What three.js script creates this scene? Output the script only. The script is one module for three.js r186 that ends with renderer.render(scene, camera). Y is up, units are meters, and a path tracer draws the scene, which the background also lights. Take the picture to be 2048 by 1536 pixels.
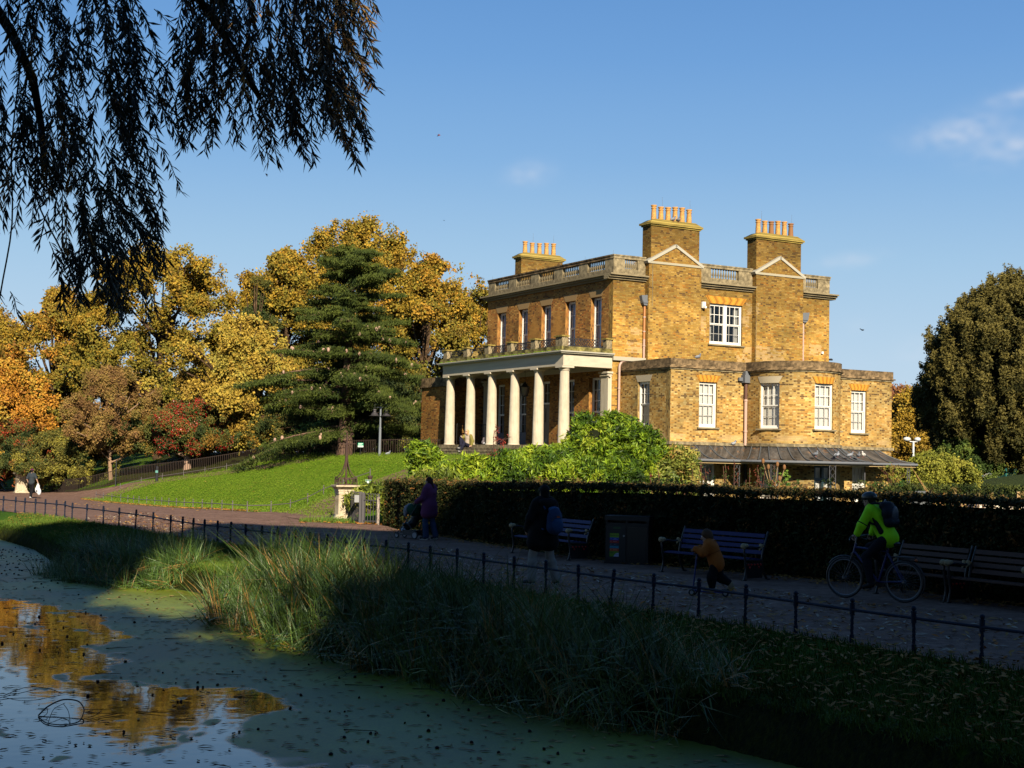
import * as THREE from 'three';
import { mergeGeometries } from 'three/addons/utils/BufferGeometryUtils.js';
import { ImprovedNoise } from 'three/addons/math/ImprovedNoise.js';

// ---------------------------------------------------------------- camera, sky, sun, exposure
const scene = new THREE.Scene();
const camera = new THREE.PerspectiveCamera(30.22, 4 / 3, 0.1, 2500);
camera.position.set(0, 2.2, 0);
camera.rotation.set(THREE.MathUtils.degToRad(3.071), 0, THREE.MathUtils.degToRad(1.2205), 'YXZ');

const renderer = new THREE.WebGLRenderer({ antialias: true });
renderer.setSize(1024, 768);
renderer.toneMapping = THREE.LinearToneMapping;
renderer.toneMappingExposure = 2.2;
renderer.shadowMap.enabled = true;

const rad = THREE.MathUtils.degToRad, clamp = THREE.MathUtils.clamp, lerp = THREE.MathUtils.lerp;
const sstep = (a, b, x) => { const t = clamp((x - a) / (b - a), 0, 1); return t * t * (3 - 2 * t); };
const SUN_AZ = rad(13.5), SUN_EL = rad(27);
const SUN = new THREE.Vector3(Math.sin(SUN_AZ) * Math.cos(SUN_EL), Math.sin(SUN_EL), Math.cos(SUN_AZ) * Math.cos(SUN_EL));
const sun = new THREE.DirectionalLight(new THREE.Color(1, 0.88, 0.68), 5);
sun.name = 'sun';
sun.target.position.set(0, 0, -45);
sun.position.copy(SUN).multiplyScalar(160).add(sun.target.position);
sun.castShadow = true;
sun.shadow.mapSize.set(4096, 4096);
Object.assign(sun.shadow.camera, { left: -70, right: 70, top: 60, bottom: -60, near: 1, far: 400 });
scene.add(sun, sun.target);

const perlin = new ImprovedNoise();
const noise = (x, y = 0, z = 0) => perlin.noise(x, y, z);
const fbm = (x, y, z = 0, o = 4) => { let s = 0, a = 0.5, f = 1; for (let i = 0; i < o; i++) { s += a * perlin.noise(x * f, y * f, z * f + i * 7.3); a *= 0.5; f *= 2.03; } return s; };
function rng(seed) { let s = seed >>> 0; return () => { s = (s + 0x6d2b79f5) | 0; let t = Math.imul(s ^ (s >>> 15), 1 | s); t = (t + Math.imul(t ^ (t >>> 7), 61 | t)) ^ t; return ((t ^ (t >>> 14)) >>> 0) / 4294967296; }; }

{ // clear autumn sky with a few small wisps of cloud
  const W = 2048, H = 1024, d = new Float32Array(W * H * 4);
  const stops = [[-90, .20, .19, .17], [-0.5, .30, .29, .27], [0, .60, .72, .82], [4, .50, .67, .83], [8, .37, .58, .80], [12, .24, .455, .755], [16, .165, .365, .70], [20, .12, .295, .63], [35, .075, .19, .43], [60, .04, .115, .29], [90, .032, .095, .25]];  // stops above the frame are out of view, kept low to deepen shade
  const wisps = [ // azimuth right of the view, elevation, half widths, strength
    [17.4, 12.9, 1.7, .5, .55], [20.0, 14.1, 1.6, .3, .5], [19.6, 12.3, 1.7, .6, .5], [0.5, 11.5, .8, .4, .42], [13.3, 8.1, 1.1, .24, .4], [16.0, 4.6, .8, .5, .2], [17.6, 4.5, .9, .22, .14], [13.6, 5.6, .5, .3, .10], [-40, 16, 5, 1, .2], [55, 20, 7, 1.4, .25], [120, 14, 8, 1.6, .25]];
  for (let y = 0; y < H; y++) {
    const e = (y + .5) / H * 180 - 90;
    let k = 0; while (k < stops.length - 2 && e > stops[k + 1][0]) k++;
    const a = stops[k], b = stops[k + 1], t = clamp((e - a[0]) / (b[0] - a[0]), 0, 1);
    for (let x = 0; x < W; x++) {
      const ang = (x + .5) / W * 360 - 180;          // atan2(z, x)
      let az = ang + 90; if (az > 180) az -= 360;    // right of -z
      let c = [lerp(a[1], b[1], t), lerp(a[2], b[2], t), lerp(a[3], b[3], t)];
      const side = 1 - .07 * Math.sin(rad(clamp(az, -90, 90))) * sstep(0, 20, e);
      c = c.map((v, i) => v * (i < 2 ? side : 1 - (1 - side) * .6));
      if (e > 2 && e < 30) for (const [wa, we, ww, wh, st] of wisps) {
        let da = az - wa; if (da > 180) da -= 360;
        const q = (da / ww) ** 2 + ((e - we - da * .12) / wh) ** 2;
        if (q < 4) { const n = clamp(.55 + 1.5 * fbm(da * 1.7 + wa, e * 4.5, 3), 0, 1), m = st * Math.exp(-q * 1.1) * n; c = [lerp(c[0], .78, m), lerp(c[1], .80, m), lerp(c[2], .86, m)]; }
      }
      const o = (y * W + x) * 4; for (let i = 0; i < 3; i++) d[o + i] = c[i] / 2.2; d[o + 3] = 1;
    }
  }
  const sky = new THREE.DataTexture(d, W, H, THREE.RGBAFormat, THREE.FloatType);
  sky.mapping = THREE.EquirectangularReflectionMapping; sky.magFilter = THREE.LinearFilter; sky.minFilter = THREE.LinearFilter; sky.needsUpdate = true;
  scene.background = sky; scene.environment = sky;
}

// ---------------------------------------------------------------- helpers
const taken = {};
function numbered(n) { const k = taken[n] = (taken[n] ?? -1) + 1; return k ? n + '_' + String(k).padStart(3, '0') : n; }
const shade = (o) => { o.traverse((m) => { if (m.isMesh) { m.castShadow = true; m.receiveShadow = true; } }); return o; };
function tag(o, label, category, group, kind) { if (label) o.userData.label = label; if (category) o.userData.category = category; if (group) o.userData.group = group; if (kind) o.userData.kind = kind; return o; }
function thing(name, label, category, pos = [0, 0, 0], ry = 0, group) {
  const g = new THREE.Group(); g.name = numbered(name); g.position.set(...pos); g.rotation.y = ry; scene.add(g);
  return tag(g, label, category, group);
}
function part(name, geo, mat, parent = scene) {
  const m = new THREE.Mesh(Array.isArray(geo) ? merge(geo) : geo, mat); m.name = parent === scene ? numbered(name) : name; m.castShadow = m.receiveShadow = true; parent.add(m); return m;
}
function group(name, parent, x = 0, y = 0, z = 0, ry = 0) { const g = new THREE.Group(); g.name = name; g.position.set(x, y, z); g.rotation.y = ry; parent.add(g); return g; }
function copy(o, label, pos, ry) { const c = o.clone(); c.name = numbered(o.name.replace(/_\d+$/, '')); c.userData = { ...o.userData }; if (label) c.userData.label = label; if (pos) c.position.set(...pos); if (ry !== undefined) c.rotation.y = ry; scene.add(c); return c; }
function clean(g) { let q = g.index ? g.toNonIndexed() : g; for (const k of Object.keys(q.attributes)) if (!['position', 'normal', 'uv'].includes(k)) q.deleteAttribute(k); if (!q.attributes.uv) q.setAttribute('uv', new THREE.BufferAttribute(new Float32Array(q.attributes.position.count * 2), 2)); if (!q.attributes.normal) q.computeVertexNormals(); return q; }
const merge = (list) => mergeGeometries(list.map(clean), false);
const BX = (w, h, d, x = 0, y = 0, z = 0) => new THREE.BoxGeometry(w, h, d).translate(x, y, z);
// box given by its limits
const BL = (x0, x1, y0, y1, z0, z1) => BX(x1 - x0, y1 - y0, z1 - z0, (x0 + x1) / 2, (y0 + y1) / 2, (z0 + z1) / 2);
// same, with uv in metres on every side
function BLm(x0, x1, y0, y1, z0, z1) { return metres(BL(x0, x1, y0, y1, z0, z1)); }
function metres(g0) {
  const g = g0.index ? g0.toNonIndexed() : g0; const p = g.attributes.position, n = g.attributes.normal, uv = new Float32Array(p.count * 2);
  for (let i = 0; i < p.count; i++) {
    const ax = Math.abs(n.getX(i)), ay = Math.abs(n.getY(i)), az = Math.abs(n.getZ(i));
    const [u, v] = ay > ax && ay > az ? [p.getX(i), p.getZ(i)] : ax > az ? [-p.getZ(i), p.getY(i)] : [p.getX(i), p.getY(i)];
    uv[i * 2] = u; uv[i * 2 + 1] = v;
  }
  g.setAttribute('uv', new THREE.BufferAttribute(uv, 2)); return g;
}
const CYL = (r0, r1, h, x, y, z, n = 12) => new THREE.CylinderGeometry(r1, r0, h, n).translate(x, y + h / 2, z); // r0 at the foot
const SPH = (r, x, y, z, a = 12, b = 8) => new THREE.SphereGeometry(r, a, b).translate(x, y, z);
const V3 = (x, y, z) => new THREE.Vector3(x, y, z);
function bar(a, b, r, n = 6, r2 = r) { // round bar from a to b
  const A = V3(...a), B = V3(...b), d = B.clone().sub(A), g = new THREE.CylinderGeometry(r2, r, d.length(), n);
  return g.translate(0, d.length() / 2, 0).applyQuaternion(new THREE.Quaternion().setFromUnitVectors(V3(0, 1, 0), d.normalize())).translate(...a);
}
function beam(a, b, w, h) { // rectangular bar from a to b, h measured upright
  const A = V3(...a), B = V3(...b), d = B.clone().sub(A), L = d.length(), m = new THREE.Matrix4().lookAt(V3(0, 0, 0), d, V3(0, 1, 0));
  return new THREE.BoxGeometry(w, h, L).translate(0, 0, -L / 2).applyMatrix4(m).translate(...a);
}
function tube(pts, r, seg = 24, n = 6, closed = false) { return new THREE.TubeGeometry(new THREE.CatmullRomCurve3(pts.map((p) => V3(...p)), closed), seg, r, n, closed); }
function taper(pts, r0, r1, seg = 10, n = 8, pow = 1) { // limb that thins out
  const c = new THREE.CatmullRomCurve3(pts.map((p) => V3(...p))), g = new THREE.TubeGeometry(c, seg, 1, n), p = g.attributes.position;
  for (let i = 0; i <= seg; i++) { const q = c.getPointAt(i / seg), r = lerp(r0, r1, Math.pow(i / seg, pow)); for (let j = 0; j <= n; j++) { const k = i * (n + 1) + j; p.setXYZ(k, q.x + (p.getX(k) - q.x) * r, q.y + (p.getY(k) - q.y) * r, q.z + (p.getZ(k) - q.z) * r); } }
  g.computeVertexNormals(); return g;
}
function extrude(pts, depth, holes = [], bevel = 0) { // outline in x,y; thickness from z=-depth to 0
  const s = new THREE.Shape(pts.map((p) => new THREE.Vector2(...p))); for (const h of holes) s.holes.push(new THREE.Path(h.map((p) => new THREE.Vector2(...p))));
  return new THREE.ExtrudeGeometry(s, { depth: depth - 2 * bevel, bevelEnabled: bevel > 0, bevelSize: bevel, bevelThickness: bevel, bevelSegments: 1, bevelOffset: -bevel }).translate(0, 0, -depth + bevel);
}
const rect = (x0, x1, y0, y1) => [[x0, y0], [x1, y0], [x1, y1], [x0, y1]];
const lathe = (prof, n = 14) => new THREE.LatheGeometry(prof.map((p) => new THREE.Vector2(...p)), n);

const toLin = (c) => c <= 0.04045 ? c / 12.92 : ((c + 0.055) / 1.055) ** 2.4;
const TONE = .67;
function M(r, g, b, rough = 0.8, extra = {}) { r *= TONE; g *= TONE; b *= TONE; const { physical, ...e } = extra; if (!physical && rough >= .6 && !e.metalness) e.specularIntensity = .22; const m = physical || e.specularIntensity ? new THREE.MeshPhysicalMaterial({ roughness: rough, ...e }) : new THREE.MeshStandardMaterial({ roughness: rough, ...e }); m.color.setRGB(r, g, b); return m; }
function dataTex(w, h, fn, { srgb = true, rx = 1, ry = 1 } = {}) {
  const d = new Uint8Array(w * h * 4);
  for (let y = 0; y < h; y++) for (let x = 0; x < w; x++) { const c = fn(x, y), o = (y * w + x) * 4; d[o] = c[0]; d[o + 1] = c[1]; d[o + 2] = c[2]; d[o + 3] = 255; }
  const t = new THREE.DataTexture(d, w, h); t.wrapS = t.wrapT = THREE.RepeatWrapping; t.magFilter = THREE.LinearFilter; t.minFilter = THREE.LinearMipmapLinearFilter; t.generateMipmaps = true;
  if (srgb) t.colorSpace = THREE.SRGBColorSpace; t.repeat.set(rx, ry); t.needsUpdate = true; return t;
}
// smooth random field on a torus, sampled bilinearly
function field(n, seed, freq, oct = 4) {
  const f = new Float32Array(n * n); for (let y = 0; y < n; y++) for (let x = 0; x < n; x++) f[y * n + x] = fbm(x / n * freq + seed, y / n * freq + seed * 1.7, seed, oct);
  return (u, v) => { u = (u - Math.floor(u)) * (n - 1); v = (v - Math.floor(v)) * (n - 1); const x = u | 0, y = v | 0, x1 = Math.min(x + 1, n - 1), y1 = Math.min(y + 1, n - 1), a = u - x, b = v - y; return lerp(lerp(f[y * n + x], f[y * n + x1], a), lerp(f[y1 * n + x], f[y1 * n + x1], a), b); };
}
function canvasTex(w, h, draw) { const c = document.createElement('canvas'); c.width = w; c.height = h; draw(c.getContext('2d'), w, h); const t = new THREE.CanvasTexture(c); t.colorSpace = THREE.SRGBColorSpace; return t; }

// many copies of a small shape, one object: [x, y, z, rx, ry, rz, scale, r, g, b, sy?]
function scatter(name, geo, mat, parent, list) {
  const im = new THREE.InstancedMesh(geo, mat, list.length), m = new THREE.Matrix4(), q = new THREE.Quaternion(), e = new THREE.Euler(), c = new THREE.Color();
  list.forEach((l, i) => { q.setFromEuler(e.set(l[3], l[4], l[5], 'YXZ')); m.compose(V3(l[0], l[1], l[2]), q, V3(l[6], l[6] * (l[10] ?? 1), l[6])); im.setMatrixAt(i, m); im.setColorAt(i, c.setRGB(l[7], l[8], l[9])); });
  im.name = parent === scene ? numbered(name) : name; im.userData.kind = 'stuff'; im.castShadow = im.receiveShadow = true; parent.add(im); return im;
}
// quads given as rows of 3D points
function quads(list) { const p = []; for (const [a, b, c, d] of list) { p.push(...a, ...b, ...c); if (d) p.push(...a, ...c, ...d); } const g = new THREE.BufferGeometry(); g.setAttribute('position', new THREE.BufferAttribute(new Float32Array(p), 3)); g.computeVertexNormals(); return g; }
function gridGeo(nu, nv, fn, flip = false) { // fn(u, v) -> [x, y, z, (s, t)]
  const p = [], t = [], ix = [];
  for (let j = 0; j <= nv; j++) for (let i = 0; i <= nu; i++) { const q = fn(i / nu, j / nv); p.push(q[0], q[1], q[2]); t.push(q[3] ?? i / nu, q[4] ?? j / nv); }
  for (let j = 0; j < nv; j++) for (let i = 0; i < nu; i++) { const a = j * (nu + 1) + i, b = a + 1, c = a + nu + 1, d = c + 1; flip ? ix.push(a, c, b, b, c, d) : ix.push(a, b, c, b, d, c); }
  const g = new THREE.BufferGeometry(); g.setAttribute('position', new THREE.BufferAttribute(new Float32Array(p), 3)); g.setAttribute('uv', new THREE.BufferAttribute(new Float32Array(t), 2)); g.setIndex(ix); g.computeVertexNormals(); return g;
}
function table(pts) { return (x) => { let k = 0; if (x <= pts[0][0]) return pts[0][1]; while (k < pts.length - 1 && x > pts[k + 1][0]) k++; if (k >= pts.length - 1) return pts[pts.length - 1][1]; const [a, b] = [pts[k], pts[k + 1]]; return lerp(a[1], b[1], (x - a[0]) / (b[0] - a[0])); }; }

// ---------------------------------------------------------------- the lie of the land
const WATER = -0.7;
const railZ = table([[-60, -112], [-36, -78], [-28, -67], [-22, -57.5], [-18.1, -51.2], [-15.2, -47.7], [-13.2, -44.5], [-11.4, -42], [-8.93, -37.8], [-6.81, -34.9], [-5.3, -32.7], [-3.82, -30.2], [-2.9, -28.9], [-1.95, -27.8], [-.94, -26.3], [.1, -24.5], [1.13, -22.8], [2.17, -21.35], [3.28, -19.75], [4.32, -17.95], [5.41, -16.3], [8, -12.6], [12, -7], [30, 20]]);
const waterZ = table([[-60, -98], [-36, -70], [-24, -56], [-16.5, -46.3], [-13.7, -41.4], [-10.4, -33.8], [-8.7, -31.5], [-7, -30.3], [-5.6, -28.8], [-4.6, -25], [-3.2, -22], [-2.2, -20], [-1, -18.8], [0, -16.9], [1.3, -15.7], [2.9, -13.6], [4.5, -11.3], [7, -8], [11, -3], [30, 24]]);
const sLawn = (x, z) => (x + 10) * .881 - (z + 56) * .472;
const lawnProf = table([[0, 0], [1.5, .10], [3, .30], [4, .48], [6, .90], [7.7, 1.3], [10, 1.98], [11.5, 2.2], [13.5, 2.34], [40, 2.4]]);
function baseY(x, z) { return -.65 * sstep(46, 88, -z) * sstep(-7, -15, x); }
function gy(x, z) {
  const s = sLawn(x, z), b = baseY(x, z);
  let y = b;
  if (s > 0) { const m = 1 - sstep(2, 6.5, x + (z < -70 ? -3 : 0)) * .86; y = lerp(b, lawnProf(s) * m, sstep(0, 4, s)); }
  const zr = railZ(x), zw = waterZ(x), t = (z - zr) / (zw - zr);
  if (t > 0) { y -= .24 * sstep(0, .9, t) + .0; if (t > .86) y = lerp(y, WATER - .12, sstep(.86, 1.0, t)); if (z > zw) y = Math.min(y, WATER - .12) - .5 * sstep(0, 2, z - zw); }
  return y;
}
// ---------------------------------------------------------------- ground, path, water
const grassTex = (() => { const A = field(256, 3.1, 40, 3), B = field(128, 9.7, 8, 4), r = rng(5); return dataTex(1024, 1024, (x, y) => { const u = x / 1024, v = y / 1024, n = A(u * 2, v), k = B(u, v), g = (r() - .5) * .5 + n * 1.4 + k * .6; return [clamp(104 + g * 70, 0, 255), clamp(132 + g * 66, 0, 255), clamp(34 + g * 24, 0, 255)]; }, { rx: 1 / 3, ry: 1 / 3 }); })();
const grassBump = (() => { const r = rng(8), A = field(256, 5.1, 60, 3); return dataTex(512, 512, (x, y) => { const v = 128 + 200 * A(x / 512, y / 512) + 90 * (r() - .5); return [v, v, v].map((q) => clamp(q, 0, 255)); }, { srgb: false, rx: 1 / 1.5, ry: 1 / 1.5 }); })();
const fenceZ = table([[-31, -96], [-28, -92.5], [-24, -89.8], [-20.2, -87.2], [-15, -84.6], [-10, -80.6], [-7.2, -78], [-5, -77], [-3, -76]]);
const lawnMat = M(1, 1, 1, .95, { map: grassTex, bumpMap: grassBump, bumpScale: .05, vertexColors: true });
{
  const xs = [], zs = [];
  for (const [a, b, n] of [[-900, -120, 10], [-120, -40, 40], [-40, -18, 56], [-18, 9, 150], [9, 40, 40], [40, 120, 24], [120, 900, 10]]) for (let i = 0; i < n; i++) xs.push(lerp(a, b, i / n)); xs.push(900);
  for (const [a, b, n] of [[-1500, -220, 10], [-220, -100, 40], [-100, -50, 100], [-50, -8, 190], [-8, 20, 40], [20, 500, 12]]) for (let i = 0; i < n; i++) zs.push(lerp(a, b, i / n)); zs.push(500);
  const nx = xs.length, nz = zs.length, pos = new Float32Array(nx * nz * 3), col = new Float32Array(nx * nz * 3), uv = new Float32Array(nx * nz * 2), idx = [];
  for (let j = 0; j < nz; j++) for (let i = 0; i < nx; i++) {
    const x = xs[i], z = zs[j], k = j * nx + i, s = sLawn(x, z), zr = railZ(x), zw = waterZ(x), t = (z - zr) / (zw - zr);
    pos.set([x, gy(x, z) + (t > 0 && t < .85 ? .03 * fbm(x * .9, z * .9, 2) : 0), z], k * 3); uv.set([x, z], k * 2);
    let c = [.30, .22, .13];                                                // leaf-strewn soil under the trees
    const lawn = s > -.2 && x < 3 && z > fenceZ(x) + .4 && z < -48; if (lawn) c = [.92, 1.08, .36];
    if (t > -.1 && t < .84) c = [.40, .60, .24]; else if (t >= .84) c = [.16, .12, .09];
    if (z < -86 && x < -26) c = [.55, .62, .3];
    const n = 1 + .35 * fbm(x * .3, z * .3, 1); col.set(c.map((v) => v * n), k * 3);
    if (i < nx - 1 && j < nz - 1) idx.push(k, k + nx, k + 1, k + 1, k + nx, k + nx + 1);
  }
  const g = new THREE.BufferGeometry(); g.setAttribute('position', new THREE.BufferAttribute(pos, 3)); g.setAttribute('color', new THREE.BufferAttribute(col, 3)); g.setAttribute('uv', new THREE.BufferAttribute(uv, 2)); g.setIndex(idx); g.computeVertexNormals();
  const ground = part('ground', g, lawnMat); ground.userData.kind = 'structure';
}
const asphaltTex = (() => { const A = field(256, 2.2, 30, 4), B = field(128, 6.1, 5, 4), r = rng(11); return dataTex(1024, 1024, (x, y) => { const u = x / 1024, v = y / 1024, g = A(u, v) * .8 + B(u, v) * .9 + (r() - .5) * .5; return [clamp(130 + g * 56, 0, 255), clamp(102 + g * 50, 0, 255), clamp(88 + g * 45, 0, 255)]; }, { rx: 1 / 4, ry: 1 / 4 }); })();
const asphaltBump = (() => { const r = rng(12); return dataTex(512, 512, () => { const v = r() * 255; return [v, v, v]; }, { srgb: false, rx: 1, ry: 1 }); })();
const pathMat = M(1, 1, 1, .9, { map: asphaltTex, bumpMap: asphaltBump, bumpScale: .0018 });
function strip(name, sections, lift, nu = 10, per = 5) {
  const P = (i) => sections[clamp(i, 0, sections.length - 1)], n = (sections.length - 1) * per;
  const cr = (a, b, c, d, t) => .5 * (2 * b + (c - a) * t + (2 * a - 5 * b + 4 * c - d) * t * t + (3 * b - a - 3 * c + d) * t * t * t);
  const at = (v) => { const f = v * (sections.length - 1), i = Math.min(Math.floor(f), sections.length - 2), t = f - i; return [0, 1, 2, 3].map((k) => cr(P(i - 1)[k], P(i)[k], P(i + 1)[k], P(i + 2)[k], t)); };
  const g = gridGeo(nu, n, (u, v) => { const q = at(v), x = lerp(q[0], q[2], u), z = lerp(q[1], q[3], u); return [x, gy(x, z) + lift, z, x, z]; });
  const m = part(name, g, pathMat); m.userData.kind = 'structure'; return m;
}
const mainPath = strip('path', [[16, 2, 26, -8], [9, -10.9, 13.5, -16], [5.5, -15.9, 8.9, -22], [3.4, -19.3, 6.9, -26.6], [1.2, -22.5, 4.5, -29.4], [-.8, -25.9, 1.8, -32.4], [-3.7, -30.1, -.7, -37.6], [-6.7, -34.7, -3.1, -42.8], [-9, -37.8, -4.3, -46.6], [-11, -41.4, -6.5, -47.7], [-13.2, -44.5, -9.9, -55.4], [-17, -49.7, -14, -62.4], [-22, -57.5, -18.5, -71], [-28, -67, -24.7, -83.2], [-36, -78, -30, -95], [-60, -112, -60, -128]], .012, 14, 8);
strip('path', [[-6.5, -47.72, -9.88, -55.38], [-5.8, -51, -8.5, -56.6], [-4.8, -55, -7.7, -60.5], [-3.4, -59, -6, -64], [1, -64, -1.5, -68.5]], .012, 8, 6);
strip('path', [[-24.7, -83.25, -29.9, -94.9], [-22, -84.2, -24, -88.5], [-19.3, -83.4, -20, -86.2], [-15, -81.2, -15.5, -83.6], [-10, -78, -10.3, -80]], .012, 6, 6);
{ // pond: clear water, most of it under a skin of duckweed
  const X0 = -26, X1 = 8, Z0 = -50, Z1 = -7, open = [[-22, -45], [-17.5, -43], [-14, -37.5], [-11.5, -30.5], [-10.0, -28.3], [-9.1, -27.3], [-6.9, -24.4], [-5.95, -21.6], [-5.6, -19.5], [-5.45, -18.4], [-4.3, -17.75], [-3.7, -17.5], [-2.8, -16.7], [-3.0, -15.3], [-2.5, -14.4], [-1.7, -13.3], [0, -11], [2, -5], [-26, -5], [-26, -45]];
  const inside = (x, z) => { let c = false; for (let i = 0, j = open.length - 1; i < open.length; j = i++) { const [xi, zi] = open[i], [xj, zj] = open[j]; if ((zi > z) !== (zj > z) && x < (xj - xi) * (z - zi) / (zj - zi) + xi) c = !c; } return c; };
  const edge = (x, z) => { let m = 1e9; for (let i = 0; i < open.length; i++) { const a = open[i], b = open[(i + 1) % open.length], dx = b[0] - a[0], dz = b[1] - a[1], t = clamp(((x - a[0]) * dx + (z - a[1]) * dz) / (dx * dx + dz * dz), 0, 1); m = Math.min(m, Math.hypot(x - a[0] - t * dx, z - a[1] - t * dz)); } return m; };
  const N = 2048, C = 256, coarse = new Float32Array((C + 1) * (C + 1));
  for (let j = 0; j <= C; j++) for (let i = 0; i <= C; i++) { const x = lerp(X0, X1, i / C), z = lerp(Z0, Z1, j / C); coarse[j * (C + 1) + i] = (inside(x, z) ? 1 : -1) * edge(x, z); }
  const sd = (u, v) => { u *= C; v *= C; const x = Math.min(u | 0, C - 1), y = Math.min(v | 0, C - 1), a = u - x, b = v - y, o = y * (C + 1) + x; return lerp(lerp(coarse[o], coarse[o + 1], a), lerp(coarse[o + C + 1], coarse[o + C + 2], a), b); };
  const A = field(512, 1.3, 28, 5), B = field(512, 4.4, 110, 3), D = field(256, 7.7, 9, 4);
  const cover = new Float32Array(N * N), r = rng(77);
  for (let y = 0; y < N; y++) for (let x = 0; x < N; x++) { const u = x / N, v = y / N, e = sd(u, v) + A(u, v) * 1.1 + B(u, v) * .5 + D(u, v) * .5; let c = 1 - sstep(-.34, -.14, e); if (e > -.2) c = Math.max(c, sstep(.24, .32, B(u, v) + A(u * 2, v * 2) * .5 - clamp(e, 0, 2) * .06)); cover[y * N + x] = c; }
  const G = field(256, 12.2, 20, 5);
  const wcol = dataTex(N, N, (x, y) => { const c = cover[y * N + x], n = 1 + G(x / N, y / N) * .5 + (r() - .5) * .22; return [lerp(18, 112 * n, c), lerp(22, 122 * n, c), lerp(22, 26 * n, c)].map((q) => clamp(q, 0, 255)); });
  const wrough = dataTex(1024, 1024, (x, y) => { const q = lerp(10, 118, cover[(y * 2) * N + x * 2]); return [q, q, q]; }, { srgb: false });
  const wbump = dataTex(1024, 1024, (x, y) => { const q = 128 + 110 * A(x / 1024 * 3, y / 1024 * 5) + 60 * B(x / 1024 * 2, y / 1024 * 3); return [q, q, q].map((v) => clamp(v, 0, 255)); }, { srgb: false });
  const mat = M(1, 1, 1, 1, { physical: true, map: wcol, roughnessMap: wrough, ior: 1.36, bumpMap: wbump, bumpScale: .0018 });
  const g = gridGeo(60, 60, (u, v) => [lerp(X0, X1, u), WATER, lerp(Z0, Z1, v), u, v], true);
  const w = part('pond_water', g, mat); w.userData.kind = 'structure';
  const far = part('pond_water', [BL(-90, X0, WATER - .02, WATER, -120, 20), BL(X0, X1, WATER - .02, WATER, Z1, 20), BL(X0, X1, WATER - .02, WATER, -110, Z0)], M(.012, .014, .013, .06, { physical: true, ior: 1.36 })); far.userData.kind = 'structure';
}
// ---------------------------------------------------------------- materials of the house
function brickTex(seed, pal, mortar, opts = {}) { // Flemish bond stock brick, W x W metres
  const N = 2048, W = opts.size ?? 14.4, ppm = N / W, course = .075, r0 = rng(seed), hash = (a, b) => { let h = Math.imul(a + 101, 374761393) ^ Math.imul(b + 77, 668265263) ^ Math.imul(seed, 974711); h = Math.imul(h ^ (h >>> 13), 1274126177); return ((h ^ (h >>> 16)) >>> 0) / 4294967296; };
  const A = field(256, seed * .37, 9, 5), B = field(256, seed * .71, 30, 4), S = field(128, seed * .13, 4, 3);
  return dataTex(N, N, (x, y) => {
    const u = x / ppm, v = y / ppm, row = Math.floor(v / course), fy = v - row * course, sh = (row & 1) * .16875 + .02 * hash(row, 5), q = u + sh, per = Math.floor(q / .3375), f = q - per * .3375;
    const header = f > .225, fx = header ? f - .225 : f, len = header ? .1125 : .225, id = per * 2 + (header ? 1 : 0);
    const s = A(x / N, y / N), t = B(x / N, y / N), k = S(x / N, y / N);
    let c;
    const patch = opts.patch ? opts.patch(u, v, id, row, hash) : 0;
    if (fy < .0105 || fx < .0105) c = mortar;
    else { let h = hash(id, row); if (header && hash(row, id) < (opts.darkHeads ?? .25)) h = .985; let a = 0; while (a < pal.length - 1 && h > pal[a][3]) a++; c = pal[a]; const j = .92 + .16 * hash(id + 31, row + 17); c = [c[0] * j, c[1] * j, c[2] * j]; }
    if (patch) c = [lerp(c[0], patch[0], patch[3]), lerp(c[1], patch[1], patch[3]), lerp(c[2], patch[2], patch[3])];
    const n = 1 + s * .34 + t * .18 + k * .25 + (r0() - .5) * .10, dk = opts.darkTop ? 1 - .32 * clamp(opts.darkTop(u, v, s, t), 0, 1) : 1;
    return [c[0] * n * dk, c[1] * (n * .9 + .1) * dk, c[2] * (n * .8 + .2) * dk].map((z) => clamp(z, 0, 255));
  }, { rx: 1 / W, ry: 1 / W });
}
const brickBump = dataTex(512, 512, (x, y) => { // 1.35 m x 1.2 m
  const u = x / 512 * 1.35, v = y / 512 * 1.2, row = Math.floor(v / .075), fy = v - row * .075, q = u + (row & 1) * .16875, f = q - Math.floor(q / .3375) * .3375, fx = f > .225 ? f - .225 : f, m = Math.min(fy, fx); const k = m < .0105 ? 40 : 210 + 40 * noise(u * 30, v * 30, 1); return [k, k, k]; }, { srgb: false, rx: 1 / 1.35, ry: 1 / 1.2 });
const palMain = [[182, 145, 72, .36], [172, 133, 62, .60], [192, 157, 86, .78], [176, 124, 54, .88], [150, 114, 60, .96], [120, 92, 56, 1]];
const palExt = [[186, 155, 94, .38], [176, 142, 80, .64], [196, 169, 110, .82], [166, 126, 66, .92], [132, 102, 62, .96], [106, 84, 56, 1]];
const repoint = [[8.6, 7.6, .9, .5], [9.6, 7.5, .5, .45], [7.9, 7.3, .7, .35], [1.4, 8.4, .42, .22], [1.3, 7.6, .5, .3], [5.2, 8.9, .2, .5], [8.1, 9.9, .3, .3], [12.3, 8.1, .45, .3], [12.2, 7.2, .5, .2], [7.8, 9.3, .25, .3]];
const brickMain = brickTex(21, palMain, [156, 124, 78], { darkHeads: .10, darkTop: (u, v, s) => sstep(9.6, 10.2, v) * .9 * (.5 + s) + sstep(11.9, 13.4, v) * .7, patch: (u, v, id, row, h) => { for (const [a, b, w, k] of repoint) if (Math.abs(u - a) < w * (.75 + .3 * h(row, 3)) && Math.abs(v - b) < k * (.8 + .3 * h(id >> 1, 9))) return [204, 170, 118, h(id, row + 3) < .72 ? .8 : .1]; return 0; } });  // courses darken towards the wall head and the chimney tops
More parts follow.
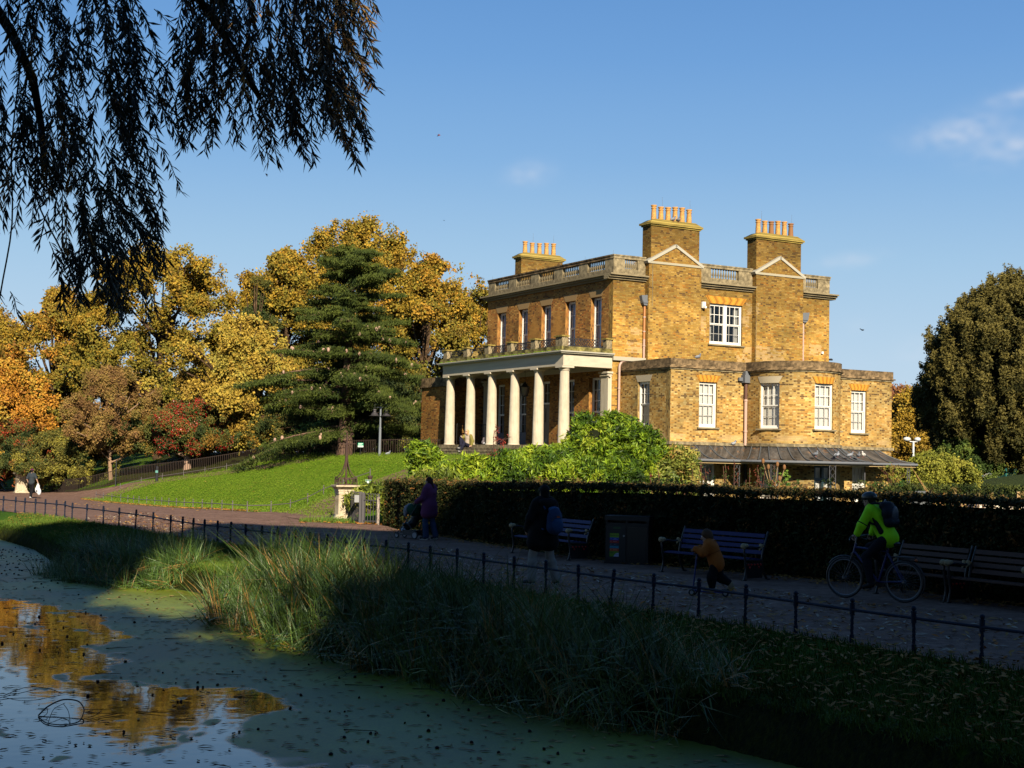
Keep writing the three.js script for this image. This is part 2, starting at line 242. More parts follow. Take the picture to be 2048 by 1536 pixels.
const brickWest = brickTex(33, [[166, 120, 62, .4], [152, 108, 56, .66], [176, 134, 74, .8], [156, 100, 50, .92], [108, 76, 48, 1]], [130, 100, 64], { darkHeads: .2, patch: (u, v, id, row, h) => { for (const c of [9.48, 7.13]) { const q = Math.abs(u - c) / .62 + Math.abs(v - 8.55) / 1.3; if (q < .95 + .1 * h(row, 4)) return [178, 130, 66, .72]; } return 0; } });
const brickExt = brickTex(47, palExt, [176, 146, 96], { darkHeads: .36, darkTop: (u, v, s) => sstep(5.0, 6.4, v) * .35 * (.5 + s), patch: (u, v, id, row, h) => { if (v > 2.9 && v < 3.55 && h(id >> 2, row >> 2) < .3) return [200, 168, 118, .7]; if (v < 5.1 && v > 3.5 && h(row, id) < .5) return [188, 138, 66, .35]; return 0; } });  // slightly darker towards the top of the wing
const mb = (map) => M(1, 1, 1, .92, { map, bumpMap: brickBump, bumpScale: .006 });
const mBrick = mb(brickMain), mBrickW = mb(brickWest), mBrickE = mb(brickExt); mBrick.color.multiplyScalar(.86); mBrickE.color.multiplyScalar(.92);
const speckTex = (seed, base, amp, rx = 1 / 2.2, blot = 0) => { const A = field(256, seed, 14, 5), B = field(128, seed + 3, 5, 4), r = rng(seed * 9 | 0); return dataTex(512, 512, (x, y) => { const n = 1 + A(x / 512, y / 512) * amp + B(x / 512, y / 512) * blot + (r() - .5) * amp * .35; return base.map((c) => clamp(c * n, 0, 255)); }, { rx, ry: rx }); };
const mStone = M(1, 1, 1, .9, { map: speckTex(2.2, [140, 127, 100], .5, 1 / 2.2, .5) });
const mStoneDark = M(1, 1, 1, .95, { map: speckTex(5.2, [112, 94, 70], .75, 1 / 2.2, .8) });
const mLichen = M(1, 1, 1, .95, { map: speckTex(8.2, [142, 124, 66], .6, 1 / 2, .7) });
const mMoss = M(1, 1, 1, .98, { map: speckTex(3.9, [118, 110, 66], .7, 1 / 2, .9) });
const mStucco = M(1, 1, 1, .75, { map: speckTex(6.6, [200, 188, 166], .1, 1 / 3, .12) });
const mWhite = M(.88, .85, .78, .5), mGrey = M(.16, .17, .19, .6), mPipe = M(.52, .34, .27, .55), mCopper = M(.5, .2, .06, .5), mIron = M(.016, .017, .02, .5), mLead = M(.10, .11, .12, .6, { metalness: .2 });
const mArch = M(1, 1, 1, .92, { map: dataTex(256, 64, (x) => { const k = Math.floor(x / 9), e = x % 9 < 1 ? .62 : 1, j = .8 + .4 * Math.abs(Math.sin(k * 91.7)); return [190 * j * e, 132 * j * e, 52 * j * e].map((c) => clamp(c, 0, 255)); }) });
const mGlass = M(1, 1, 1, .02, { physical: true, transmission: 1, thickness: 0, ior: 1.5 });
const mBlind = M(1.25, 1.22, 1.12, .9), mBlindSky = M(.52, .80, 1.2, .8), mDark = M(.02, .018, .016, .9), mCurtain = M(.62, .62, .58, .95);
const mPot = M(1, 1, 1, .85, { map: speckTex(4.1, [196, 148, 88], .35, 2, .3) }), mPotRed = M(.38, .10, .05, .85), mPotDark = M(.30, .15, .07, .9);

// ---------------------------------------------------------------- the mansion; local x runs along the sunny side, z towards the viewer
const house = thing('brick_mansion', 'yellow brick mansion with white columned portico, tall chimneys and bowed side wing', 'house', [4.625, 0, -66], rad(29.142));
const hp = (n, g, m) => part(n, g, m, house);
function wallX(x0, x1, y0, y1, holes, th = .34) { return extrude(rect(x0, x1, y0, y1), th, holes.map((h) => rect(...h).reverse())); } // faces +z, front at z = 0

// sash windows. w, h in metres; front of the wall at z = 0
function sash(parent, name, x, y, z, ry, w, h, { cols = 3, rows = 4, blind = mBlind, set = .12, sill = true, leaf = 1, door = false, curtain = null } = {}) {
  const g = group(name, parent, x, y, z, ry), F = .06, fr = [], sa = [], bars = [];
  fr.push(BL(-w / 2, -w / 2 + F, 0, h, -set - .1, -set), BL(w / 2 - F, w / 2, 0, h, -set - .1, -set), BL(-w / 2 + F, w / 2 - F, h - F, h, -set - .1, -set), BL(-w / 2 + F, w / 2 - F, 0, F, -set - .1, -set));
  const lw = (w - 2 * F) / leaf;
  for (let l = 0; l < leaf; l++) {
    const a = -w / 2 + F + l * lw, b = a + lw, mid = h * .5;
    if (leaf > 1 && l) fr.push(BL(a - .1, a + .1, F, h - F, -set - .09, -set + .012));
    for (const [y0, y1, zz] of [[F, mid, -set - .085], [mid, h - F, -set - .045]]) {
      sa.push(BL(a, a + .045, y0, y1, zz - .02, zz + .02), BL(b - .045, b, y0, y1, zz - .02, zz + .02), BL(a + .045, b - .045, y0, y0 + (y0 === F ? .09 : .04), zz - .02, zz + .02), BL(a + .045, b - .045, y1 - .045, y1, zz - .02, zz + .02));
      const n = rows / 2; for (let i = 1; i < cols; i++) { const q = lerp(a, b, i / cols); bars.push(BL(q - .013, q + .013, y0 + .04, y1 - .04, zz - .015, zz + .015)); }
      for (let j = 1; j < n; j++) { const q = lerp(y0, y1, j / n); bars.push(BL(a + .04, b - .04, q - .013, q + .013, zz - .014, zz + .014)); }
    }
  }
  part('frame', fr, mWhite, g); part('sash', sa, mWhite, g); part('glazing_bars', bars, mWhite, g);
  part('pane', new THREE.PlaneGeometry(w - 2 * F, h - 2 * F).translate(0, h / 2, -set - .068), mGlass, g);
  if (blind) part('blind', BL(-w / 2 + .02, w / 2 - .02, .02, h - .02, -set - .2, -set - .17), blind, g);
  else part('unlit_room_backing', [BL(-w / 2 - .4, w / 2 + .4, -.1, h + .2, -2.2, -2.16), BL(-w / 2 - .02, w / 2 + .02, -.04, 0, -2.16, -set - .11)], mDark, g);  // near-black sheets stand in for the unlit room
  if (curtain) part('curtain', [-1, 1].map((s) => gridGeo(16, 1, (u, v) => [s * (w / 2 - .02 - u * w * curtain), v * (h - .06) + .03, -set - .22 - .03 * Math.sin(u * 26)])), mCurtain, g);
  if (sill) part('sill', BX(w + .22, .07, .2, 0, -.037, .0), mStone, g);
  return g;
}
const flatArch = (w, h, splay) => extrude([[-w / 2, 0], [w / 2, 0], [w / 2 + splay, h], [-w / 2 - splay, h]], .05).translate(0, 0, .012);
function archUv(g, w, h) { const p = g.attributes.position, uv = g.attributes.uv; for (let i = 0; i < p.count; i++) uv.setXY(i, p.getX(i) / (w + .4 * p.getY(i) / h * w * .6) + .5, p.getY(i) / h); return g; }

// --- main block
hp('wall', wallX(0, 13.2, 0, 10.75, [[5.61, 7.6, 8.05, 10.03]]), mBrick).userData.label = 'sunlit ochre brick side wall';
{
  const vs = [0, 1, 2, 3, 4].map((i) => 1.45 + 2.33 * i), holes = []; for (const v of vs) holes.push([-v - .47, -v + .47, 7.42, 10.03], [-v - .5, -v + .5, 2.98, 6.2]);
  const g = extrude(rect(-12.35, -.34, 1.6, 10.75), .34, holes.map((h) => rect(...h).reverse()));
  const w = part('wall', g, mBrickW, house); w.rotation.y = -Math.PI / 2; w.userData.label = 'brown brick front wall behind the portico';
  for (const v of vs) {
    sash(house, 'window', 0, 7.42, -v, -Math.PI / 2, .94, 2.61, { cols: 3, rows: 4, blind: mBlindSky, set: .2, sill: false, curtain: null });  // blue of the reflected sky is put into the blind colour
    sash(house, 'window', 0, 2.98, -v, -Math.PI / 2, 1, 3.22, { cols: 3, rows: 6, blind: null, set: .2, sill: false, curtain: .2 });
    const a = part('arch', archUv(flatArch(.94, .34, .22), .94, .34), M(.34, .22, .10, .95), house); a.rotation.y = -Math.PI / 2; a.position.set(0, 10.03, -v);
    if (v !== vs[2]) part('panel', BX(.06, .62, .86, .17, 3.34, -v), mGrey, house);
    else { part('door', [BX(.07, 2.05, .86, .16, 4.01, -v), BX(.03, .7, .3, .115, 4.5, -v + .2), BX(.03, .7, .3, .115, 4.5, -v - .2), BX(.03, .7, .7, .115, 3.5, -v)], M(.02, .03, .035, .4), house); part('transom', BX(.08, .08, .9, .15, 5.08, -v), mWhite, house); }
  }
}
hp('wall', [BLm(.34, 12.86, 0, 10.75, -12.35, -12.01)], mBrickW); hp('wall', [BLm(12.86, 13.2, 0, 10.75, -12.35, -.34)], mBrick);
hp('roof', [BL(.34, 12.86, 10.6, 10.8, -12.01, -.34)], mLead);
sash(house, 'window', 6.605, 8.05, 0, 0, 1.99, 1.98, { cols: 3, rows: 4, blind: null, set: .1, leaf: 2, curtain: .16 });
hp('arch', archUv(flatArch(1.99, .36, .3), 1.99, .36).translate(6.605, 10.03, 0), mArch);
// chimney breasts with gables
for (const [u0, u1] of [[1.8, 4.85], [8.2, 11.2]]) {
  const c = (u0 + u1) / 2, w = u1 - u0;
  hp('chimney_breast', [BLm(u0, u1, 3, 11.66, 0, .3), metres(extrude([[u0, 0], [u1, 0], [c, .84]], .5).translate(0, 11.66, .3))], mBrick);
  const sl = Math.atan2(.84, w / 2), L = Math.hypot(.84, w / 2) + .16;
  hp('coping', [-1, 1].map((s) => BX(L, .13, .44).rotateZ(-s * sl).translate(c + s * (w / 4 + .03), 11.66 + .42 + .05, .14)), M(.46, .43, .35, .8));
  hp('stone_band', [BL(u0 - .02, u1 + .02, 11.62, 11.73, .28, .345)], M(.42, .38, .28, .85));
}
// chimney stacks
function stack(u0, u1, v0, v1, y0, y1, pots, pot) {
  const g = group('chimney', house); part('stack', BLm(u0, u1, y0, y1, -v1, -v0), mBrick, g);
  const cw = u1 - u0, cd = v1 - v0, cx = (u0 + u1) / 2, cz = -(v0 + v1) / 2;
  part('cap', [BX(cw + .12, .07, cd + .12, cx, y1 + .035, cz), BX(cw + .26, .1, cd + .26, cx, y1 + .12, cz), (() => { const q = new THREE.CylinderGeometry(.55, .707, .18, 4).rotateY(Math.PI / 4); q.scale(cw + .2, 1, cd + .2); return q.toNonIndexed().translate(cx, y1 + .26, cz); })()], mLichen, g);
  for (let i = 0; i < pots; i++) { const x = u0 + cw * (i + .9) / (pots + .8), h = pot.h * (.97 + .06 * Math.sin(i * 5)); part('chimney_pot', lathe([[.13, 0], [.125, .05], [.115, .3], [.1, h - .17], [.125, h - .165], [.125, h - .13], [.098, h - .12], [.098, h - .08], [.135, h - .05], [.135, h], [.1, h], [.09, h - .1]].map(([r, y]) => [r * pot.r, y]), 14).translate(x, y1 + .3, cz), i % 3 === 2 ? pot.m2 : pot.m, g); }
  for (const t of pot.rods ?? []) part('lightning_rod', CYL(.012, .004, 1.25, u0 + cw * t, y1 + .25, cz + .02, 5), mGrey, g);
}
const pots = { h: .78, r: 1.08, m: mPot, m2: mPot };
stack(2.03, 4.85, -.1, .62, 11.3, 13.46, 6, { ...pots, rods: [.3, .88] });
stack(8.35, 11.2, -.1, .62, 11.3, 13.42, 6, { ...pots, m2: mPotDark, rods: [.2, .88] });
stack(1.62, 4.25, 11.65, 12.33, 10.75, 13.2, 5, { ...pots, h: .72, rods: [.34, .84] });
stack(8.9, 11.5, 11.6, 12.3, 10.75, 12.95, 4, { h: .42, r: 1.0, m: mPotRed, m2: mPotRed });
// cornice and balustrade. seg: along 'x' (sunny side) or 'v' (front)
{
  const corn = (a, b) => [BL(a, b, 10.75, 10.84, -.3, .10), BL(a, b, 10.84, 10.93, -.3, .22), BL(a, b, 10.93, 11.0, -.3, .34)];
  const runs = [[.0, 1.8], [4.85, 8.2], [11.2, 13.2]];
  const bal = lathe([[.055, 0], [.055, .03], [.03, .05], [.06, .16], [.05, .22], [.026, .36], [.034, .40], [.03, .43], [.055, .45], [.055, .48]], 10);
  const place = (axis, a, b, n) => { for (let i = 0; i < n; i++) { const q = lerp(a, b, (i + .5) / n), m = part('baluster', bal, mStone, house); axis === 'x' ? m.position.set(q, 11.26, -.1) : m.position.set(.1, 11.26, -q); } };
  const solid = (axis, a, b, y0, y1, d0, d1) => axis === 'x' ? BLm(a, b, y0, y1, -d1, -d0) : BLm(d0, d1, y0, y1, -b, -a);
  hp('cornice', runs.flatMap(([a, b], i) => corn(i === 0 ? -.34 : a, i === 2 ? b + .34 : b)), mStone);
  hp('cornice', [[-.10, 10.75, 10.84], [-.22, 10.84, 10.93], [-.34, 10.93, 11.0]].map(([x, y0, y1]) => BL(x, .3, y0, y1, -12.35 + x, -.3)), mStone);
  for (const [a, b, open, n] of [[0, 1.8, [.62, 1.36], 7], [4.85, 8.2, [5.62, 7.35], 11], [11.2, 13.2, [11.62, 12.42], 7]]) {
    hp('balustrade_plinth', [solid('x', a, b, 11.0, 11.26, 0, .2)], mStone); hp('balustrade_rail', [solid('x', a === 0 ? -.03 : a, b > 13 ? b + .03 : b, 11.74, 11.86, -.03, .23), solid('x', a === 0 ? -.05 : a, b > 13 ? b + .05 : b, 11.86, 11.92, -.06, .26)], mStone);
    hp('balustrade_pier', [solid('x', a, open[0], 11.26, 11.74, 0, .2)], mStone); hp('balustrade_pier', [solid('x', open[1], b, 11.26, 11.74, 0, .2)], mStone); place('x', ...open, n);
  }
  hp('balustrade_plinth', [solid('v', .2, 12.35, 11.0, 11.26, 0, .2)], mStone); hp('balustrade_rail', [solid('v', .23, 12.38, 11.74, 11.86, -.03, .23), solid('v', .26, 12.4, 11.86, 11.92, -.06, .26)], mStoneDark);
  let last = .2; for (let i = 0; i < 5; i++) { const c = 1.52 + 2.33 * i, a = c - .76, b = c + .76; hp('balustrade_pier', [solid('v', last, a, 11.26, 11.74, 0, .2)], mStone); place('v', a, b, 9); last = b; } hp('balustrade_pier', [solid('v', last, 12.35, 11.26, 11.74, 0, .2)], mStone);
  for (const v of [.2, 2.68, 5.0, 7.35, 9.7, 12.1]) hp('bird_spike', CYL(.008, .003, .22, .1, 11.92, -v, 4), mGrey);
}
// rainwater pipes
function pipe(x, z, y0, y1, m, { hop = true, m2 } = {}) {
  const g = group('downpipe', house); part('pipe', [CYL(.055, .055, y1 - y0, x, y0, z, 10)], m, g);
  if (m2) part('pipe', [CYL(.057, .057, (y1 - y0) * .62, x, y1 - (y1 - y0) * .62, z, 10)], m2, g).userData.label = 'orange upper length of pipe';
  part('pipe_collar', [.25, .5, .75].map((t) => CYL(.072, .072, .06, x, lerp(y0, y1, t), z, 10)), m, g);
  if (hop) part('hopper', [extrude([[-.26, .36], [.3, .42], [.22, .02], [.1, -.1], [-.1, -.1], [-.18, .02]], .26).translate(x, y1, z + .13), BX(.36, .1, .34, x, y1 + .06, z)], mGrey, g);
}
pipe(1.72, .09, 7.0, 9.72, mPipe, { m2: mCopper }); pipe(11.4, .09, 6.9, 9.55, mPipe);
hp('downpipe', [tube([[1.72, 7.05, .09], [1.72, 6.92, .1], [1.82, 6.85, .12], [1.9, 6.75, .12]], .055, 12, 8), bar([.62, 6.86, .14], [1.8, 6.92, .14], .055, 8), tube([[.62, 6.86, .14], [.42, 6.84, .14], [.34, 6.7, .14], [.33, 6.4, .14]], .06, 10, 8), bar([.33, 6.45, .14], [.33, 2.4, .14], .055, 8), CYL(.075, .075, .08, .33, 5.6, .14, 8), CYL(.075, .075, .08, .33, 4.4, .14, 8)], mPipe);
hp('stone_band', [BL(-.02, 1.9, 6.95, 7.13, 0, .16)], M(.46, .42, .32, .8));
hp('security_camera', [BX(.2, .3, .12, 5.18, 9.9, .06), BX(.12, .1, .2, 5.18, 9.78, .14)], mWhite);
hp('security_camera', [BX(.12, .12, .1, 12.7, 8.0, .05)], mWhite); hp('bracket', [bar([13.2, 7.7, -.2], [13.55, 7.75, -.2], .02), BX(.18, .08, .1, 13.5, 7.7, -.2)], mIron);
hp('cable', [bar([1.99, 9.6, .32], [1.99, 11.6, .32], .016, 5), bar([8.22, 7, .31], [8.22, 9.6, .31], .012, 4)], mStone);

// --- portico
const CV = [0, 1, 2, 3, 4, 5].map((i) => .3 + 2.32 * i);
hp('portico_floor', [BLm(-2.78, 0, 1.4, 2.95, -12.35, .05)], mStone);
for (let i = 0; i < 6; i++) hp('step', [BLm(-2.78 - .32 * (i + 1), -2.78 - .32 * i, 1.2, 2.795 - .155 * i, -12.6, .15), BLm(-2.80 - .32 * (i + 1), -2.78 - .32 * (i + 1) + .02, 2.745 - .155 * i, 2.795 - .155 * i, -12.6, .15)], mStone);
{
  const H = 3.38, shaft = gridGeo(96, 12, (u, v) => { const a = u * Math.PI * 2, r = lerp(.275, .215, Math.pow(v, 1.4)) * (1 - .055 * Math.pow(Math.abs(Math.sin(a * 10)), .7)); return [Math.cos(a) * r, v * H, Math.sin(a) * r, u * 3, v * 3]; }, true);
  const cap = () => [lathe([[.21, 0], [.235, .0], [.235, .025], [.215, .03], [.24, .05], [.29, .11], [.30, .13]], 24), BX(.64, .08, .64, 0, .165, 0)];
  const foot = lathe([[.30, 0], [.30, .03], [.285, .05], [.275, .07]], 24);
  for (const v of CV) { const g = group('column', house, -2.38, 2.95, -v); part('shaft', shaft, mStucco, g).position.y = .04; part('capital', cap(), mStucco, g).position.y = H + .03; part('base', foot, mStucco, g); }
  for (const v of [.3, 11.95]) { const g = group('pilaster', house, -.1, 2.95, -v); part('shaft', BX(.2, 3.38, .62, 0, 1.69, 0), mStucco, g); part('capital', [BX(.26, .07, .7, -.03, 3.3, 0), BX(.32, .09, .8, -.04, 3.42, 0), bar([-.06, 3.26, -.42], [-.06, 3.26, .42], .06, 8)], mStucco, g); }
}
hp('entablature', [BL(-2.66, -2.12, 6.57, 7.13, -12.3, .0 + .03), BL(-2.12, 0, 6.57, 7.13, -.52, .03), BL(-2.12, 0, 6.57, 7.13, -12.3, -11.7)], mStucco);
hp('portico_ceiling', [BL(-2.12, 0, 6.95, 7.1, -11.7, -.52), ...CV.slice(1, 5).map((v) => BL(-2.12, 0, 6.72, 6.95, -v - .16, -v + .16)), BL(-.2, 0, 6.5, 6.72, -11.7, -.52), ...[1.4, 3.7, 6.1, 8.4, 10.7].map((v) => BL(-1.25, -1.05, 6.78, 6.95, -v - .6, -v + .6))], M(.5, .48, .43, .8));
hp('portico_cornice', [BL(-2.86, 0, 7.13, 7.19, -12.45, .18), BL(-2.94, 0, 7.19, 7.25, -12.5, .26)], M(.44, .41, .33, .85));
hp('portico_kerb', [BLm(-2.78, -2.42, 7.25, 7.46, -12.38, .08), BLm(-2.42, -.02, 7.25, 7.46, -.28, .08)], mMoss);
hp('balcony_floor', [BL(-2.42, 0, 7.25, 7.3, -12.3, -.28)], mStoneDark);
{ // moss and grass on the ledge
  const r = rng(91), l = []; for (let i = 0; i < 520; i++) { const v = r() * 12.3, k = fbm(v * .9, 3, 1); if (k < -.05) continue; l.push([-2.9 + r() * .12, 7.255 + r() * .02, -v, r() * .6, r() * 6, r() * .6, .03 + r() * .05, .12 + r() * .1, .18 + r() * .1, .02]); }
  for (let i = 0; i < 60; i++) l.push([-2.8 + r() * .1, 7.3 + r() * .3, -8.7 + r() * .5, r() - .5, r() * 6, r() - .5, .05, .34, .24, .08, 3]);
  scatter('moss', new THREE.TetrahedronGeometry(1), M(1, 1, 1, 1), house, l);
  const post = (x, v, w, d) => { const g = group('balcony_post', house, x, 7.46, -v); part('post', BX(w, .43, d, 0, .215, 0), mStone, g); part('post_cap', [BX(w + .12, .07, d + .12, 0, .465, 0)], mLichen, g); };
  CV.forEach((v, i) => post(-2.6, i === 0 ? .1 : v, .3, i === 0 ? .3 : .42)); post(-2.6, .42, .28, .26); post(-.2, .1, .3, .3);
  const lattice = (L) => { const o = [BX(L, .03, .03, 0, .36, 0), BX(L, .03, .03, 0, .02, 0)], n = Math.round(L / .14); for (let i = 0; i < n; i++) { const a = -L / 2 + L * i / n, b = a + L / n * 2.2; if (b <= L / 2 + .01) { o.push(beam([a, .02, .01], [b, .36, .01], .016, .022), beam([a, .36, -.01], [b, .02, -.01], .016, .022)); } } return merge(o); };
  for (let i = 0; i < 5; i++) { const a = CV[i] + (i === 0 ? .25 : .21), b = CV[i + 1] - .21, m = part('lattice_panel', lattice(b - a), mIron, house); m.position.set(-2.6, 7.48, -(a + b) / 2); m.rotation.y = Math.PI / 2; }
  const e = part('lattice_panel', lattice(2.1), mIron, house); e.position.set(-1.4, 7.48, -.1);
}
{ // rails at the far end of the porch
  const o = [beam([-2.1, 4.06, -11.6], [0, 4.06, -11.6], .04, .04), beam([-2.1, 3.05, -11.6], [0, 3.05, -11.6], .04, .04)]; for (let i = 0; i <= 17; i++) o.push(CYL(.012, .012, 1.05, -2.1 + i * .123, 3.0, -11.6, 5)); hp('porch_rail', o, mIron);
  // wing beyond the porch
  hp('wing_wall', [BLm(-2.1, .3, 0, 6.12, -16, -12.5)], mBrickW); hp('wing_parapet', [BLm(-2.14, .3, 6.2, 6.62, -16, -12.46), BLm(-2.2, .3, 6.1, 6.2, -16, -12.4)], mStoneDark);
}
{ const l = thing('porch_lantern', 'black hanging lantern with tapered glass between the portico columns', 'lantern'); house.updateMatrixWorld(); const p = house.localToWorld(V3(-1.2, 5.4, -6.02)); l.position.copy(p); l.rotation.y = rad(29);
  part('lantern_glass', new THREE.CylinderGeometry(.27, .17, .42, 4, 1, true).translate(0, .23, 0), M(.30, .24, .17, .25, { physical: true, transmission: .35, thickness: 0 }), l);
  part('lantern_frame', [...[0, 1, 2, 3].map((i) => { const a = i * Math.PI / 2 + 0, c = (r, y) => [Math.sin(a) * r, y, Math.cos(a) * r]; return bar(c(.17, .02), c(.275, .45), .014, 5); }), new THREE.CylinderGeometry(.18, .18, .03, 4).translate(0, .01, 0), SPH(.03, 0, -.02, 0)], mIron, l);
  part('lantern_roof', [new THREE.CylinderGeometry(.1, .33, .13, 4).translate(0, .51, 0), new THREE.CylinderGeometry(.06, .14, .1, 8).translate(0, .62, 0), SPH(.04, 0, .69, 0)], mIron, l); part('chain', CYL(.008, .008, .9, 0, .7, 0, 5), mIron, l); }

// --- side wing with the bow
const EZ = 4.0, BU = 6.75, BZ = 4.95, BR = 2.05;
{
  const y1 = 6.42;
  hp('wing_wall', wallX(.5, 4.7, 0, y1, [[2.07, 3.06, 3.86, 5.9], [2.17, 3.03, .5, 2.28]]).translate(0, 0, EZ), mBrickE).userData.label = 'pale brick wall of the side wing';
  hp('wing_wall', wallX(8.8, 13.65, 0, y1, [[11.05, 12.03, 3.86, 5.9], [11.15, 12.01, .5, 2.28]]).translate(0, 0, EZ), mBrickE);
  const g = extrude(rect(0, EZ - .34, 0, y1), .34, [rect(1.44, 2.39, 3.86, 5.9).reverse()]); const w = part('wing_wall', g, mBrickE, house); w.rotation.y = -Math.PI / 2; w.position.set(.5, 0, 0); w.userData.label = 'shaded end wall of the side wing';
  hp('wing_wall', [BLm(13.31, 13.65, 0, y1, 0, EZ - .34)], mBrickE);
  // bow: straight cheeks, half round front; windows left as gaps
  const wins = [-74, 0, 74], ha = Math.asin(.525 / BR) * 180 / Math.PI, P = (deg, r, y) => [BU + Math.sin(rad(deg)) * r, y, BZ + Math.cos(rad(deg)) * r], o = [];
  const cuts = [-90, ...wins.flatMap((c) => [c - ha, c + ha]).filter((c) => c > -90 && c < 90), 90];
  const piece = (a, b, ya, yb) => { const n = Math.max(1, Math.round((b - a) / 6)); for (const [r, f] of [[BR, false], [BR - .34, true]]) o.push(gridGeo(n, 1, (u, v) => { const d = lerp(a, b, u), q = P(d, r, lerp(ya, yb, v)); return [...q, 20 + rad(d) * BR, q[1]]; }, f)); };
  const solid = (a, b, holes) => { let y = 0; for (const [c, d] of holes) { piece(a, b, y, c); y = d; } piece(a, b, y, y1); };
  let a0 = -90; for (const c of wins) { const a = Math.max(-90, c - ha), b = Math.min(90, c + ha); solid(a0, a, []); solid(a, b, [[.4, 2.28], [3.86, 5.9]]); for (const [k, t] of [[a, 1], [b, -1]]) for (const [c0, d0] of [[.4, 2.28], [3.86, 5.9]]) o.push(gridGeo(1, 1, (u, v) => [...P(k, BR - .34 * u, lerp(c0, d0, v)), u * .3, v * 2])); for (const yy of [.4, 2.28, 3.86, 5.9]) o.push(gridGeo(4, 1, (u, v) => [...P(lerp(a, b, u), BR - .34 * v, yy), u, v * .3])); a0 = b; } solid(a0, 90, []);
  o.push(gridGeo(1, 1, (u, v) => [BU - BR, v * y1, lerp(EZ, BZ, u), u * .95, v * y1]), gridGeo(1, 1, (u, v) => [BU + BR, v * y1, lerp(BZ, EZ, u), 30 + u * .95, v * y1]));
  hp('bow_wall', o, mBrickE).userData.label = 'rounded brick bow in the middle of the side wing';
  // bands that follow the outline of the wing
  const line = (off) => { const q = [[.5 - off, 0], [.5 - off, EZ + off], [BU - BR - off, EZ + off]]; if (off >= 0) q.push([BU - BR - off, BZ]); for (let d = -90; d <= 90; d += 5) q.push([BU + Math.sin(rad(d)) * (BR + off), BZ + Math.cos(rad(d)) * (BR + off)]); q.push([BU + BR + off, EZ + off], [13.65 + off, EZ + off], [13.65 + off, 0]); return q; };
  const band = (y0, y1, off, back = .3) => { const A = line(off), B = line(-back), qs = []; let s = 0; const n = A.length, Bn = B.length; const gg = []; for (let i = 0; i < n - 1; i++) { const [ax, az] = A[i], [bx, bz] = A[i + 1], L = Math.hypot(bx - ax, bz - az); gg.push(gridGeo(1, 1, (u, v) => [lerp(ax, bx, u), lerp(y0, y1, v), lerp(az, bz, u), s + u * L, lerp(y0, y1, v)])); const dx = (bz - az) / (L || 1), dz = -(bx - ax) / (L || 1), bk = back + off; for (const [yy, f] of [[y1, false], [y0, true]]) gg.push(gridGeo(1, 1, (u, v) => [lerp(ax, bx, u) - dx * -bk * v * -1 * -1, yy, lerp(az, bz, u) - dz * -bk * v * -1 * -1, s + u * L, v * .4], f)); s += L; } return merge(gg); };
  hp('parapet', band(6.53, 6.88, .05, .3), mStoneDark); hp('parapet_moulding', band(6.40, 6.47, .06), mStone); hp('parapet_moulding', band(6.47, 6.53, .13), mStoneDark); hp('string_course', band(3.06, 3.2, .09, .2), mStone);
  hp('wing_roof', [BL(.6, 13.5, 6.42, 6.5, .05, EZ - .1), new THREE.CylinderGeometry(BR - .1, BR - .1, .08, 24, 1).translate(BU, 6.46, BZ), BL(BU - BR + .1, BU + BR - .1, 6.43, 6.5, EZ - .2, BZ)], mLead);
  const up = { cols: 3, rows: 4, set: .1 };
  sash(house, 'window', 2.565, 3.86, EZ, 0, .99, 2.04, up); sash(house, 'window', 11.54, 3.86, EZ, 0, .98, 2.04, up);
  sash(house, 'window', .5, 3.86, 1.915, -Math.PI / 2, .95, 2.04, { ...up, blind: mCurtain });
  for (const d of wins) { const q = P(d, BR - .03, 0), c = rad(d); sash(house, 'window', q[0], 3.86, q[2], c, 1.05, 2.04, up); if (d !== 0) sash(house, 'window', q[0], .4, q[2], c, 1.05, 1.88, { ...up, rows: 4 }); }
  sash(house, 'window', 2.6, .5, EZ, 0, .86, 1.78, { ...up, blind: mCurtain }); sash(house, 'window', 11.58, .5, EZ, 0, .86, 1.78, { ...up, blind: mBlind });
  { const g2 = group('garden_door', house, BU, .3, BZ + BR - .1); part('door_frame', [BL(-.52, -.42, 0, 1.95, -.1, 0), BL(.42, .52, 0, 1.95, -.1, 0), BL(-.42, .42, 1.86, 1.95, -.1, 0), BL(-.06, .06, 0, 1.86, -.1, 0), BL(-.42, .42, 1.28, 1.4, -.09, -.004)], M(.015, .035, .04, .4), g2); part('pane', new THREE.PlaneGeometry(.84, 1.86).translate(0, .93, -.06), mGlass, g2); part('blind', BL(-.42, .42, 0, 1.86, -.2, -.16), mBlind, g2); part('notice', [BL(-.36, -.1, .5, .86, -.03, -.02), BL(.1, .36, .5, .86, -.03, -.02)], M(.7, .75, .78, .6), g2); }
  // heads
  const stoneHead = flatArch(1.0, .3, .17), ar = (x) => archUv(flatArch(1, .3, .2), 1, .3).translate(x, 5.9, EZ);
  hp('arch', ar(2.565), mArch); hp('arch', ar(11.54), mArch);
  const h1 = part('lintel', stoneHead, M(.48, .41, .29, .85), house); h1.rotation.y = -Math.PI / 2; h1.position.set(.5, 5.9, 1.915);
  const bowHead = (deg, m, n) => { const o2 = gridGeo(12, 1, (u, v) => { const half = (.5 + .17 * v) / BR, a = rad(deg) + lerp(-half, half, u); return [BU + Math.sin(a) * (BR + .015), 5.9 + v * .3, BZ + Math.cos(a) * (BR + .015), u, v]; }); hp(n, o2, m); };
  bowHead(-74, M(.48, .41, .29, .85), 'lintel'); bowHead(0, mArch, 'arch');
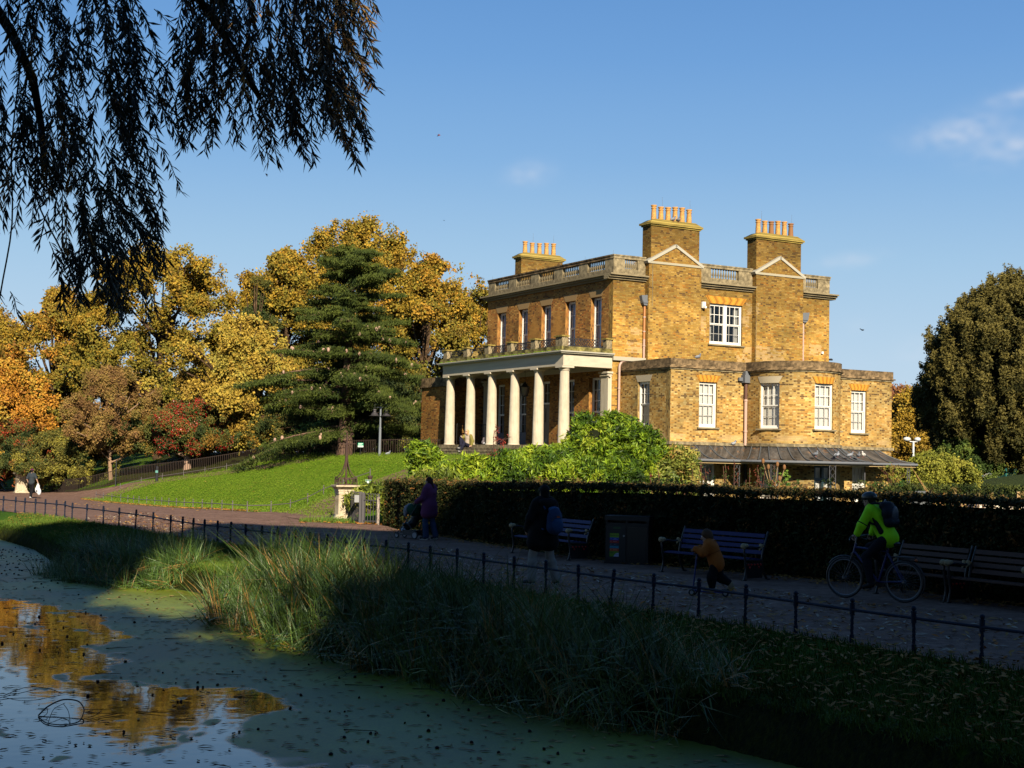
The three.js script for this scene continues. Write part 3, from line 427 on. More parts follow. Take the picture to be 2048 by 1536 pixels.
  hp('graffiti', [beam([12.3, 2.0, EZ + .004], [12.5, 2.35, EZ + .004], .006, .02), beam([12.35, 2.34, EZ + .004], [12.62, 1.95, EZ + .004], .006, .02), beam([12.28, 1.97, EZ + .004], [12.66, 1.97, EZ + .004], .006, .02), beam([12.85, 2.38, EZ + .004], [12.75, 2.15, EZ + .004], .006, .02), beam([12.75, 2.15, EZ + .004], [12.95, 2.15, EZ + .004], .006, .02)], M(.28, .26, .18, .9));
  // pipe in the corner by the bow
  const g3 = group('downpipe', house); part('pipe', [CYL(.075, .075, 2.9, 4.6, 3.1, EZ + .12, 10)], mPipe, g3); part('pipe', [CYL(.077, .077, .75, 4.6, 5.2, EZ + .12, 10)], M(.15, .08, .06, .6), g3); part('pipe_collar', [CYL(.095, .095, .08, 4.6, 5.1, EZ + .12, 10), CYL(.095, .095, .08, 4.6, 3.7, EZ + .12, 10)], mPipe, g3); part('hopper', [BX(.34, .36, .3, 4.58, 6.12, EZ + .14), BX(.26, .2, .26, 4.6, 6.38, EZ + .12), BX(.2, .16, .1, 4.3, 6.1, EZ + .1)], mGrey, g3);
  hp('downpipe', [CYL(.06, .06, 2.4, 4.62, .0, EZ + .12, 8)], mIron);
}
{ // tented lead canopy on trellis posts, round the bow
  const TO = 3.06, EA = 2.43, OUT = 1.4, L0 = .42, L1 = 13.95, prof = (t) => TO - (TO - EA) * (1 - Math.pow(1 - t, 1.9)), o = [], ribs = [], gut = [];
  const ER = BR + OUT, vx = Math.sqrt(ER * ER - (OUT - .95) ** 2), vl = BU - vx, vr = BU + vx; // eaves of the flats meet the round eaves here
  const sheet = (a, b, n) => o.push(gridGeo(n, 8, (u, v) => { const A = a(u), B = b(u), x = lerp(A[0], B[0], v), z = lerp(A[1], B[1], v); return [x, prof(v), z, u * 4, v * 1.5]; }));
  const flat = (x0, x1, t0, t1) => sheet((u) => [lerp(t0, t1, u), EZ + .02], (u) => [lerp(x0, x1, u), EZ + OUT], 8);
  flat(L0, vl, 1.62, BU - BR, 0); flat(vr, L1, BU + BR, 12.72);
  sheet((u) => [1.62 - .001, EZ + .02], (u) => [L0, lerp(EZ + .02, EZ + OUT, u)], 6); sheet((u) => [12.72, EZ + .02], (u) => [L1, lerp(EZ + OUT, EZ + .02, u)], 6);
  const angE = Math.acos((OUT - .95) / -ER) * 0, ae = Math.asin(vx / ER) ; const bowLo = -(Math.PI - ae), top = (a) => Math.abs(a) > Math.PI / 2 ? [BU + Math.sign(a) * BR, BZ - (Math.abs(a) - Math.PI / 2) / (ae + Math.PI / 2 - Math.PI / 2 + .2) * .95] : [BU + Math.sin(a) * (BR + .02), BZ + Math.cos(a) * (BR + .02)];
  const amax = Math.PI / 2 - Math.asin((OUT - .95) / ER); // eaves angle at the valley
  const bowTop = (a) => { const t = Math.abs(a) / amax; return t > .86 ? [BU + Math.sign(a) * (BR + .02), lerp(BZ, EZ + .02, (t - .86) / .14)] : [BU + Math.sin(a / .86 / amax * Math.PI / 2) * (BR + .02), BZ + Math.cos(a / .86 / amax * Math.PI / 2) * (BR + .02)]; };
  sheet((u) => bowTop(lerp(-amax, amax, u)), (u) => { const a = lerp(-amax, amax, u); return [BU + Math.sin(a) * ER, BZ + Math.cos(a) * ER]; }, 40);
  const lead = M(1, 1, 1, .55, { map: (() => { const A = field(256, 3.3, 10, 5), B = field(256, 8.8, 40, 3); return dataTex(512, 512, (x, y) => { const s = A(x / 512, y / 2048), n = 1 + s * .8 + B(x / 512, y / 1400) * .5, rust = sstep(.12, .4, A(x / 512 + .37, y / 512 + .2)); return [clamp(80 * n + 40 * rust, 0, 255), clamp(76 * n + 12 * rust, 0, 255), clamp(72 * n - 10 * rust, 0, 255)]; }, { rx: .5, ry: .5 }); })(), metalness: .15 });
  hp('canopy_roof', o, lead).userData.label = 'dark swept lead roof of the verandah';
  const rib = (A, B) => { const pts = []; for (let k = 0; k <= 7; k++) { const v = k / 7 * .94; pts.push([lerp(A[0], B[0], v), prof(v) + .03, lerp(A[1], B[1], v)]); } part('canopy_rib', tube(pts, .03, 10, 5), mLead, house); };
  rib([1.62, EZ], [L0, EZ + OUT]); rib([12.72, EZ], [L1, EZ + OUT]);
  for (let x = 1.85; x < 4.5; x += .78) rib([x, EZ], [Math.min(x + (x < 3.3 ? 0 : 0), vl + .8), EZ + OUT * (x > vl ? clamp((BU - BR - x) / (BU - BR - vl), .2, 1) : 1)]);
  for (let x = 9.2; x < 12.7; x += .82) rib([x, EZ], [x < vr ? x + .6 : x, EZ + OUT]);
  for (let k = 0; k <= 16; k++) { const a = lerp(-amax * .93, amax * .93, k / 16), t = bowTop(a); rib(t, [BU + Math.sin(a) * ER, BZ + Math.cos(a) * ER]); }
  const ev = [[L0, EZ + .1], [L0, EZ + OUT], [vl, EZ + OUT]]; for (let k = 1; k < 30; k++) { const a = lerp(-amax, amax, k / 30); ev.push([BU + Math.sin(a) * ER, BZ + Math.cos(a) * ER]); } ev.push([vr, EZ + OUT], [L1, EZ + OUT], [L1, EZ + .1]);
  for (let i = 0; i < ev.length - 1; i++) { gut.push(bar([ev[i][0], EA - .04, ev[i][1]], [ev[i + 1][0], EA - .04, ev[i + 1][1]], .062, 8), SPH(.062, ev[i][0], EA - .04, ev[i][1], 8, 6)); }
  hp('gutter', gut, mGrey);
  const cre = []; for (let i = 0; i < ev.length - 1; i++) { const s = .9; const f = (p) => { const dx = p[0] - BU, dz = p[1] - BZ; return p[0] > vl && p[0] < vr && p[1] > EZ + OUT + .01 ? [BU + dx * .96, BZ + dz * .96] : [p[0], p[1] - .1]; }; const A = f(ev[i]), B = f(ev[i + 1]); cre.push(beam([A[0], EA - .12, A[1]], [B[0], EA - .12, B[1]], .05, .1)); } hp('fascia', cre, M(.5, .36, .18, .8));
  const post = (() => { const q = []; for (const s of [-1, 1]) q.push(BX(.025, 2.2, .025, s * .15, 1.1, 0)); for (let k = 0; k < 7; k++) { const y = k * .31; q.push(beam([-.15, y, 0], [.15, y + .31, 0], .012, .014), beam([.15, y, 0], [-.15, y + .31, 0], .012, .014)); } q.push(BX(.34, .03, .03, 0, 2.2, 0), BX(.34, .03, .03, 0, .02, 0)); return merge(q); })();
  for (const [x, z, a] of [[.62, EZ + 1.25, 0], [3.25, EZ + 1.25, 0], [BU - .62, BZ + 3.27, -.2], [BU + 2.95, BZ + 1.45, .9], [13.55, EZ + 1.25, .4], [4.0, EZ + 2.9, -1.0]]) { const m = part('canopy_post', post, M(.10, .10, .11, .6), house); m.position.set(x, .12, z); m.rotation.y = a; }
  hp('terrace', [BL(.2, 14.2, -.4, .12, EZ, EZ + 5)], mStone);
}
shade(house);
// ---------------------------------------------------------------- leaves and crowns
const leafMat = M(1, 1, 1, .62), glossLeaf = M(1, 1, 1, .5, { specularIntensity: .4 }), needleMat = M(1, 1, 1, .75), barkMat = M(1, 1, 1, .95, { map: (() => { const A = field(256, 4.4, 24, 4); return dataTex(256, 512, (x, y) => { const n = 1 + A(x / 256 * 2, y / 2048) * 1.3; return [88 * n, 70 * n, 52 * n].map((c) => clamp(c, 0, 255)); }); })() });
function leafCluster(seed, n, spread, len, wid, { up = .35, fold = .25, flat = 1 } = {}) { // n folded leaves in a ball
  const r = rng(seed), p = [];
  for (let i = 0; i < n; i++) {
    const c = V3((r() + r() - 1) * spread, (r() + r() - 1) * spread * flat, (r() + r() - 1) * spread);
    const d = V3(r() - .5, r() - .6, r() - .5).normalize(), s = V3().crossVectors(d, V3(r() - .5, up + r() * .6, r() - .5)).normalize(), nn = V3().crossVectors(s, d), L = len * (.65 + .6 * r()), Wd = wid * (.65 + .6 * r());
    const a = c.clone().addScaledVector(d, -L / 2), b = c.clone().addScaledVector(d, L / 2), m1 = c.clone().addScaledVector(s, Wd / 2).addScaledVector(nn, fold * Wd), m2 = c.clone().addScaledVector(s, -Wd / 2).addScaledVector(nn, fold * Wd);
    p.push([a.toArray(), m1.toArray(), b.toArray()], [a.toArray(), b.toArray(), m2.toArray()]);
  }
  return quads(p);
}
const mixc = (a, b, t) => [lerp(a[0], b[0], t), lerp(a[1], b[1], t), lerp(a[2], b[2], t)];
// lobes: [x, y, z, rx, ry, rz] ellipsoids in the tree's own frame
function autoLobes(seed, n, env, size) { // env(t) -> radius at height t (0 bottom, 1 top)
  const r = rng(seed), o = []; let guard = 0;
  while (o.length < n && guard++ < 5000) { const t = Math.pow(r(), .85), a = r() * 6.283, R = env.prof(t) * (env.jag ? 1 + env.jag * 1.6 * noise(Math.cos(a) * 1.3 + seed, t * 3.2, Math.sin(a) * 1.3) + env.jag * .5 * (r() - .5) : 1), q = Math.pow(.04 + .96 * r(), env.shell ?? .5) * R, s = size * (.55 + .9 * r() * r() + .15 * r()); o.push([Math.cos(a) * q * env.rx, env.y0 + t * (env.y1 - env.y0), Math.sin(a) * q * (env.rz ?? env.rx), s, s * .8, s]); }
  if (env.tips) for (let i = 0; i < n * .5; i++) { const t = .25 + .75 * r(), a = r() * 6.283, R = env.prof(t) * (1 + env.jag * 1.6 * noise(Math.cos(a) * 1.3 + seed, t * 3.2, Math.sin(a) * 1.3)) * (1.0 + .12 * r()), s = size * (.25 + .3 * r()); o.push([Math.cos(a) * R * env.rx, env.y0 + t * (env.y1 - env.y0) + size * .4 * t, Math.sin(a) * R * env.rx, s * .8, s * 1.4, s * .8]); }
  return o;
}
function leavesIn(seed, lobes, count, colors, { scale = 1, hole = .0, skin = .5, filter = null, tint = 1.2, fuzzy = false, low = null } = {}) {
  const r = rng(seed), o = [], ylo = Math.min(...lobes.map((l) => l[1])), yhi = Math.max(...lobes.map((l) => l[1])) + .01, vol = lobes.map((l) => l[3] * l[4] * l[5]), tot = vol.reduce((a, b) => a + b, 0);
  lobes.forEach((l, i) => {
    const n = Math.round(count * vol[i] / tot), k0 = r();
    for (let j = 0; j < n; j++) {
      const a = r() * 6.283, c = r() * 2 - 1, s = Math.sqrt(1 - c * c), q = fuzzy ? Math.sqrt(-Math.log(1 - .97 * r())) * .72 : Math.pow(r(), skin), x = l[0] + Math.cos(a) * s * q * l[3], y = l[1] + c * q * l[4], z = l[2] + Math.sin(a) * s * q * l[5];
      const f = fbm(x * .55 + seed, y * .55, z * .55, 3); if (hole && f + .9 * noise(x * .3 + seed, y * .3, z * .3) < -.36 + hole * 1.7) continue; if (filter && !filter(x, y, z, r)) continue;
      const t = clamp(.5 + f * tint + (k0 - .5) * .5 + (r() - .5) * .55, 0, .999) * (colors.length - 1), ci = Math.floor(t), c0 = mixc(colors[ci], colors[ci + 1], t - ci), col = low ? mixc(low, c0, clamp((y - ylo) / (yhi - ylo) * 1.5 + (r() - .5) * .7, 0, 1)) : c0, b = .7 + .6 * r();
      o.push([x, y, z, r() * 6.28, r() * 6.28, r() * 6.28, scale * (.7 + .6 * r()), col[0] * b, col[1] * b, col[2] * b]);
    }
  });
  return o;
}
function limbs(seed, h, trunkR, lobes, fork = .35, n = 14) { // trunk and limbs that reach for the lobes
  const r = rng(seed), top = Math.max(...lobes.map((l) => l[1])) * .86, o = [taper([[0, -.4, 0], [.06 * h * (r() - .5), h * .25, .05 * h * (r() - .5)], [0, top * .6, 0], [.1 * (r() - .5), top, 0]], trunkR, trunkR * .12, 14, 9, .8)];
  const pick = lobes.slice().sort(() => r() - .5).slice(0, n);
  for (const l of pick) { const y0 = Math.max(h * fork * .8, Math.min(l[1] * .62, top * .7)) * (.8 + .3 * r()); o.push(taper([[0, y0, 0], [l[0] * .4, lerp(y0, l[1], .38), l[2] * .4], [l[0] * .8, l[1] * .93, l[2] * .8], [l[0] * 1.02, l[1] + l[4] * .4, l[2] * 1.02]], trunkR * .38, .02, 9, 6)); }
  return merge(o);
}
const G_plane = [1, 2].map((s) => leafCluster(100 + s, 9, .40, .22, .17)), G_small = leafCluster(120, 10, .26, .13, .09), G_twig = leafCluster(121, 9, .3, .2, .035, { fold: .1 });
const GOLD = [[.10, .06, .014], [.26, .15, .02], [.42, .26, .028], [.26, .20, .028], [.20, .17, .028], [.46, .26, .03]];
const ORANGE = [[.26, .11, .02], [.46, .19, .025], [.50, .26, .035], [.42, .30, .05]], OLIVE = [[.12, .11, .025], [.24, .20, .035], [.30, .27, .045], [.40, .30, .05]], BROWN = [[.12, .065, .03], [.24, .13, .05], [.28, .18, .05], [.18, .14, .035]];
const GREEN = [[.035, .06, .014], [.06, .10, .02], [.12, .17, .03], [.22, .24, .05]], DARKG = [[.02, .035, .012], [.04, .06, .018], [.07, .09, .022], [.16, .14, .03]];
function tree(name, label, x, z, o) {
  const t = thing(name, label, o.cat ?? 'tree', [x, o.y ?? gy(x, z), z], 0, o.group), lobes = o.lobes ?? autoLobes(o.seed, o.n ?? 40, o.env, o.size);
  part('trunk', limbs(o.seed + 1, o.h, o.trunk ?? .35, lobes, o.fork, o.limbs ?? 16), o.bark ?? barkMat, t);
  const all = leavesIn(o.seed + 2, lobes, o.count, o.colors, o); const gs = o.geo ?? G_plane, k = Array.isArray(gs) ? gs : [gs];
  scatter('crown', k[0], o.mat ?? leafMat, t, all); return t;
}
const plume = (a) => ({ prof: table(a) });
const round = [[0, .55], [.15, .85], [.4, 1], [.7, .85], [.88, .55], [1, .2]];
// big planes, left to right. size = lobe radius
const TREES = [
  ['plane_tree', 'golden plane tree cut by the left edge of the picture', -42.5, -112, { seed: 201, h: 15, y0: 3, y1: 14.2, R: 5.2, n: 44, size: 1.7, count: 9000, colors: GOLD }],
  ['plane_tree', 'slim orange gold tree left of the broad golden plane, below the hanging willow', -34.8, -108, { seed: 203, h: 15, y0: 2, y1: 14.6, R: 3.5, n: 40, size: 1.5, count: 9000, colors: [...ORANGE, ...GOLD] }],
  ['plane_tree', 'broad golden plane tree with sky showing through, left of the cedar', -26.3, -106, { seed: 205, h: 16, y0: 2.5, y1: 15.5, R: 7.2, n: 66, size: 1.9, count: 19000, colors: GOLD, hole: .10 }],
  ['plane_tree', 'thin topped golden tree between the broad plane and the cedar', -19.6, -112, { seed: 207, h: 15, y0: 3, y1: 15.0, R: 2.9, n: 30, size: 1.4, count: 5200, colors: GOLD, hole: .12 }],
  ['plane_tree', 'tallest golden plane tree rising behind the cedar top', -11.6, -108, { seed: 209, h: 18, y0: 3, y1: 17.6, R: 6.0, n: 70, size: 1.9, count: 18000, colors: GOLD, hole: .12 }],
  ['plane_tree', 'left shoulder of golden leaves beside the tallest plane', -16.8, -104, { seed: 211, h: 15, y0: 3, y1: 15.0, R: 3.3, n: 36, size: 1.6, count: 9000, colors: GOLD, hole: .10 }],
  ['plane_tree', 'golden plane tree between the cedar and the house portico', -6.5, -104, { seed: 213, h: 15.5, y0: 3, y1: 15.0, R: 4.3, n: 50, size: 1.7, count: 12500, colors: [...GOLD, [.42, .22, .03]], hole: .11 }],
  ['plane_tree', 'lower olive gold tree touching the left corner of the house', -2.9, -106, { seed: 215, h: 13, y0: 1, y1: 12.2, R: 3.6, n: 40, size: 1.5, count: 8500, colors: [...OLIVE, ...GOLD], hole: .10 }],
  ['maple_tree', 'pale yellow rounded tree left of the cedar branches', -18.2, -94, { seed: 217, h: 9.5, y0: .5, y1: 9.0, R: 4.2, n: 48, size: 1.3, count: 12000, colors: [[.16, .10, .02], [.36, .23, .035], [.46, .32, .05], [.32, .27, .05]], hole: .06 }],
  ['beech_tree', 'fiery orange tree low at the left edge', -36.5, -100, { seed: 219, h: 9, y0: .5, y1: 8.8, R: 4.4, n: 40, size: 1.3, count: 9000, colors: ORANGE }],
  ['hawthorn_tree', 'brown feathery tree with a slanting pale trunk behind the lawn railing', -26.3, -94, { seed: 221, h: 7.2, y0: 1.6, y1: 7.3, R: 3.3, n: 46, size: .95, count: 11000, hole: .06, colors: BROWN, geo: G_small, trunk: .17, fork: .15, bark: M(.34, .22, .14, .95) }],
  ['shrub', 'yellow green shrub under the brown tree beside the lawn tip', -29.8, -95.5, { seed: 223, h: 3.8, y0: .2, y1: 4.0, R: 3.0, n: 36, size: .8, count: 7000, colors: [...DARKG, ...OLIVE.slice(0, 3)], geo: G_small, trunk: .08, cat: 'shrub' }],
  ['shrub', 'dark shrub with red leaves at the far left behind the stone pier', -33.6, -97, { seed: 225, h: 4, y0: .1, y1: 4.6, R: 3.4, n: 40, size: .9, count: 7500, colors: [...DARKG, [.34, .04, .02], [.14, .12, .03]], geo: G_small, trunk: .08, cat: 'shrub' }],
  ['holly_tree', 'small dark evergreen half hidden by gold leaves left of the cedar top', -18.4, -101, { seed: 227, h: 14, y0: 6.2, y1: 12.6, R: 1.5, n: 24, size: .8, count: 3600, colors: DARKG, geo: G_small }],
  ['shrub', 'fresh green shrub behind the railing under the cedar', -11.6, -87, { seed: 229, h: 2.4, y0: .1, y1: 1.9, R: 1.6, n: 20, size: .5, count: 2400, colors: [[.05, .12, .03], [.10, .2, .05], [.2, .3, .08]], geo: G_small, trunk: .05, cat: 'shrub' }],
  ['laurel_thicket', 'dark evergreen thicket in the shade behind the cedar trunk', -8.8, -93, { seed: 231, h: 5.5, y0: 0, y1: 5.6, R: 6.5, n: 60, size: 1.2, count: 12000, colors: DARKG, geo: G_small, trunk: .1, cat: 'shrub' }],
  ['laurel_thicket', 'dark undergrowth below the pale yellow tree behind the railing', -20.5, -95.5, { seed: 233, h: 3.8, y0: 0, y1: 3.4, R: 6.5, n: 54, size: 1.0, count: 10000, colors: [...DARKG, [.26, .13, .02]], geo: G_small, trunk: .1, cat: 'shrub' }],
  ['beech_tree', 'copper brown tree behind the right end of the side wing', 33.0, -124, { seed: 235, h: 9, y0: 0, y1: 8.9, R: 4.6, n: 40, size: 1.2, count: 8000, colors: [[.16, .06, .04], [.28, .11, .06], [.32, .16, .05]], geo: G_small, scale: 1.5 }],
  ['plane_tree', 'golden tree behind the floodlight at the right of the house', 33.8, -116, { seed: 237, h: 8.5, y0: 0, y1: 8.2, R: 4.6, n: 44, size: 1.2, count: 9500, colors: [[.16, .10, .02], [.32, .2, .03], [.44, .27, .03], [.3, .24, .04]] }],
  ['shrub', 'yellow green spreading shrub behind the dark bin at the right', 21.5, -72, { seed: 239, h: 2.8, y0: -.2, y1: 2.5, R: 2.2, n: 34, size: .6, count: 6000, colors: [[.10, .12, .02], [.22, .23, .03], [.34, .32, .05]], geo: G_small, trunk: .07, cat: 'shrub' }],
  ['shrub', 'dark green shrub between the golden tree and the great oak', 26.6, -84, { seed: 241, h: 3.6, y0: 0, y1: 3.7, R: 2.5, n: 30, size: .7, count: 5000, colors: GREEN, geo: G_small, trunk: .07, cat: 'shrub' }],
  ['plane_tree', 'golden leaves glowing beneath the great oak at the right edge', 40.5, -118, { seed: 243, h: 8, y0: 1, y1: 8, R: 5.4, n: 40, size: 1.3, count: 7000, colors: GOLD }],
];
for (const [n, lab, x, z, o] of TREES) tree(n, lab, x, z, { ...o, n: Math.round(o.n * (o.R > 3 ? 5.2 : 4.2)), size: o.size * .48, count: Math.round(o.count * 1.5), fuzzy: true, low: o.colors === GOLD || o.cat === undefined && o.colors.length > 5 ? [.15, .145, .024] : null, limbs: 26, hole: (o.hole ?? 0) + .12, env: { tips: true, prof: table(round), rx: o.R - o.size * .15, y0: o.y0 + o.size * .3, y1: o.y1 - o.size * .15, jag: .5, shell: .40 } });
{ // red berried shrub
  const x = -20.7, z = -91.2, t = thing('cotoneaster_bush', 'spreading bush covered in red berries beside the lawn railing', 'bush', [x, gy(x, z), z]);
  const lobes = autoLobes(301, 70, { prof: table([[0, .7], [.3, 1], [.7, .8], [1, .3]]), rx: 3.0, rz: 2.0, y0: 1.0, y1: 4.0 }, .62);
  part('trunk', [limbs(302, 2.4, .3, lobes, .1, 10)], M(.38, .25, .18, .95), t);
  scatter('leaves', G_small, leafMat, t, leavesIn(303, lobes, 8000, [[.02, .035, .01], [.05, .075, .02], [.10, .12, .03], [.2, .13, .03]]));
  scatter('berries', leafCluster(304, 12, .16, .06, .06), M(1, 1, 1, .35), t, leavesIn(305, lobes, 5200, [[.35, .02, .012], [.50, .035, .02], [.58, .08, .04]], { skin: .14 }));
}
{ // cedar: level plates of needles on long limbs
  const x = -9.4, z = -80.5, base = gy(x, z), H = 12.0, t = thing('cedar_tree', 'dark green layered cedar in front of the golden trees', 'tree', [x, base, z]), r = rng(401), wood = [], tufts = [], cones = [];
  wood.push(taper([[0, -.5, 0], [.05, 2, 0], [.1, 6, 0], [.3, H - .6, 0]], .52, .05, 16, 10, .8));
  const prof = table([[.10, 5.6], [.2, 5.5], [.35, 5.0], [.5, 4.3], [.62, 3.5], [.75, 3.0], [.86, 2.5], [.94, 1.7], [1, .5]]);
  const TIERS = 14, PER = 7;
  for (let k = 0; k < TIERS * PER + 4; k++) {
    const extra = k - TIERS * PER, tier = Math.floor(k / PER), f = extra >= 0 ? [.10, .33, .16, .24][extra] : .09 + .91 * Math.pow((tier + .1 + .8 * r()) / TIERS, .94), y = f * H, a = extra >= 0 ? [3.25, 3.1, -.25, .2][extra] : (k % PER) * 6.283 / PER + tier * 1.1 + (r() - .5) * .7, L = extra >= 0 ? [6.3, 6.1, 5.8, 5.5][extra] : prof(f) * (.40 + .66 * Math.pow(r(), .8)), rise = lerp(.10, .42, f) + (r() - .5) * .3, droop = lerp(.22, .10, f) + .12 * r();
    const at = (q) => { const d = q * L; return [Math.cos(a) * d + .1 * f, y + d * rise - droop * d * d / Math.max(L, .6) * 1.1, Math.sin(a) * d]; };
    if (f < .97) wood.push(taper([at(0), at(.35), at(.7), at(.97)], lerp(.11, .03, f), .012, 6, 5));
    const nS = Math.round(46 * L / 3 + 8);
    for (let s = 0; s < nS; s++) {
      const q = .16 + .84 * Math.pow(r(), .75), w = (r() - .5) * 2, side = w * (.24 + .26 * (1 - q)) * L * .58 * Math.sin(Math.min(q * 1.2, 1) * 2.4), p = at(q), px = p[0] - Math.sin(a) * side, pz = p[2] + Math.cos(a) * side, py = p[1] - Math.abs(side) * .26 + (r() - .5) * .06;
      const c = mixc([.014, .032, .010], [.105, .130, .022], clamp(.28 + .3 * q + fbm(px, py, pz) * 1.0 + (r() - .5) * .6, 0, 1));  // yellow-green branch tips, also painted paler to stand for sunlight
      tufts.push([px, py, pz, a * -1 + (r() - .5) * 1.2, (r() - .5) * .3, (r() - .5) * .3, .85 + r() * .5, ...c]);
      if (f < .62 && r() < .045) cones.push([px, py + .08, pz, 0, 0, 0, .07 + .03 * r(), .46, .30, .22, 1.5]);
    }
  }
  const rr = rng(402), nd = []; for (let i = 0; i < 34; i++) { const c = V3((rr() - .5) * .8, (rr() - .5) * .06, (rr() - .5) * .5), d = V3(rr() - .2, .25 + rr() * .4, rr() - .5).normalize().multiplyScalar(.10 + .09 * rr()), s = V3().crossVectors(d, V3(rr() - .5, rr(), rr() - .5)).normalize().multiplyScalar(.022); nd.push([c.clone().sub(s).toArray(), c.clone().add(s).toArray(), c.clone().add(d).toArray()]); }
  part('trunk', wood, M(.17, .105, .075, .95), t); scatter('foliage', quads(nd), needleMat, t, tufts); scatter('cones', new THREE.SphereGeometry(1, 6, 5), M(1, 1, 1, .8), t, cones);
}
{ // great evergreen oak: upright tufts all over a smooth egg
  const x = 30.9, z = -86, t = thing('holm_oak', 'great dense evergreen oak with olive upright tufts at the right', 'tree', [x, gy(x, z), z]), r = rng(451), l = [], prof = table([[0, .72], [.12, .9], [.3, 1], [.5, .97], [.68, .84], [.82, .64], [.93, .36], [1, .1]]);
  part('trunk', [taper([[0, -.4, 0], [.1, 3, 0], [0, 9, 0]], .5, .1)], barkMat, t);
  const tuftN = 1250; for (let i = 0; i < tuftN; i++) { const f = Math.pow(r(), .9), a = r() * 6.283, R = 5.8 * prof(f) * (.80 + .26 * r()), cx = Math.cos(a) * R, cz = Math.sin(a) * R, cy = 1.6 + f * 11.0, hgt = .8 + 1.0 * r(), n = 26; for (let j = 0; j < n; j++) { const q = r(), w = (1 - q) * .42 + .06, c = mixc([.030, .034, .010], [.19, .155, .040], clamp(.1 + q * .75 + (r() - .5) * .5, 0, 1)); l.push([cx + (r() - .5) * w * 1.3 + Math.cos(a) * q * .35, cy + q * hgt, cz + (r() - .5) * w * 1.3 + Math.sin(a) * q * .35, r() * 6.28, r() * 6.28, r() * 6.28, .9 + .5 * r(), ...c]); } }  // tuft tips coloured lighter, sunlight put into the leaf colour
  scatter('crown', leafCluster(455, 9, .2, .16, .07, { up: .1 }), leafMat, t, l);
  const core = new THREE.SphereGeometry(1, 24, 16).scale(4.3, 4.9, 4.3).translate(0, 7.3, 0); part('crown_shade_core', core, M(.012, .014, .006, 1), t);  // near-black core painted as the shade deep in the crown
}
// ---- shrubs in front of the house
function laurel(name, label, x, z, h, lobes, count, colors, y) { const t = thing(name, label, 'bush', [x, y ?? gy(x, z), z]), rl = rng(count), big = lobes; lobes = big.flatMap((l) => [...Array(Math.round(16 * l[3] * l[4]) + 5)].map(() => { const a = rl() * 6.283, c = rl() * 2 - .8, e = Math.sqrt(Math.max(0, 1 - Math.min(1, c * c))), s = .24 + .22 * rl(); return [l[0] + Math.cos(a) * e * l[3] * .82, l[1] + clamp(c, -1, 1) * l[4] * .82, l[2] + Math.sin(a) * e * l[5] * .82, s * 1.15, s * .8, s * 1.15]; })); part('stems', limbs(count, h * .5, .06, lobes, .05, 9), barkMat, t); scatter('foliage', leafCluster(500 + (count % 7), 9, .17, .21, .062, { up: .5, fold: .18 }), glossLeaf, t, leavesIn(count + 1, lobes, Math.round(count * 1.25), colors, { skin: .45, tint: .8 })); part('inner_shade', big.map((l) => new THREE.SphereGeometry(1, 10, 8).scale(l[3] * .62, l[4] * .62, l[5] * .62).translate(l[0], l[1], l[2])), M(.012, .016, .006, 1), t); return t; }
const LAUREL = [[.018, .04, .005], [.06, .12, .008], [.17, .26, .012], [.34, .40, .03]];
laurel('laurel_bush', 'big rounded glossy laurel bush covering the house corner', 3.9, -55, 3.2, [[0, .9, 0, 2.2, 1.3, 1.4], [-.7, 1.9, .1, 1.15, 1.1, 1.1], [.55, 1.8, 0, 1.3, 1.15, 1.2], [-1.4, 1.0, .3, 1.1, 1.0, 1.0], [1.6, .9, .1, 1.1, 1.1, 1], [.1, 2.35, 0, .8, .65, .8], [-1.1, 2.5, 0, .5, .5, .5], [2.1, .3, .2, .8, .8, .8], [1.2, 1.7, .2, .9, .8, .8]], 7600, LAUREL, .95);
laurel('laurel_bush', 'low bright laurel below the portico, left of the big rounded bush', .9, -54, 2, [[0, .6, 0, 1.3, .9, 1], [-1.0, .5, .1, 1, .85, .9], [.7, .9, 0, .8, .7, .8], [-.3, 1.1, .1, .7, .5, .6], [1.3, .9, .2, .7, .7, .7]], 4200, LAUREL, 1.05);
laurel('laurel_bush', 'rounded laurel in front of the portico steps', -1.7, -53, 1.8, [[0, .4, 0, 1.0, .8, .8], [-.7, .3, 0, .7, .6, .7], [.8, .4, 0, .7, .7, .7], [.5, .8, 0, .5, .5, .5]], 3000, LAUREL, .75);
laurel('laurel_bush', 'small laurel at the left end of the portico steps', -3.2, -54, 1.6, [[0, .8, 0, .6, .7, .5], [.3, .3, .1, .6, .5, .5], [-.2, 1.2, 0, .35, .4, .35]], 1500, LAUREL, 1.0);
laurel('laurel_bush', 'arching laurel behind the garden gate', -3.7, -48.6, 1.5, [[-.1, .8, 0, .9, .5, .6], [.8, .9, 0, .8, .6, .6], [-1.0, .7, 0, .6, .4, .5], [1.5, .9, .2, .8, .6, .6], [.3, .5, .3, 1, .5, .5]], 2600, [[.03, .05, .01], [.10, .14, .014], [.19, .23, .025], [.30, .27, .05]], .05);
laurel('laurel_bush', 'leafy bush running up the slope behind the hedge end', -1.2, -49.5, 1.6, [[-1.1, .8, 0, .9, .6, .6], [0, 1.0, 0, 1, .7, .6], [1.2, 1.0, 0, 1.1, .8, .6], [2.4, .9, 0, 1, .8, .7], [3.6, .9, 0, 1, .8, .7], [4.9, .8, -.6, 1, .8, .7]], 5200, LAUREL, .45);
laurel('laurel_bush', 'bright spindly laurel at the left end of the verandah', 6.15, -54.5, 2.4, [[0, .7, 0, .7, .9, .6], [.4, 1.3, 0, .4, .5, .4], [-.5, .5, 0, .6, .7, .6], [.6, .5, 0, .4, .5, .4]], 1500, [[.05, .08, .015], [.16, .2, .03], [.3, .3, .06], [.4, .24, .06]], .8);
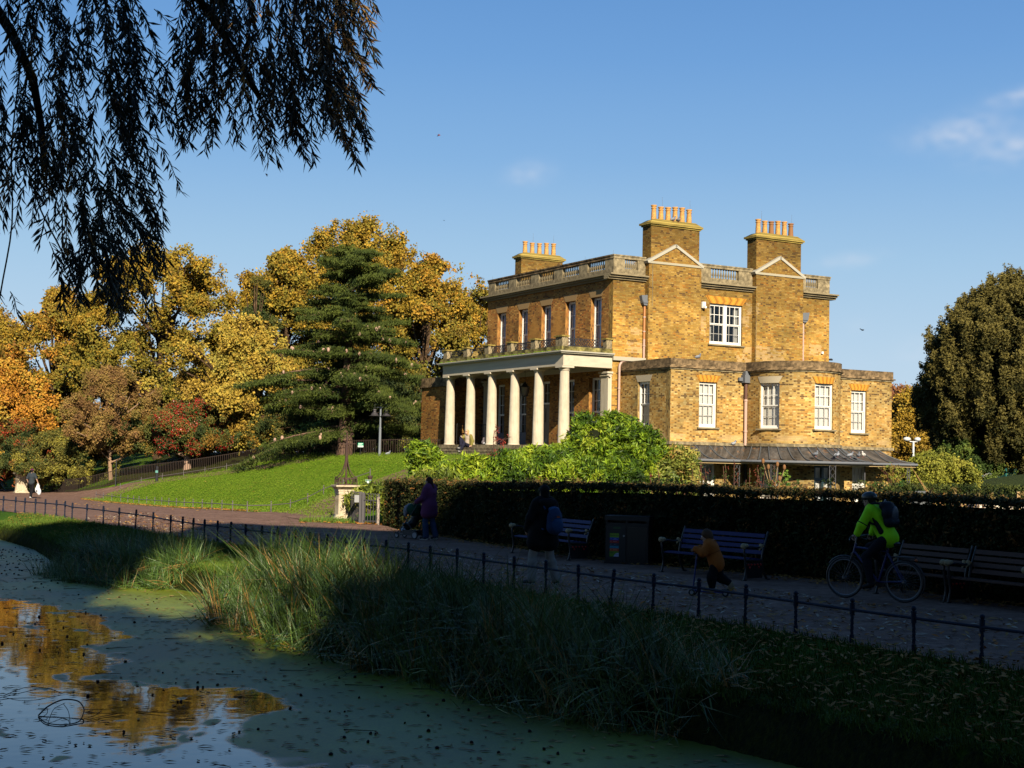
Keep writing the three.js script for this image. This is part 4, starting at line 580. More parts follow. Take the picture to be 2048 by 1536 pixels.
{ // thin reddish sapling in front of the steps
  const t = thing('sapling', 'thin bare sapling with a few red leaves in front of the portico', 'sapling', [-.62, 1.0, -52.2]), o = [taper([[0, 0, 0], [.04, .8, 0], [-.02, 1.6, 0], [0, 2.3, 0]], .03, .008, 8, 5)], r = rng(540), l = []; for (let i = 0; i < 9; i++) { const a = r() * 6.28, y = .7 + r() * 1.5, q = .35 + .3 * r(); o.push(bar([0, y, 0], [Math.cos(a) * q, y + .3, Math.sin(a) * q], .008, 4)); for (let k = 0; k < 9; k++) l.push([Math.cos(a) * q * r(), y + .3 * r() + (r() - .5) * .2, Math.sin(a) * q * r(), r() * 6, r() * 6, r() * 6, 1, .22 * (.6 + r()), .05, .035]); }
  part('stem', o, M(.12, .06, .05, .9), t); scatter('leaves', leafCluster(541, 3, .06, .07, .05), leafMat, t, l); }
// ---- clipped hedge along the path, in the order of its front line
{
  const t = thing('clipped_hedge', 'long clipped dark hedge behind the benches along the path', 'hedge');
  const F = [[-4.0, -46.0, 1.45], [-3.2, -43.4, 1.5], [-1.75, -40.3, 1.53], [-.05, -36.9, 1.6], [1.15, -34.2, 1.66], [2.5, -32.0, 1.7], [4.1, -30.0, 1.7], [5.5, -28.5, 1.71], [6.5, -27.2, 1.72], [7.5, -25.1, 1.72], [8.5, -23.1, 1.71], [10.5, -19.6, 1.7], [14, -14, 1.7]], D = [.84, -.5], W = 1.5, r = rng(601), l = [], core = [];
  for (let i = 0; i < F.length - 1; i++) {
    const a = F[i], b = F[i + 1], L = Math.hypot(b[0] - a[0], b[1] - a[1]), at = (u, d, y) => [lerp(a[0], b[0], u) + D[0] * d, y, lerp(a[1], b[1], u) + D[1] * d], h = (u) => lerp(a[2], b[2], u);
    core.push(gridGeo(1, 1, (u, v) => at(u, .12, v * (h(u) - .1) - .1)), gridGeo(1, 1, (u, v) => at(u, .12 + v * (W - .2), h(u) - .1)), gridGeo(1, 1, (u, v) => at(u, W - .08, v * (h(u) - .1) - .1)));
    const n = Math.round(L * 480 * (i > 9 ? .5 : 1)); for (let k = 0; k < n; k++) { const u = r(), top = r() < .36, lump = .08 * fbm(lerp(a[0], b[0], u) * 1.3, lerp(a[1], b[1], u) * 1.3, 2) * 2, y = top ? h(u) + lump * .8 - .03 + (r() < .06 ? r() * .16 : 0) : Math.pow(r(), .8) * h(u), d = top ? r() * W : .06 + lump + (r() - .5) * .08, p = at(u, d, y), q = r(), f = fbm(p[0] * .8, p[1], p[2] * .8); let c = mixc([.014, .021, .006], [.06, .07, .016], clamp(.4 + f + (q - .5) * .7, 0, 1)); if (q > .93) c = [.22, .10, .025]; else if (top && q > .5) c = [.17, .12, .04]; l.push([...p, r() * 6.28, r() * 6.28, r() * 6.28, .8 + .5 * r(), ...c]); }
    if (i > 3) for (let k = 0; k < L * 2.2; k++) { const u = r(), p = at(u, r() * .4, h(u) + .03); for (let m = 0; m < 3; m++) l.push([p[0] + (r() - .5) * .15, p[1] + r() * .2, p[2] + (r() - .5) * .15, r() * 6, r() * 6, r() * 6, .8, .05 + .08 * r(), .09 + .09 * r(), .03]); }
  }
  { const a = F[0]; core.push(gridGeo(1, 1, (u, v) => [a[0] + D[0] * (.12 + u * (W - .2)), v * (a[2] - .1) - .1, a[1] + D[1] * (.12 + u * (W - .2))])); for (let k = 0; k < 900; k++) { const d = r() * W, y = r() * a[2]; l.push([a[0] + D[0] * d - .1 + r() * .1, y, a[1] + D[1] * d, r() * 6, r() * 6, r() * 6, .8 + .5 * r(), .12 + .1 * r(), .12 + .08 * r(), .025]); } }
  part('hedge_shade_core', core, M(.010, .011, .005, 1), t); scatter('foliage', leafCluster(602, 8, .085, .07, .038), leafMat, t, l);  // near-black core stands in for the shade between the leaves
}
// ---- sedge and grass
const blade = (len, w, bend, n = 3) => { const q = []; const P = (t) => [0, len * (t - .15 * bend * t * t), len * bend * t * t * .8]; for (let i = 0; i < n; i++) { const a = i / n, b = (i + 1) / n, wa = w * (1 - a * a), wb = w * (1 - b * b), A = P(a), B = P(b); q.push(i === n - 1 ? [[-wa, A[1], A[2]], [wa, A[1], A[2]], B] : [[-wa, A[1], A[2]], [wa, A[1], A[2]], [wb, B[1], B[2]], [-wb, B[1], B[2]]]); } return quads(q); };
function bladeTuft(seed, n, len, w, spread) { const r = rng(seed), g = []; for (let i = 0; i < n; i++) { const b = blade(len * (.55 + .55 * r()), w * (.7 + .5 * r()), (r() < .3 ? .9 : .2) + r() * .8); b.rotateY(r() * 6.283).translate((r() - .5) * spread, 0, (r() - .5) * spread); g.push(b); } return merge(g); }
const sedgeMat = M(1, 1, 1, .5);
function sedge(label, seed, spots) { // spots: [x, z, radius, height, count]
  const t = thing('sedge_clump', label, 'sedge', [spots[0][0], 0, spots[0][1]], 0), r = rng(seed), l = [];
  for (const [sx, sz, R, h, n] of spots) for (let i = 0; i < n; i++) { const a = r() * 6.283, q = Math.sqrt(r()) * R, x = sx + Math.cos(a) * q, z = sz + Math.sin(a) * q * 1.15, s = h / 1.32 * (.62 + .42 * r()), k = r(), c = k < .07 ? [.34, .20, .05] : mixc([.025, .065, .010], [.13, .225, .035], clamp(.45 + fbm(x * 1.2, z * 1.2) + (r() - .5) * .7, 0, 1)); l.push([x - spots[0][0], Math.max(gy(x, z), WATER - .05), z - spots[0][1], r() * 6.283, (r() - .5) * .6, (r() - .5) * .6, s, ...c]); }
  scatter('blades', bladeTuft(seed, 8, 1.3, .0105, .30), sedgeMat, t, l); scatter('dead_stems', bladeTuft(seed + 1, 6, .42, .008, .2), sedgeMat, t, l.filter((_, i) => i % 5 === 0).map((a) => [...a.slice(0, 7), .34 + .1 * r(), .18 + .06 * r(), .05])); return t;
}
sedge('clump of tall sedge by the water, nearest the left end of the railing', 701, [[-9.9, -33.8, 1.2, .95, 300], [-8.9, -32.6, 1.3, 1.15, 420], [-7.9, -31.7, 1.2, 1.15, 420], [-7.3, -31.2, .6, 1.0, 220], [-10.6, -35.3, .9, .8, 150]]);
sedge('long bank of tall sedge along the water in the middle of the picture', 711, [[-4.4, -26.0, .9, 1.2, 300], [-4.1, -25.2, 1.2, 1.3, 400], [-3.3, -24, 1.3, 1.3, 430], [-2.6, -22.6, 1.2, 1.25, 400], [-1.8, -21.4, 1.2, 1.2, 380], [-1.1, -20.2, 1.15, 1.15, 360], [-.3, -19.2, 1.1, 1.1, 340], [.4, -18, 1.1, 1.05, 320], [1.0, -17, 1.0, 1.0, 280], [1.7, -16.2, .9, .95, 220], [-3.4, -26.6, .8, .9, 160]]);
{ // short grass on the bank and round the lawn edges
  const r = rng(801), l = [], push = (x, z, s, c) => l.push([x, gy(x, z), z, r() * 6.283, (r() - .5) * .4, (r() - .5) * .4, s, ...c]);
  for (let i = 0; i < 42000; i++) { const x = -17 + Math.pow(r(), .75) * 23, zr = railZ(x) + .15, zw = waterZ(x), z = lerp(zr, zw, Math.pow(r(), .9) * .88); if (z > -9) continue; const f = fbm(x * .7, z * .7), k = clamp(.5 + f + (r() - .5) * .6, 0, 1); push(x, z, .6 + .55 * r(), mixc([.035, .065, .008], [.13, .20, .025], k)); }
  const g = tag(scatter('bank_grass', bladeTuft(802, 5, .13, .006, .12), M(1, 1, 1, .7), scene, l), 'short green grass on the bank between the railing and the pond', 'grass');
  const l2 = []; const edge = [[-25, -84], [-18.6, -71.2], [-14.1, -62.6], [-10, -55.6], [-8.5, -56.9], [-7.7, -60.6], [-6.2, -64]]; for (let i = 0; i < edge.length - 1; i++) { const a = edge[i], b = edge[i + 1], L = Math.hypot(b[0] - a[0], b[1] - a[1]); for (let k = 0; k < L * 60; k++) { const u = r(), x = lerp(a[0], b[0], u) + (r() - .3) * .5, z = lerp(a[1], b[1], u) + (r() - .5) * .5; l2.push([x, gy(x, z), z, r() * 6, 0, 0, .7 + r() * .7, .10 + .08 * r(), .17 + .1 * r(), .03]); } }
  for (let i = 0; i < 1300; i++) { const x = -6.9 + r() * 1.9, z = -48.9 + r() * 1.6 + (x + 6) * -.2; l2.push([x, gy(x, z), z, r() * 6, 0, 0, .8 + r() * .6, .09 + .08 * r(), .16 + .08 * r(), .03]); }
  tag(scatter('edge_grass', bladeTuft(803, 5, .14, .008, .16), M(1, 1, 1, .7), scene, l2), 'longer grass along the lawn edge and round the stone pier', 'grass');
  const lawn = []; for (let i = 0; i < 46000; i++) { const u = r(), x = lerp(-24, 0, u), z = -86 + r() * 34, s = sLawn(x, z); if (s < .4 || s > 16) continue; lawn.push([x, gy(x, z), z, r() * 6.28, 0, 0, .7 + .6 * r(), ...mixc([.11, .18, .014], [.19, .28, .022], clamp(.5 + fbm(x * .5, z * .5) * .8 + (r() - .5) * .5, 0, 1))]); }
  tag(scatter('lawn_grass', bladeTuft(804, 7, .06, .012, .3), M(1, 1, 1, .75), scene, lawn), 'bright mown grass of the rising lawn', 'grass');
}

{ // the far edge of the park, too distant to tell trees apart
  const r = rng(851), l = []; for (let i = 0; i < 15000; i++) { const left = r() < .62, x = left ? -75 + r() * 84 : 24 + r() * 60, z = (left ? -132 : -150) - r() * 10, h = (left ? 6.5 : 7) * (.75 + .5 * fbm(x * .12, 3, 1) * 2), y = gy(x, z) + Math.pow(r(), .8) * h; l.push([x, y, z, r() * 6, r() * 6, r() * 6, 1.5 + r(), ...mixc(r() < .5 ? [.03, .04, .012] : [.12, .08, .02], [.26, .17, .03], r() * r())]); }
  tag(scatter('far_trees', G_plane[1], leafMat, scene, l), 'low belt of far off trees along the edge of the park', 'trees');
}
// ---------------------------------------------------------------- the willow overhead and unseen trees placed to shade the near bank
const shadeZ = table([[-60, -86], [-30, -60], [-17, -49.4], [-8, -44.4], [-4.6, -42.4], [-3, -42.6], [-1.6, -41.2], [.2, -37.6], [1, -36.6], [4, -32.4], [6.3, -29.6], [8.3, -25.8], [14, -15], [30, 10]]);
const GAPS = [[-4.3, -23.4, 2.0, 2.4, .9], [-2.6, -21.6, 1.4, 1.6, .7], [-7, -26.6, 1.4, 2.2, .9], [-6.4, -28.8, 2.3, 3.4, 1], [-7.3, -32.2, 1.3, 2.6, .97], [-6.2, -25.2, 1.9, 2.2, .85], [-4.0, -20.2, 1.8, 3.0, .97], [-4.4, -26.6, 2.6, 3.2, .96], [-2.9, -24.9, 2.0, 2.6, .86], [-5.6, -25.2, 1.8, 1.8, .8], [-1.6, -23.6, 1.5, 1.8, .6], [1.7, -20.7, .8, .5, .75], [1.9, -34.2, .35, .25, .9], [3.4, -26.2, 1.0, .35, .7], [7.2, -24.9, .9, .3, .5], [6.2, -25.2, .45, .8, .55], [-3.4, -19.8, .7, .4, .6]];  // clearings cut in the unseen crowns for sun patches
function shades(x, y, z, r) { // does a leaf here throw its shadow where the photograph shows shade?
  const t = y / SUN.y, lx = x - SUN.x * t, lz = z - SUN.z * t;
  if (lz < shadeZ(lx) + .5 + .9 * fbm(lx * .8, lz * .3, 4)) return false;
  for (const [gx, gz, a, b, k] of GAPS) { const q = ((lx - gx) / a) ** 2 + ((lz - gz) / b) ** 2; if (q < 1 + .5 * fbm(lx * 1.6, lz * 1.6, 9) && r() < k) return false; }
  return true;
}
{  // unseen trees, crowns pruned so their shade falls on the near bank
  const SH = [['the tallest unseen plane tree behind the viewer, placed to shade the path', 6, 9, 29, 7, 1], ['wide unseen plane tree behind the viewer to the right, shading the path', 15, 12, 28, 7.5, 2], ['unseen plane tree behind the viewer to the left, shading the pond', -6, 11, 29, 7.5, 3], ['unseen plane tree on the right bank, placed to darken the path', 22, 3, 25, 7, 4], ['outermost unseen plane tree behind the viewer on the left, shading the pond', -18, 6, 27, 7, 5], ['unseen plane tree farther back behind the viewer, blocking sky over the shade', 2, 26, 27, 9, 6], ['tall unseen plane tree just behind the viewer at right, shading the path by the pushchair', 10.5, 10, 33, 7, 11], ['unseen plane tree straight behind the viewer, shading the left bank', 0, 14, 30, 6.5, 12], ['broad unseen plane tree farther back on the right, blocking sky over the shade', 20, 28, 27, 9, 7], ['broad unseen plane tree farther back on the left, blocking sky over the shade', -17, 27, 27, 9, 8], ['unseen plane tree on the left bank, placed to block sky over the shade', -30, -8, 22, 8, 9], ['unseen plane tree beyond the right edge, placed to block sky over the shade', 24, -13, 20, 6.5, 10]];
  for (const [lab, x, z, h, R, s] of SH) {
    const lobes = autoLobes(900 + s, 60, { prof: table(round), rx: R, y0: 3.2, y1: h - 1, jag: .1 }, 2.1), t = thing('plane_tree', lab, 'tree', [x, 0, z]);
    part('trunk', limbs(910 + s, h, .45, lobes, .3, 14), barkMat, t);
    scatter('crown', leafCluster(920 + s, 10, .55, .5, .42), leafMat, t, leavesIn(930 + s, lobes, 17000, GOLD, { filter: (px, py, pz, r) => shades(px + x, py, pz + z, r) && (pz + z > -3 || Math.abs(px + x) > 9 + .40 * -(pz + z) || py > 6 - (pz + z) * .45) }));
  }
}
{
  const t = thing('willow_tree', 'dark willow branches hanging into the top left of the picture', 'tree', [-8.5, -.4, -7.5]), O = [-8.5, -.4, -7.5], r = rng(1001), wood = [], leaves = [], gold = [];
  const W = (x, y, z) => [x - O[0], y - O[1], z - O[2]];
  wood.push(taper([[0, -.6, 0], [.3, 2.5, .2], [.9, 5.2, .1], [1.8, 8, -.6], [2.6, 11, -.4]], .55, .16, 16, 10));
  const limbsAt = [ // limbs in metres of the place, radius
    [[[-7.0, 6.4, -7.8], [-5.3, 6.6, -9.2], [-4.2, 5.9, -10.0], [-3.55, 4.95, -10.2], [-3.38, 4.2, -10.1]], .13, .02],
    [[[-6.4, 7.6, -7.9], [-4.3, 7.0, -9.0], [-2.9, 6.1, -9.7], [-2.15, 5.25, -10.0], [-1.85, 4.75, -10.1]], .11, .02],
    [[[-6, 8.4, -7.6], [-3.5, 7.9, -8.6], [-2.2, 6.8, -9.4], [-1.6, 5.9, -9.7], [-1.35, 5.3, -9.8]], .09, .012],
    [[[-6.2, 9, -7.5], [-2, 9.2, -5.5], [2.5, 9.8, -2.5]], .16, .04], [[[-6.4, 8.8, -7.2], [-3, 9, -3], [0, 9.5, 2]], .16, .04]];
  for (const [p, a, b] of limbsAt) wood.push(taper(p.map((q) => W(...q)), a, b, 16, 8, .8));
  // strands: start, fall, sideways drift
  const strands = [], add = (x, y, z, L, dx, dz) => strands.push([x, y, z, L, dx, dz]);
  const left = table([[3.3, .10], [3.63, .24], [3.98, .36], [4.33, .42], [5.03, .46], [5.6, .5]]), leftC = table([[3.3, -3.06], [3.63, -2.95], [3.98, -3.02], [4.33, -3.16], [5.03, -3.22], [5.6, -3.26]]);
  for (let i = 0; i < 225; i++) { const y = 3.55 + Math.pow(r(), .9) * 2.2, c = leftC(y - .3), w = left(y - .35); let x = c + (r() * 2 - 1) * w; const L = Math.min(.22 + r() * .36, y - 3.25 + .08); add(x, y, -10.1 + (r() - .5) * 1.6, L, .05 + (x - c) * .22 + (r() - .42) * .34, (r() - .5) * .3); }
  const rLow = table([[-2.45, 4.62], [-2.3, 4.52], [-1.95, 4.62], [-1.75, 4.48], [-1.5, 4.62], [-1.3, 4.42], [-1.15, 4.72], [-1.02, 5.1]]);
  for (let i = 0; i < 230; i++) { const x = -2.36 + r() * 1.08, lo = rLow(x), y = lo + .22 + Math.pow(r(), 1.0) * (5.75 - lo - .1); add(x, y, -10 + (r() - .5) * 1.5, Math.min(.22 + r() * .32, y - lo + .05), .04 + (x + 1.75) * .16 + (r() - .42) * .34, (r() - .5) * .3); }
  for (const [x, y, L, dx] of [[-1.45, 4.74, .46, .3], [-1.35, 4.85, .42, .3], [-1.35, 5.42, .40, .34], [-1.3, 5.2, .38, .3], [-1.4, 5.65, .44, .36], [-2.32, 4.75, .36, -.05], [-1.85, 4.62, .36, .12], [-1.62, 4.6, .34, .2], [-2.75, 4.15, .4, .32], [-2.85, 4.0, .45, .35], [-2.75, 3.85, .4, .28], [-2.9, 3.65, .35, .1], [-3.1, 3.6, .38, 0], [-2.62, 4.75, .35, .3], [-2.6, 5.05, .3, .24], [-3.02, 3.75, .52, .1], [-3.55, 4.1, .34, -.1], [-3.6, 4.5, .4, -.05], [-2.5, 5.6, .5, .2], [-2.1, 5.6, .4, .1], [-3.62, 3.35, .16, .16], [-3.66, 2.02, .1, .2], [-3.7, 4.4, .3, .05]]) for (let k = 0; k < 3; k++) add(x + (r() - .5) * .06, y + (r() - .5) * .08, -10.2 + r() * .5, L * (.9 + .2 * r()), dx * (.9 + .2 * r()), (r() - .5) * .2);
  for (const [x, y, z, L, dx, dz] of strands) {
    const P = (q) => [x + dx * Math.pow(q, .7) * L / .45, y - L * Math.pow(q, 1.15), z + dz * q * L], sideways = (r() - .5) * .04;
    wood.push(tube([W(...P(0)), W(...P(.35)), W(...P(.7)), W(...P(1))], .0032, 5, 4));
    const n = Math.round(L * 74), yellow = r() < .045;
    for (let k = 0; k < n; k++) {
      const q = (k + .5) / n, p = P(q), b = P(Math.min(1, q + .05)), a = P(Math.max(0, q - .05)), d = V3(b[0] - a[0], b[1] - a[1], b[2] - a[2]).normalize(), side = V3(r() - .5, (r() - .5) * .4, r() - .5).normalize(), dir = d.clone().multiplyScalar(.75 + .3 * r()).addScaledVector(side, .6 + .45 * r()).add(V3(0, -.22, 0)).normalize();
      const e = new THREE.Euler().setFromQuaternion(new THREE.Quaternion().setFromUnitVectors(V3(0, -1, 0), dir).multiply(new THREE.Quaternion().setFromAxisAngle(V3(0, 1, 0), r() * 6.28)), 'YXZ');
      const warm = x > -2.5 && r() < .5, c = yellow || r() < .02 ? [.42, .22, .03] : warm ? mixc([.07, .045, .014], [.34, .18, .045], r()) : mixc([.014, .022, .010], [.055, .065, .022], r());  // right-hand leaves browner, and painted brighter to stand for sunlight
      leaves.push([...W(...p), e.x, e.y, e.z, .8 + .5 * r(), ...c]);
    }
  }
  for (const p of [[[-3.62, 5.0, -10.2], [-3.66, 4.4, -10.2], [-3.6, 3.8, -10.1], [-3.66, 3.2, -10.1], [-3.62, 2.62 + .6, -10.1]], [[-3.4, 4.4, -10], [-3.4, 4.0, -10], [-3.2, 3.6, -10], [-3.06, 3.3, -10]]]) wood.push(tube(p.map((q) => W(...q)), .006, 14, 4));
  // unseen rest of the crown, above and behind, shaped to shade the bank
  const lobes = []; for (let i = 0; i < 60; i++) { const x = -8 + r() * 14, z = -8 + r() * 12; lobes.push([x - O[0], 7.6 + r() * 4.5 + Math.max(0, -z - 2) * .32 - O[1], z - O[2], 1.5, 1.1, 1.5]); }
  const upper = leavesIn(1010, lobes, 15000, [[.03, .04, .012], [.08, .08, .02], [.2, .12, .03]], { filter: (px, py, pz, rr) => { const x = px + O[0], y = py + O[1], z = pz + O[2]; return shades(x, y, z, rr) && y > 2.2 + .45 * Math.hypot(x * .3, z) + 1.1; } });
  const leafG = (() => { const L = .092, w = .0075; return quads([[[0, 0, 0], [w, -L * .4, .004], [0, -L, 0]], [[0, 0, 0], [0, -L, 0], [-w, -L * .4, .004]]]); })();
  part('trunk', wood, M(.035, .028, .022, .95), t); scatter('hanging_leaves', leafG, M(1, 1, 1, .55), t, leaves); scatter('unseen_crown', leafCluster(1011, 12, .5, .3, .1), leafMat, t, upper);
}
// leaves on the path, the grass and the water
{
  const r = rng(1101), flat = quads([[[0, 0, -.5], [.16, .05, -.05], [0, .0, .5]], [[0, 0, -.5], [0, 0, .5], [-.16, .03, 0]]]), plane = (() => { const p = []; for (let i = 0; i < 5; i++) { const a = -1.9 + i * .95, L = i === 2 ? .5 : .42; p.push([[0, 0, -.1], [Math.sin(a - .3) * L * .5, .04, Math.cos(a - .3) * L * .5], [Math.sin(a) * L, .1 * (i % 2), Math.cos(a) * L]], [[0, 0, -.1], [Math.sin(a) * L, .1 * (i % 2), Math.cos(a) * L], [Math.sin(a + .3) * L * .5, .03, Math.cos(a + .3) * L * .5]]); } return quads(p); })();
  const tone = () => { const q = r(); return q < .5 ? mixc([.30, .16, .05], [.46, .27, .08], r()) : q < .8 ? mixc([.42, .34, .24], [.55, .47, .36], r()) : mixc([.34, .12, .03], [.5, .2, .04], r()); };
  const onPath = [], onGrass = [], onWater = [], big = [];
  for (let i = 0; i < 5200; i++) { const x = -14 + Math.pow(r(), .8) * 23, z = railZ(x) - .2 - r() * 7.4; if (z > -10 || z < -60) continue; onPath.push([x, gy(x, z) + .03, z, (r() - .5) * .7, r() * 6.28, (r() - .5) * .7, .09 + .07 * r(), ...tone()]); }
  for (let i = 0; i < 1800; i++) { const k = r() * 10, F = [[-3.2, -43.4], [-1.75, -40.3], [-.05, -36.9], [1.15, -34.2], [2.5, -32.0], [4.1, -30.0], [5.5, -28.5], [6.5, -27.2], [7.5, -25.1], [8.5, -23.1], [10.5, -19.6]], a = F[Math.floor(k)], b = F[Math.floor(k) + 1] ?? a, u = k % 1, d = Math.pow(r(), 2) * .9; onPath.push([lerp(a[0], b[0], u) - d * .84, .02 + .03 * r(), lerp(a[1], b[1], u) + d * .5, (r() - .5) * .8, r() * 6.28, (r() - .5) * .8, .08 + .06 * r(), ...mixc([.30, .12, .03], [.5, .26, .06], r())]); }
  for (let i = 0; i < 2600; i++) { const x = -1 + Math.pow(r(), .7) * 7.5, zr = railZ(x), zw = waterZ(x), z = lerp(zr, zw, r() * .85); if (z > -8) continue; onGrass.push([x, gy(x, z) + .05 + .05 * r(), z, (r() - .5) * .9, r() * 6.28, (r() - .5) * .9, .08 + .06 * r(), ...mixc([.26, .12, .03], [.44, .25, .07], r())]); }
  for (let i = 0; i < 1500; i++) { const x = -17 + r() * 16, zr = railZ(x), zw = waterZ(x), z = lerp(zr, zw, r() * .8); onGrass.push([x, gy(x, z) + .05, z, (r() - .5) * .6, r() * 6.28, (r() - .5) * .6, .07 + .05 * r(), ...mixc([.4, .16, .03], [.5, .28, .06], r())]); }
  for (let i = 0; i < 900; i++) { const e = r(), pts = [[-25, -84], [-18.6, -71.2], [-14.1, -62.6], [-10, -55.6]], k = Math.floor(e * 3), u = e * 3 - k, a = pts[k], b = pts[k + 1], x = lerp(a[0], b[0], u) + (r() - .6) * .7, z = lerp(a[1], b[1], u) + (r() - .4) * .6; big.push([x, gy(x, z) + .05, z, (r() - .5) * .5, r() * 6.28, (r() - .5) * .5, .16 + .1 * r(), ...mixc([.42, .17, .03], [.5, .26, .07], r())]); }
  for (let i = 0; i < 420; i++) { const x = -24 + r() * 22, z = -84 + r() * 30, s = sLawn(x, z); if (s < .3 && r() < .4) continue; big.push([x, gy(x, z) + .05, z, (r() - .5) * .4, r() * 6.28, (r() - .5) * .4, .13 + .08 * r(), ...mixc([.44, .20, .04], [.5, .34, .1], r())]); }
  for (let i = 0; i < 70; i++) { const x = -6.9 + r() * 3.6, z = -47.3 + (r() - .3) * 1.6; big.push([x, gy(x, z) + .04, z, (r() - .5) * .5, r() * 6.28, (r() - .5) * .5, .18 + .08 * r(), .52, .22, .04]); }
  for (let i = 0; i < 12500; i++) { const u = r(), z = -44 + Math.pow(r(), .55) * 33, zz = z, x = -17 + u * 20; if (zz > -10.5 || zz < waterZ(x) + .15) continue; const near = clamp((zz - waterZ(x)) / 3, 0, 1); if (near > .6 && r() < .25) continue; onWater.push([x, WATER + .008, zz, (r() - .5) * .12, r() < .5 ? 1.2 + r() * .9 : r() * 6.28, (r() - .5) * .12, .06 + .09 * Math.pow(r(), 1.5), ...(r() < .4 ? mixc([.07, .03, .012], [.2, .08, .025], r()) : mixc([.34, .20, .08], [.48, .33, .14], r()))]); }
  const lm = M(1, 1, 1, .7);
  tag(scatter('path_leaves', flat, lm, scene, onPath), 'fallen willow leaves scattered over the path', 'fallen leaves'); tag(scatter('grass_leaves', flat, lm, scene, onGrass), 'fallen leaves lying in the bank grass', 'fallen leaves');
  tag(scatter('lawn_leaves', plane, lm, scene, big), 'orange plane leaves along the lawn edge and on the lawn', 'fallen leaves'); tag(scatter('floating_leaves', flat, lm, scene, onWater), 'brown and yellow leaves floating on the pond', 'fallen leaves');
  const balls = []; for (let i = 0; i < 210; i++) { const x = -15 + r() * 16, z = waterZ(x) + .3 + Math.pow(r(), 1.4) * 9; if (z > -11) continue; balls.push([x, WATER + .01, z, r() * 6, r() * 6, 0, .012 + .014 * r(), .02, .013, .012, .7]); }
  for (let i = 0; i < 150; i++) { const x = -15 + r() * 4.5, z = -42 + r() * 9; if (z < waterZ(x) + .2) continue; balls.push([x, WATER + .01, z, 0, 0, 0, .016 + .016 * r(), .016, .011, .011, .6]); }
  tag(scatter('seed_balls', new THREE.SphereGeometry(1, 8, 6), M(1, 1, 1, .6), scene, balls), 'small dark seed balls floating on the duckweed', 'seed balls');
  const stick = []; for (let i = 0; i < 46; i++) { const x = -13 + r() * 13, z = waterZ(x) + .6 + r() * 8; if (z > -12) continue; stick.push([x, WATER + .006, z, 0, 1.57 + (r() - .5) * .7, 0, 1, .02, .016, .012]); } tag(scatter('floating_twigs', bar([0, 0, -.18], [0, .015, .2], .006, 5, .003), M(1, 1, 1, .9), scene, stick), 'thin dark twigs floating on the pond', 'twigs');
}
{ // looped fallen branch in the open water
  const t = thing('fallen_branch', 'bare looped branch lying in the open water', 'branch', [-4.8, WATER, -15.6]), P = (x, z, y = .01) => [x + 4.8, y, z + 15.6], m = M(.012, .010, .009, .8);
  part('bough', taper([P(-5.1, -15.75), P(-5.08, -16.0, .06), P(-4.98, -16.2, .10), P(-4.82, -16.16, .10), P(-4.68, -15.95, .07), P(-4.58, -15.62, .05), P(-4.56, -15.36), P(-4.68, -15.2), P(-4.84, -15.26), P(-5.0, -15.5), P(-5.1, -15.72)], .0085, .005, 50, 6), m, t);
  for (const q of [[P(-5.06, -15.9, .05), P(-5.0, -15.7, .03), P(-5.02, -15.5)], [P(-4.93, -16.1, .08), P(-4.95, -15.8, .07), P(-4.9, -15.5, .03), P(-4.84, -15.25)], [P(-4.93, -16.05, .08), P(-4.8, -15.8, .05), P(-4.62, -15.3)], [P(-4.63, -15.85, .06), P(-4.5, -15.95, .04), P(-4.3, -16.2, .03)], [P(-4.58, -15.7, .05), P(-4.46, -15.8, .03), P(-4.2, -15.95)], [P(-4.57, -15.5), P(-4.47, -15.62, .03), P(-4.46, -15.9, .04)]]) part('twig', tube(q, .0036, 14, 5), m, t);
  part('twig', tube([P(-5.9, -16.9), P(-5.7, -17.1, .08), P(-5.45, -17.2, .05), P(-5.3, -17.15)], .004, 14, 5), m, t); part('twig', tube([P(-5.6, -17.15, .05), P(-5.8, -16.9, .02), P(-5.95, -16.6)], .004, 14, 5), m, t);
}
// leaves and birds in the air
{ const bent = (() => { const g = []; for (let i = 0; i < 5; i++) { const a = -1.5 + i * .75; g.push([[0, 0, 0], [Math.cos(a - .35) * .4, Math.sin(a - .35) * .4, .12 * i], [Math.cos(a) * .9, Math.sin(a) * .9, .3 - .1 * i]], [[0, 0, 0], [Math.cos(a) * .9, Math.sin(a) * .9, .3 - .1 * i], [Math.cos(a + .35) * .4, Math.sin(a + .35) * .4, -.05]]); } return quads(g); })();
  for (const [lab, p, s, c, a] of [['orange falling leaf high in the sky above the house front', [-.67, 4.95, -12], .022, [.5, .10, .02], 1.9], ['orange falling leaf beside the tip of the willow', [-2.13, 4.58, -12], .02, [.4, .10, .03], .5], ['dark narrow falling leaf above the golden trees', [-.71, 4.56, -14], .016, [.02, .02, .02], 1.2]]) { const m = tag(part('falling_leaf', bent, M(...c, .7)), lab, 'leaf'); m.position.set(...p); m.scale.setScalar(s); m.rotation.set(.3, .4, a); if (c[0] < .1) m.scale.x *= .35; }
}
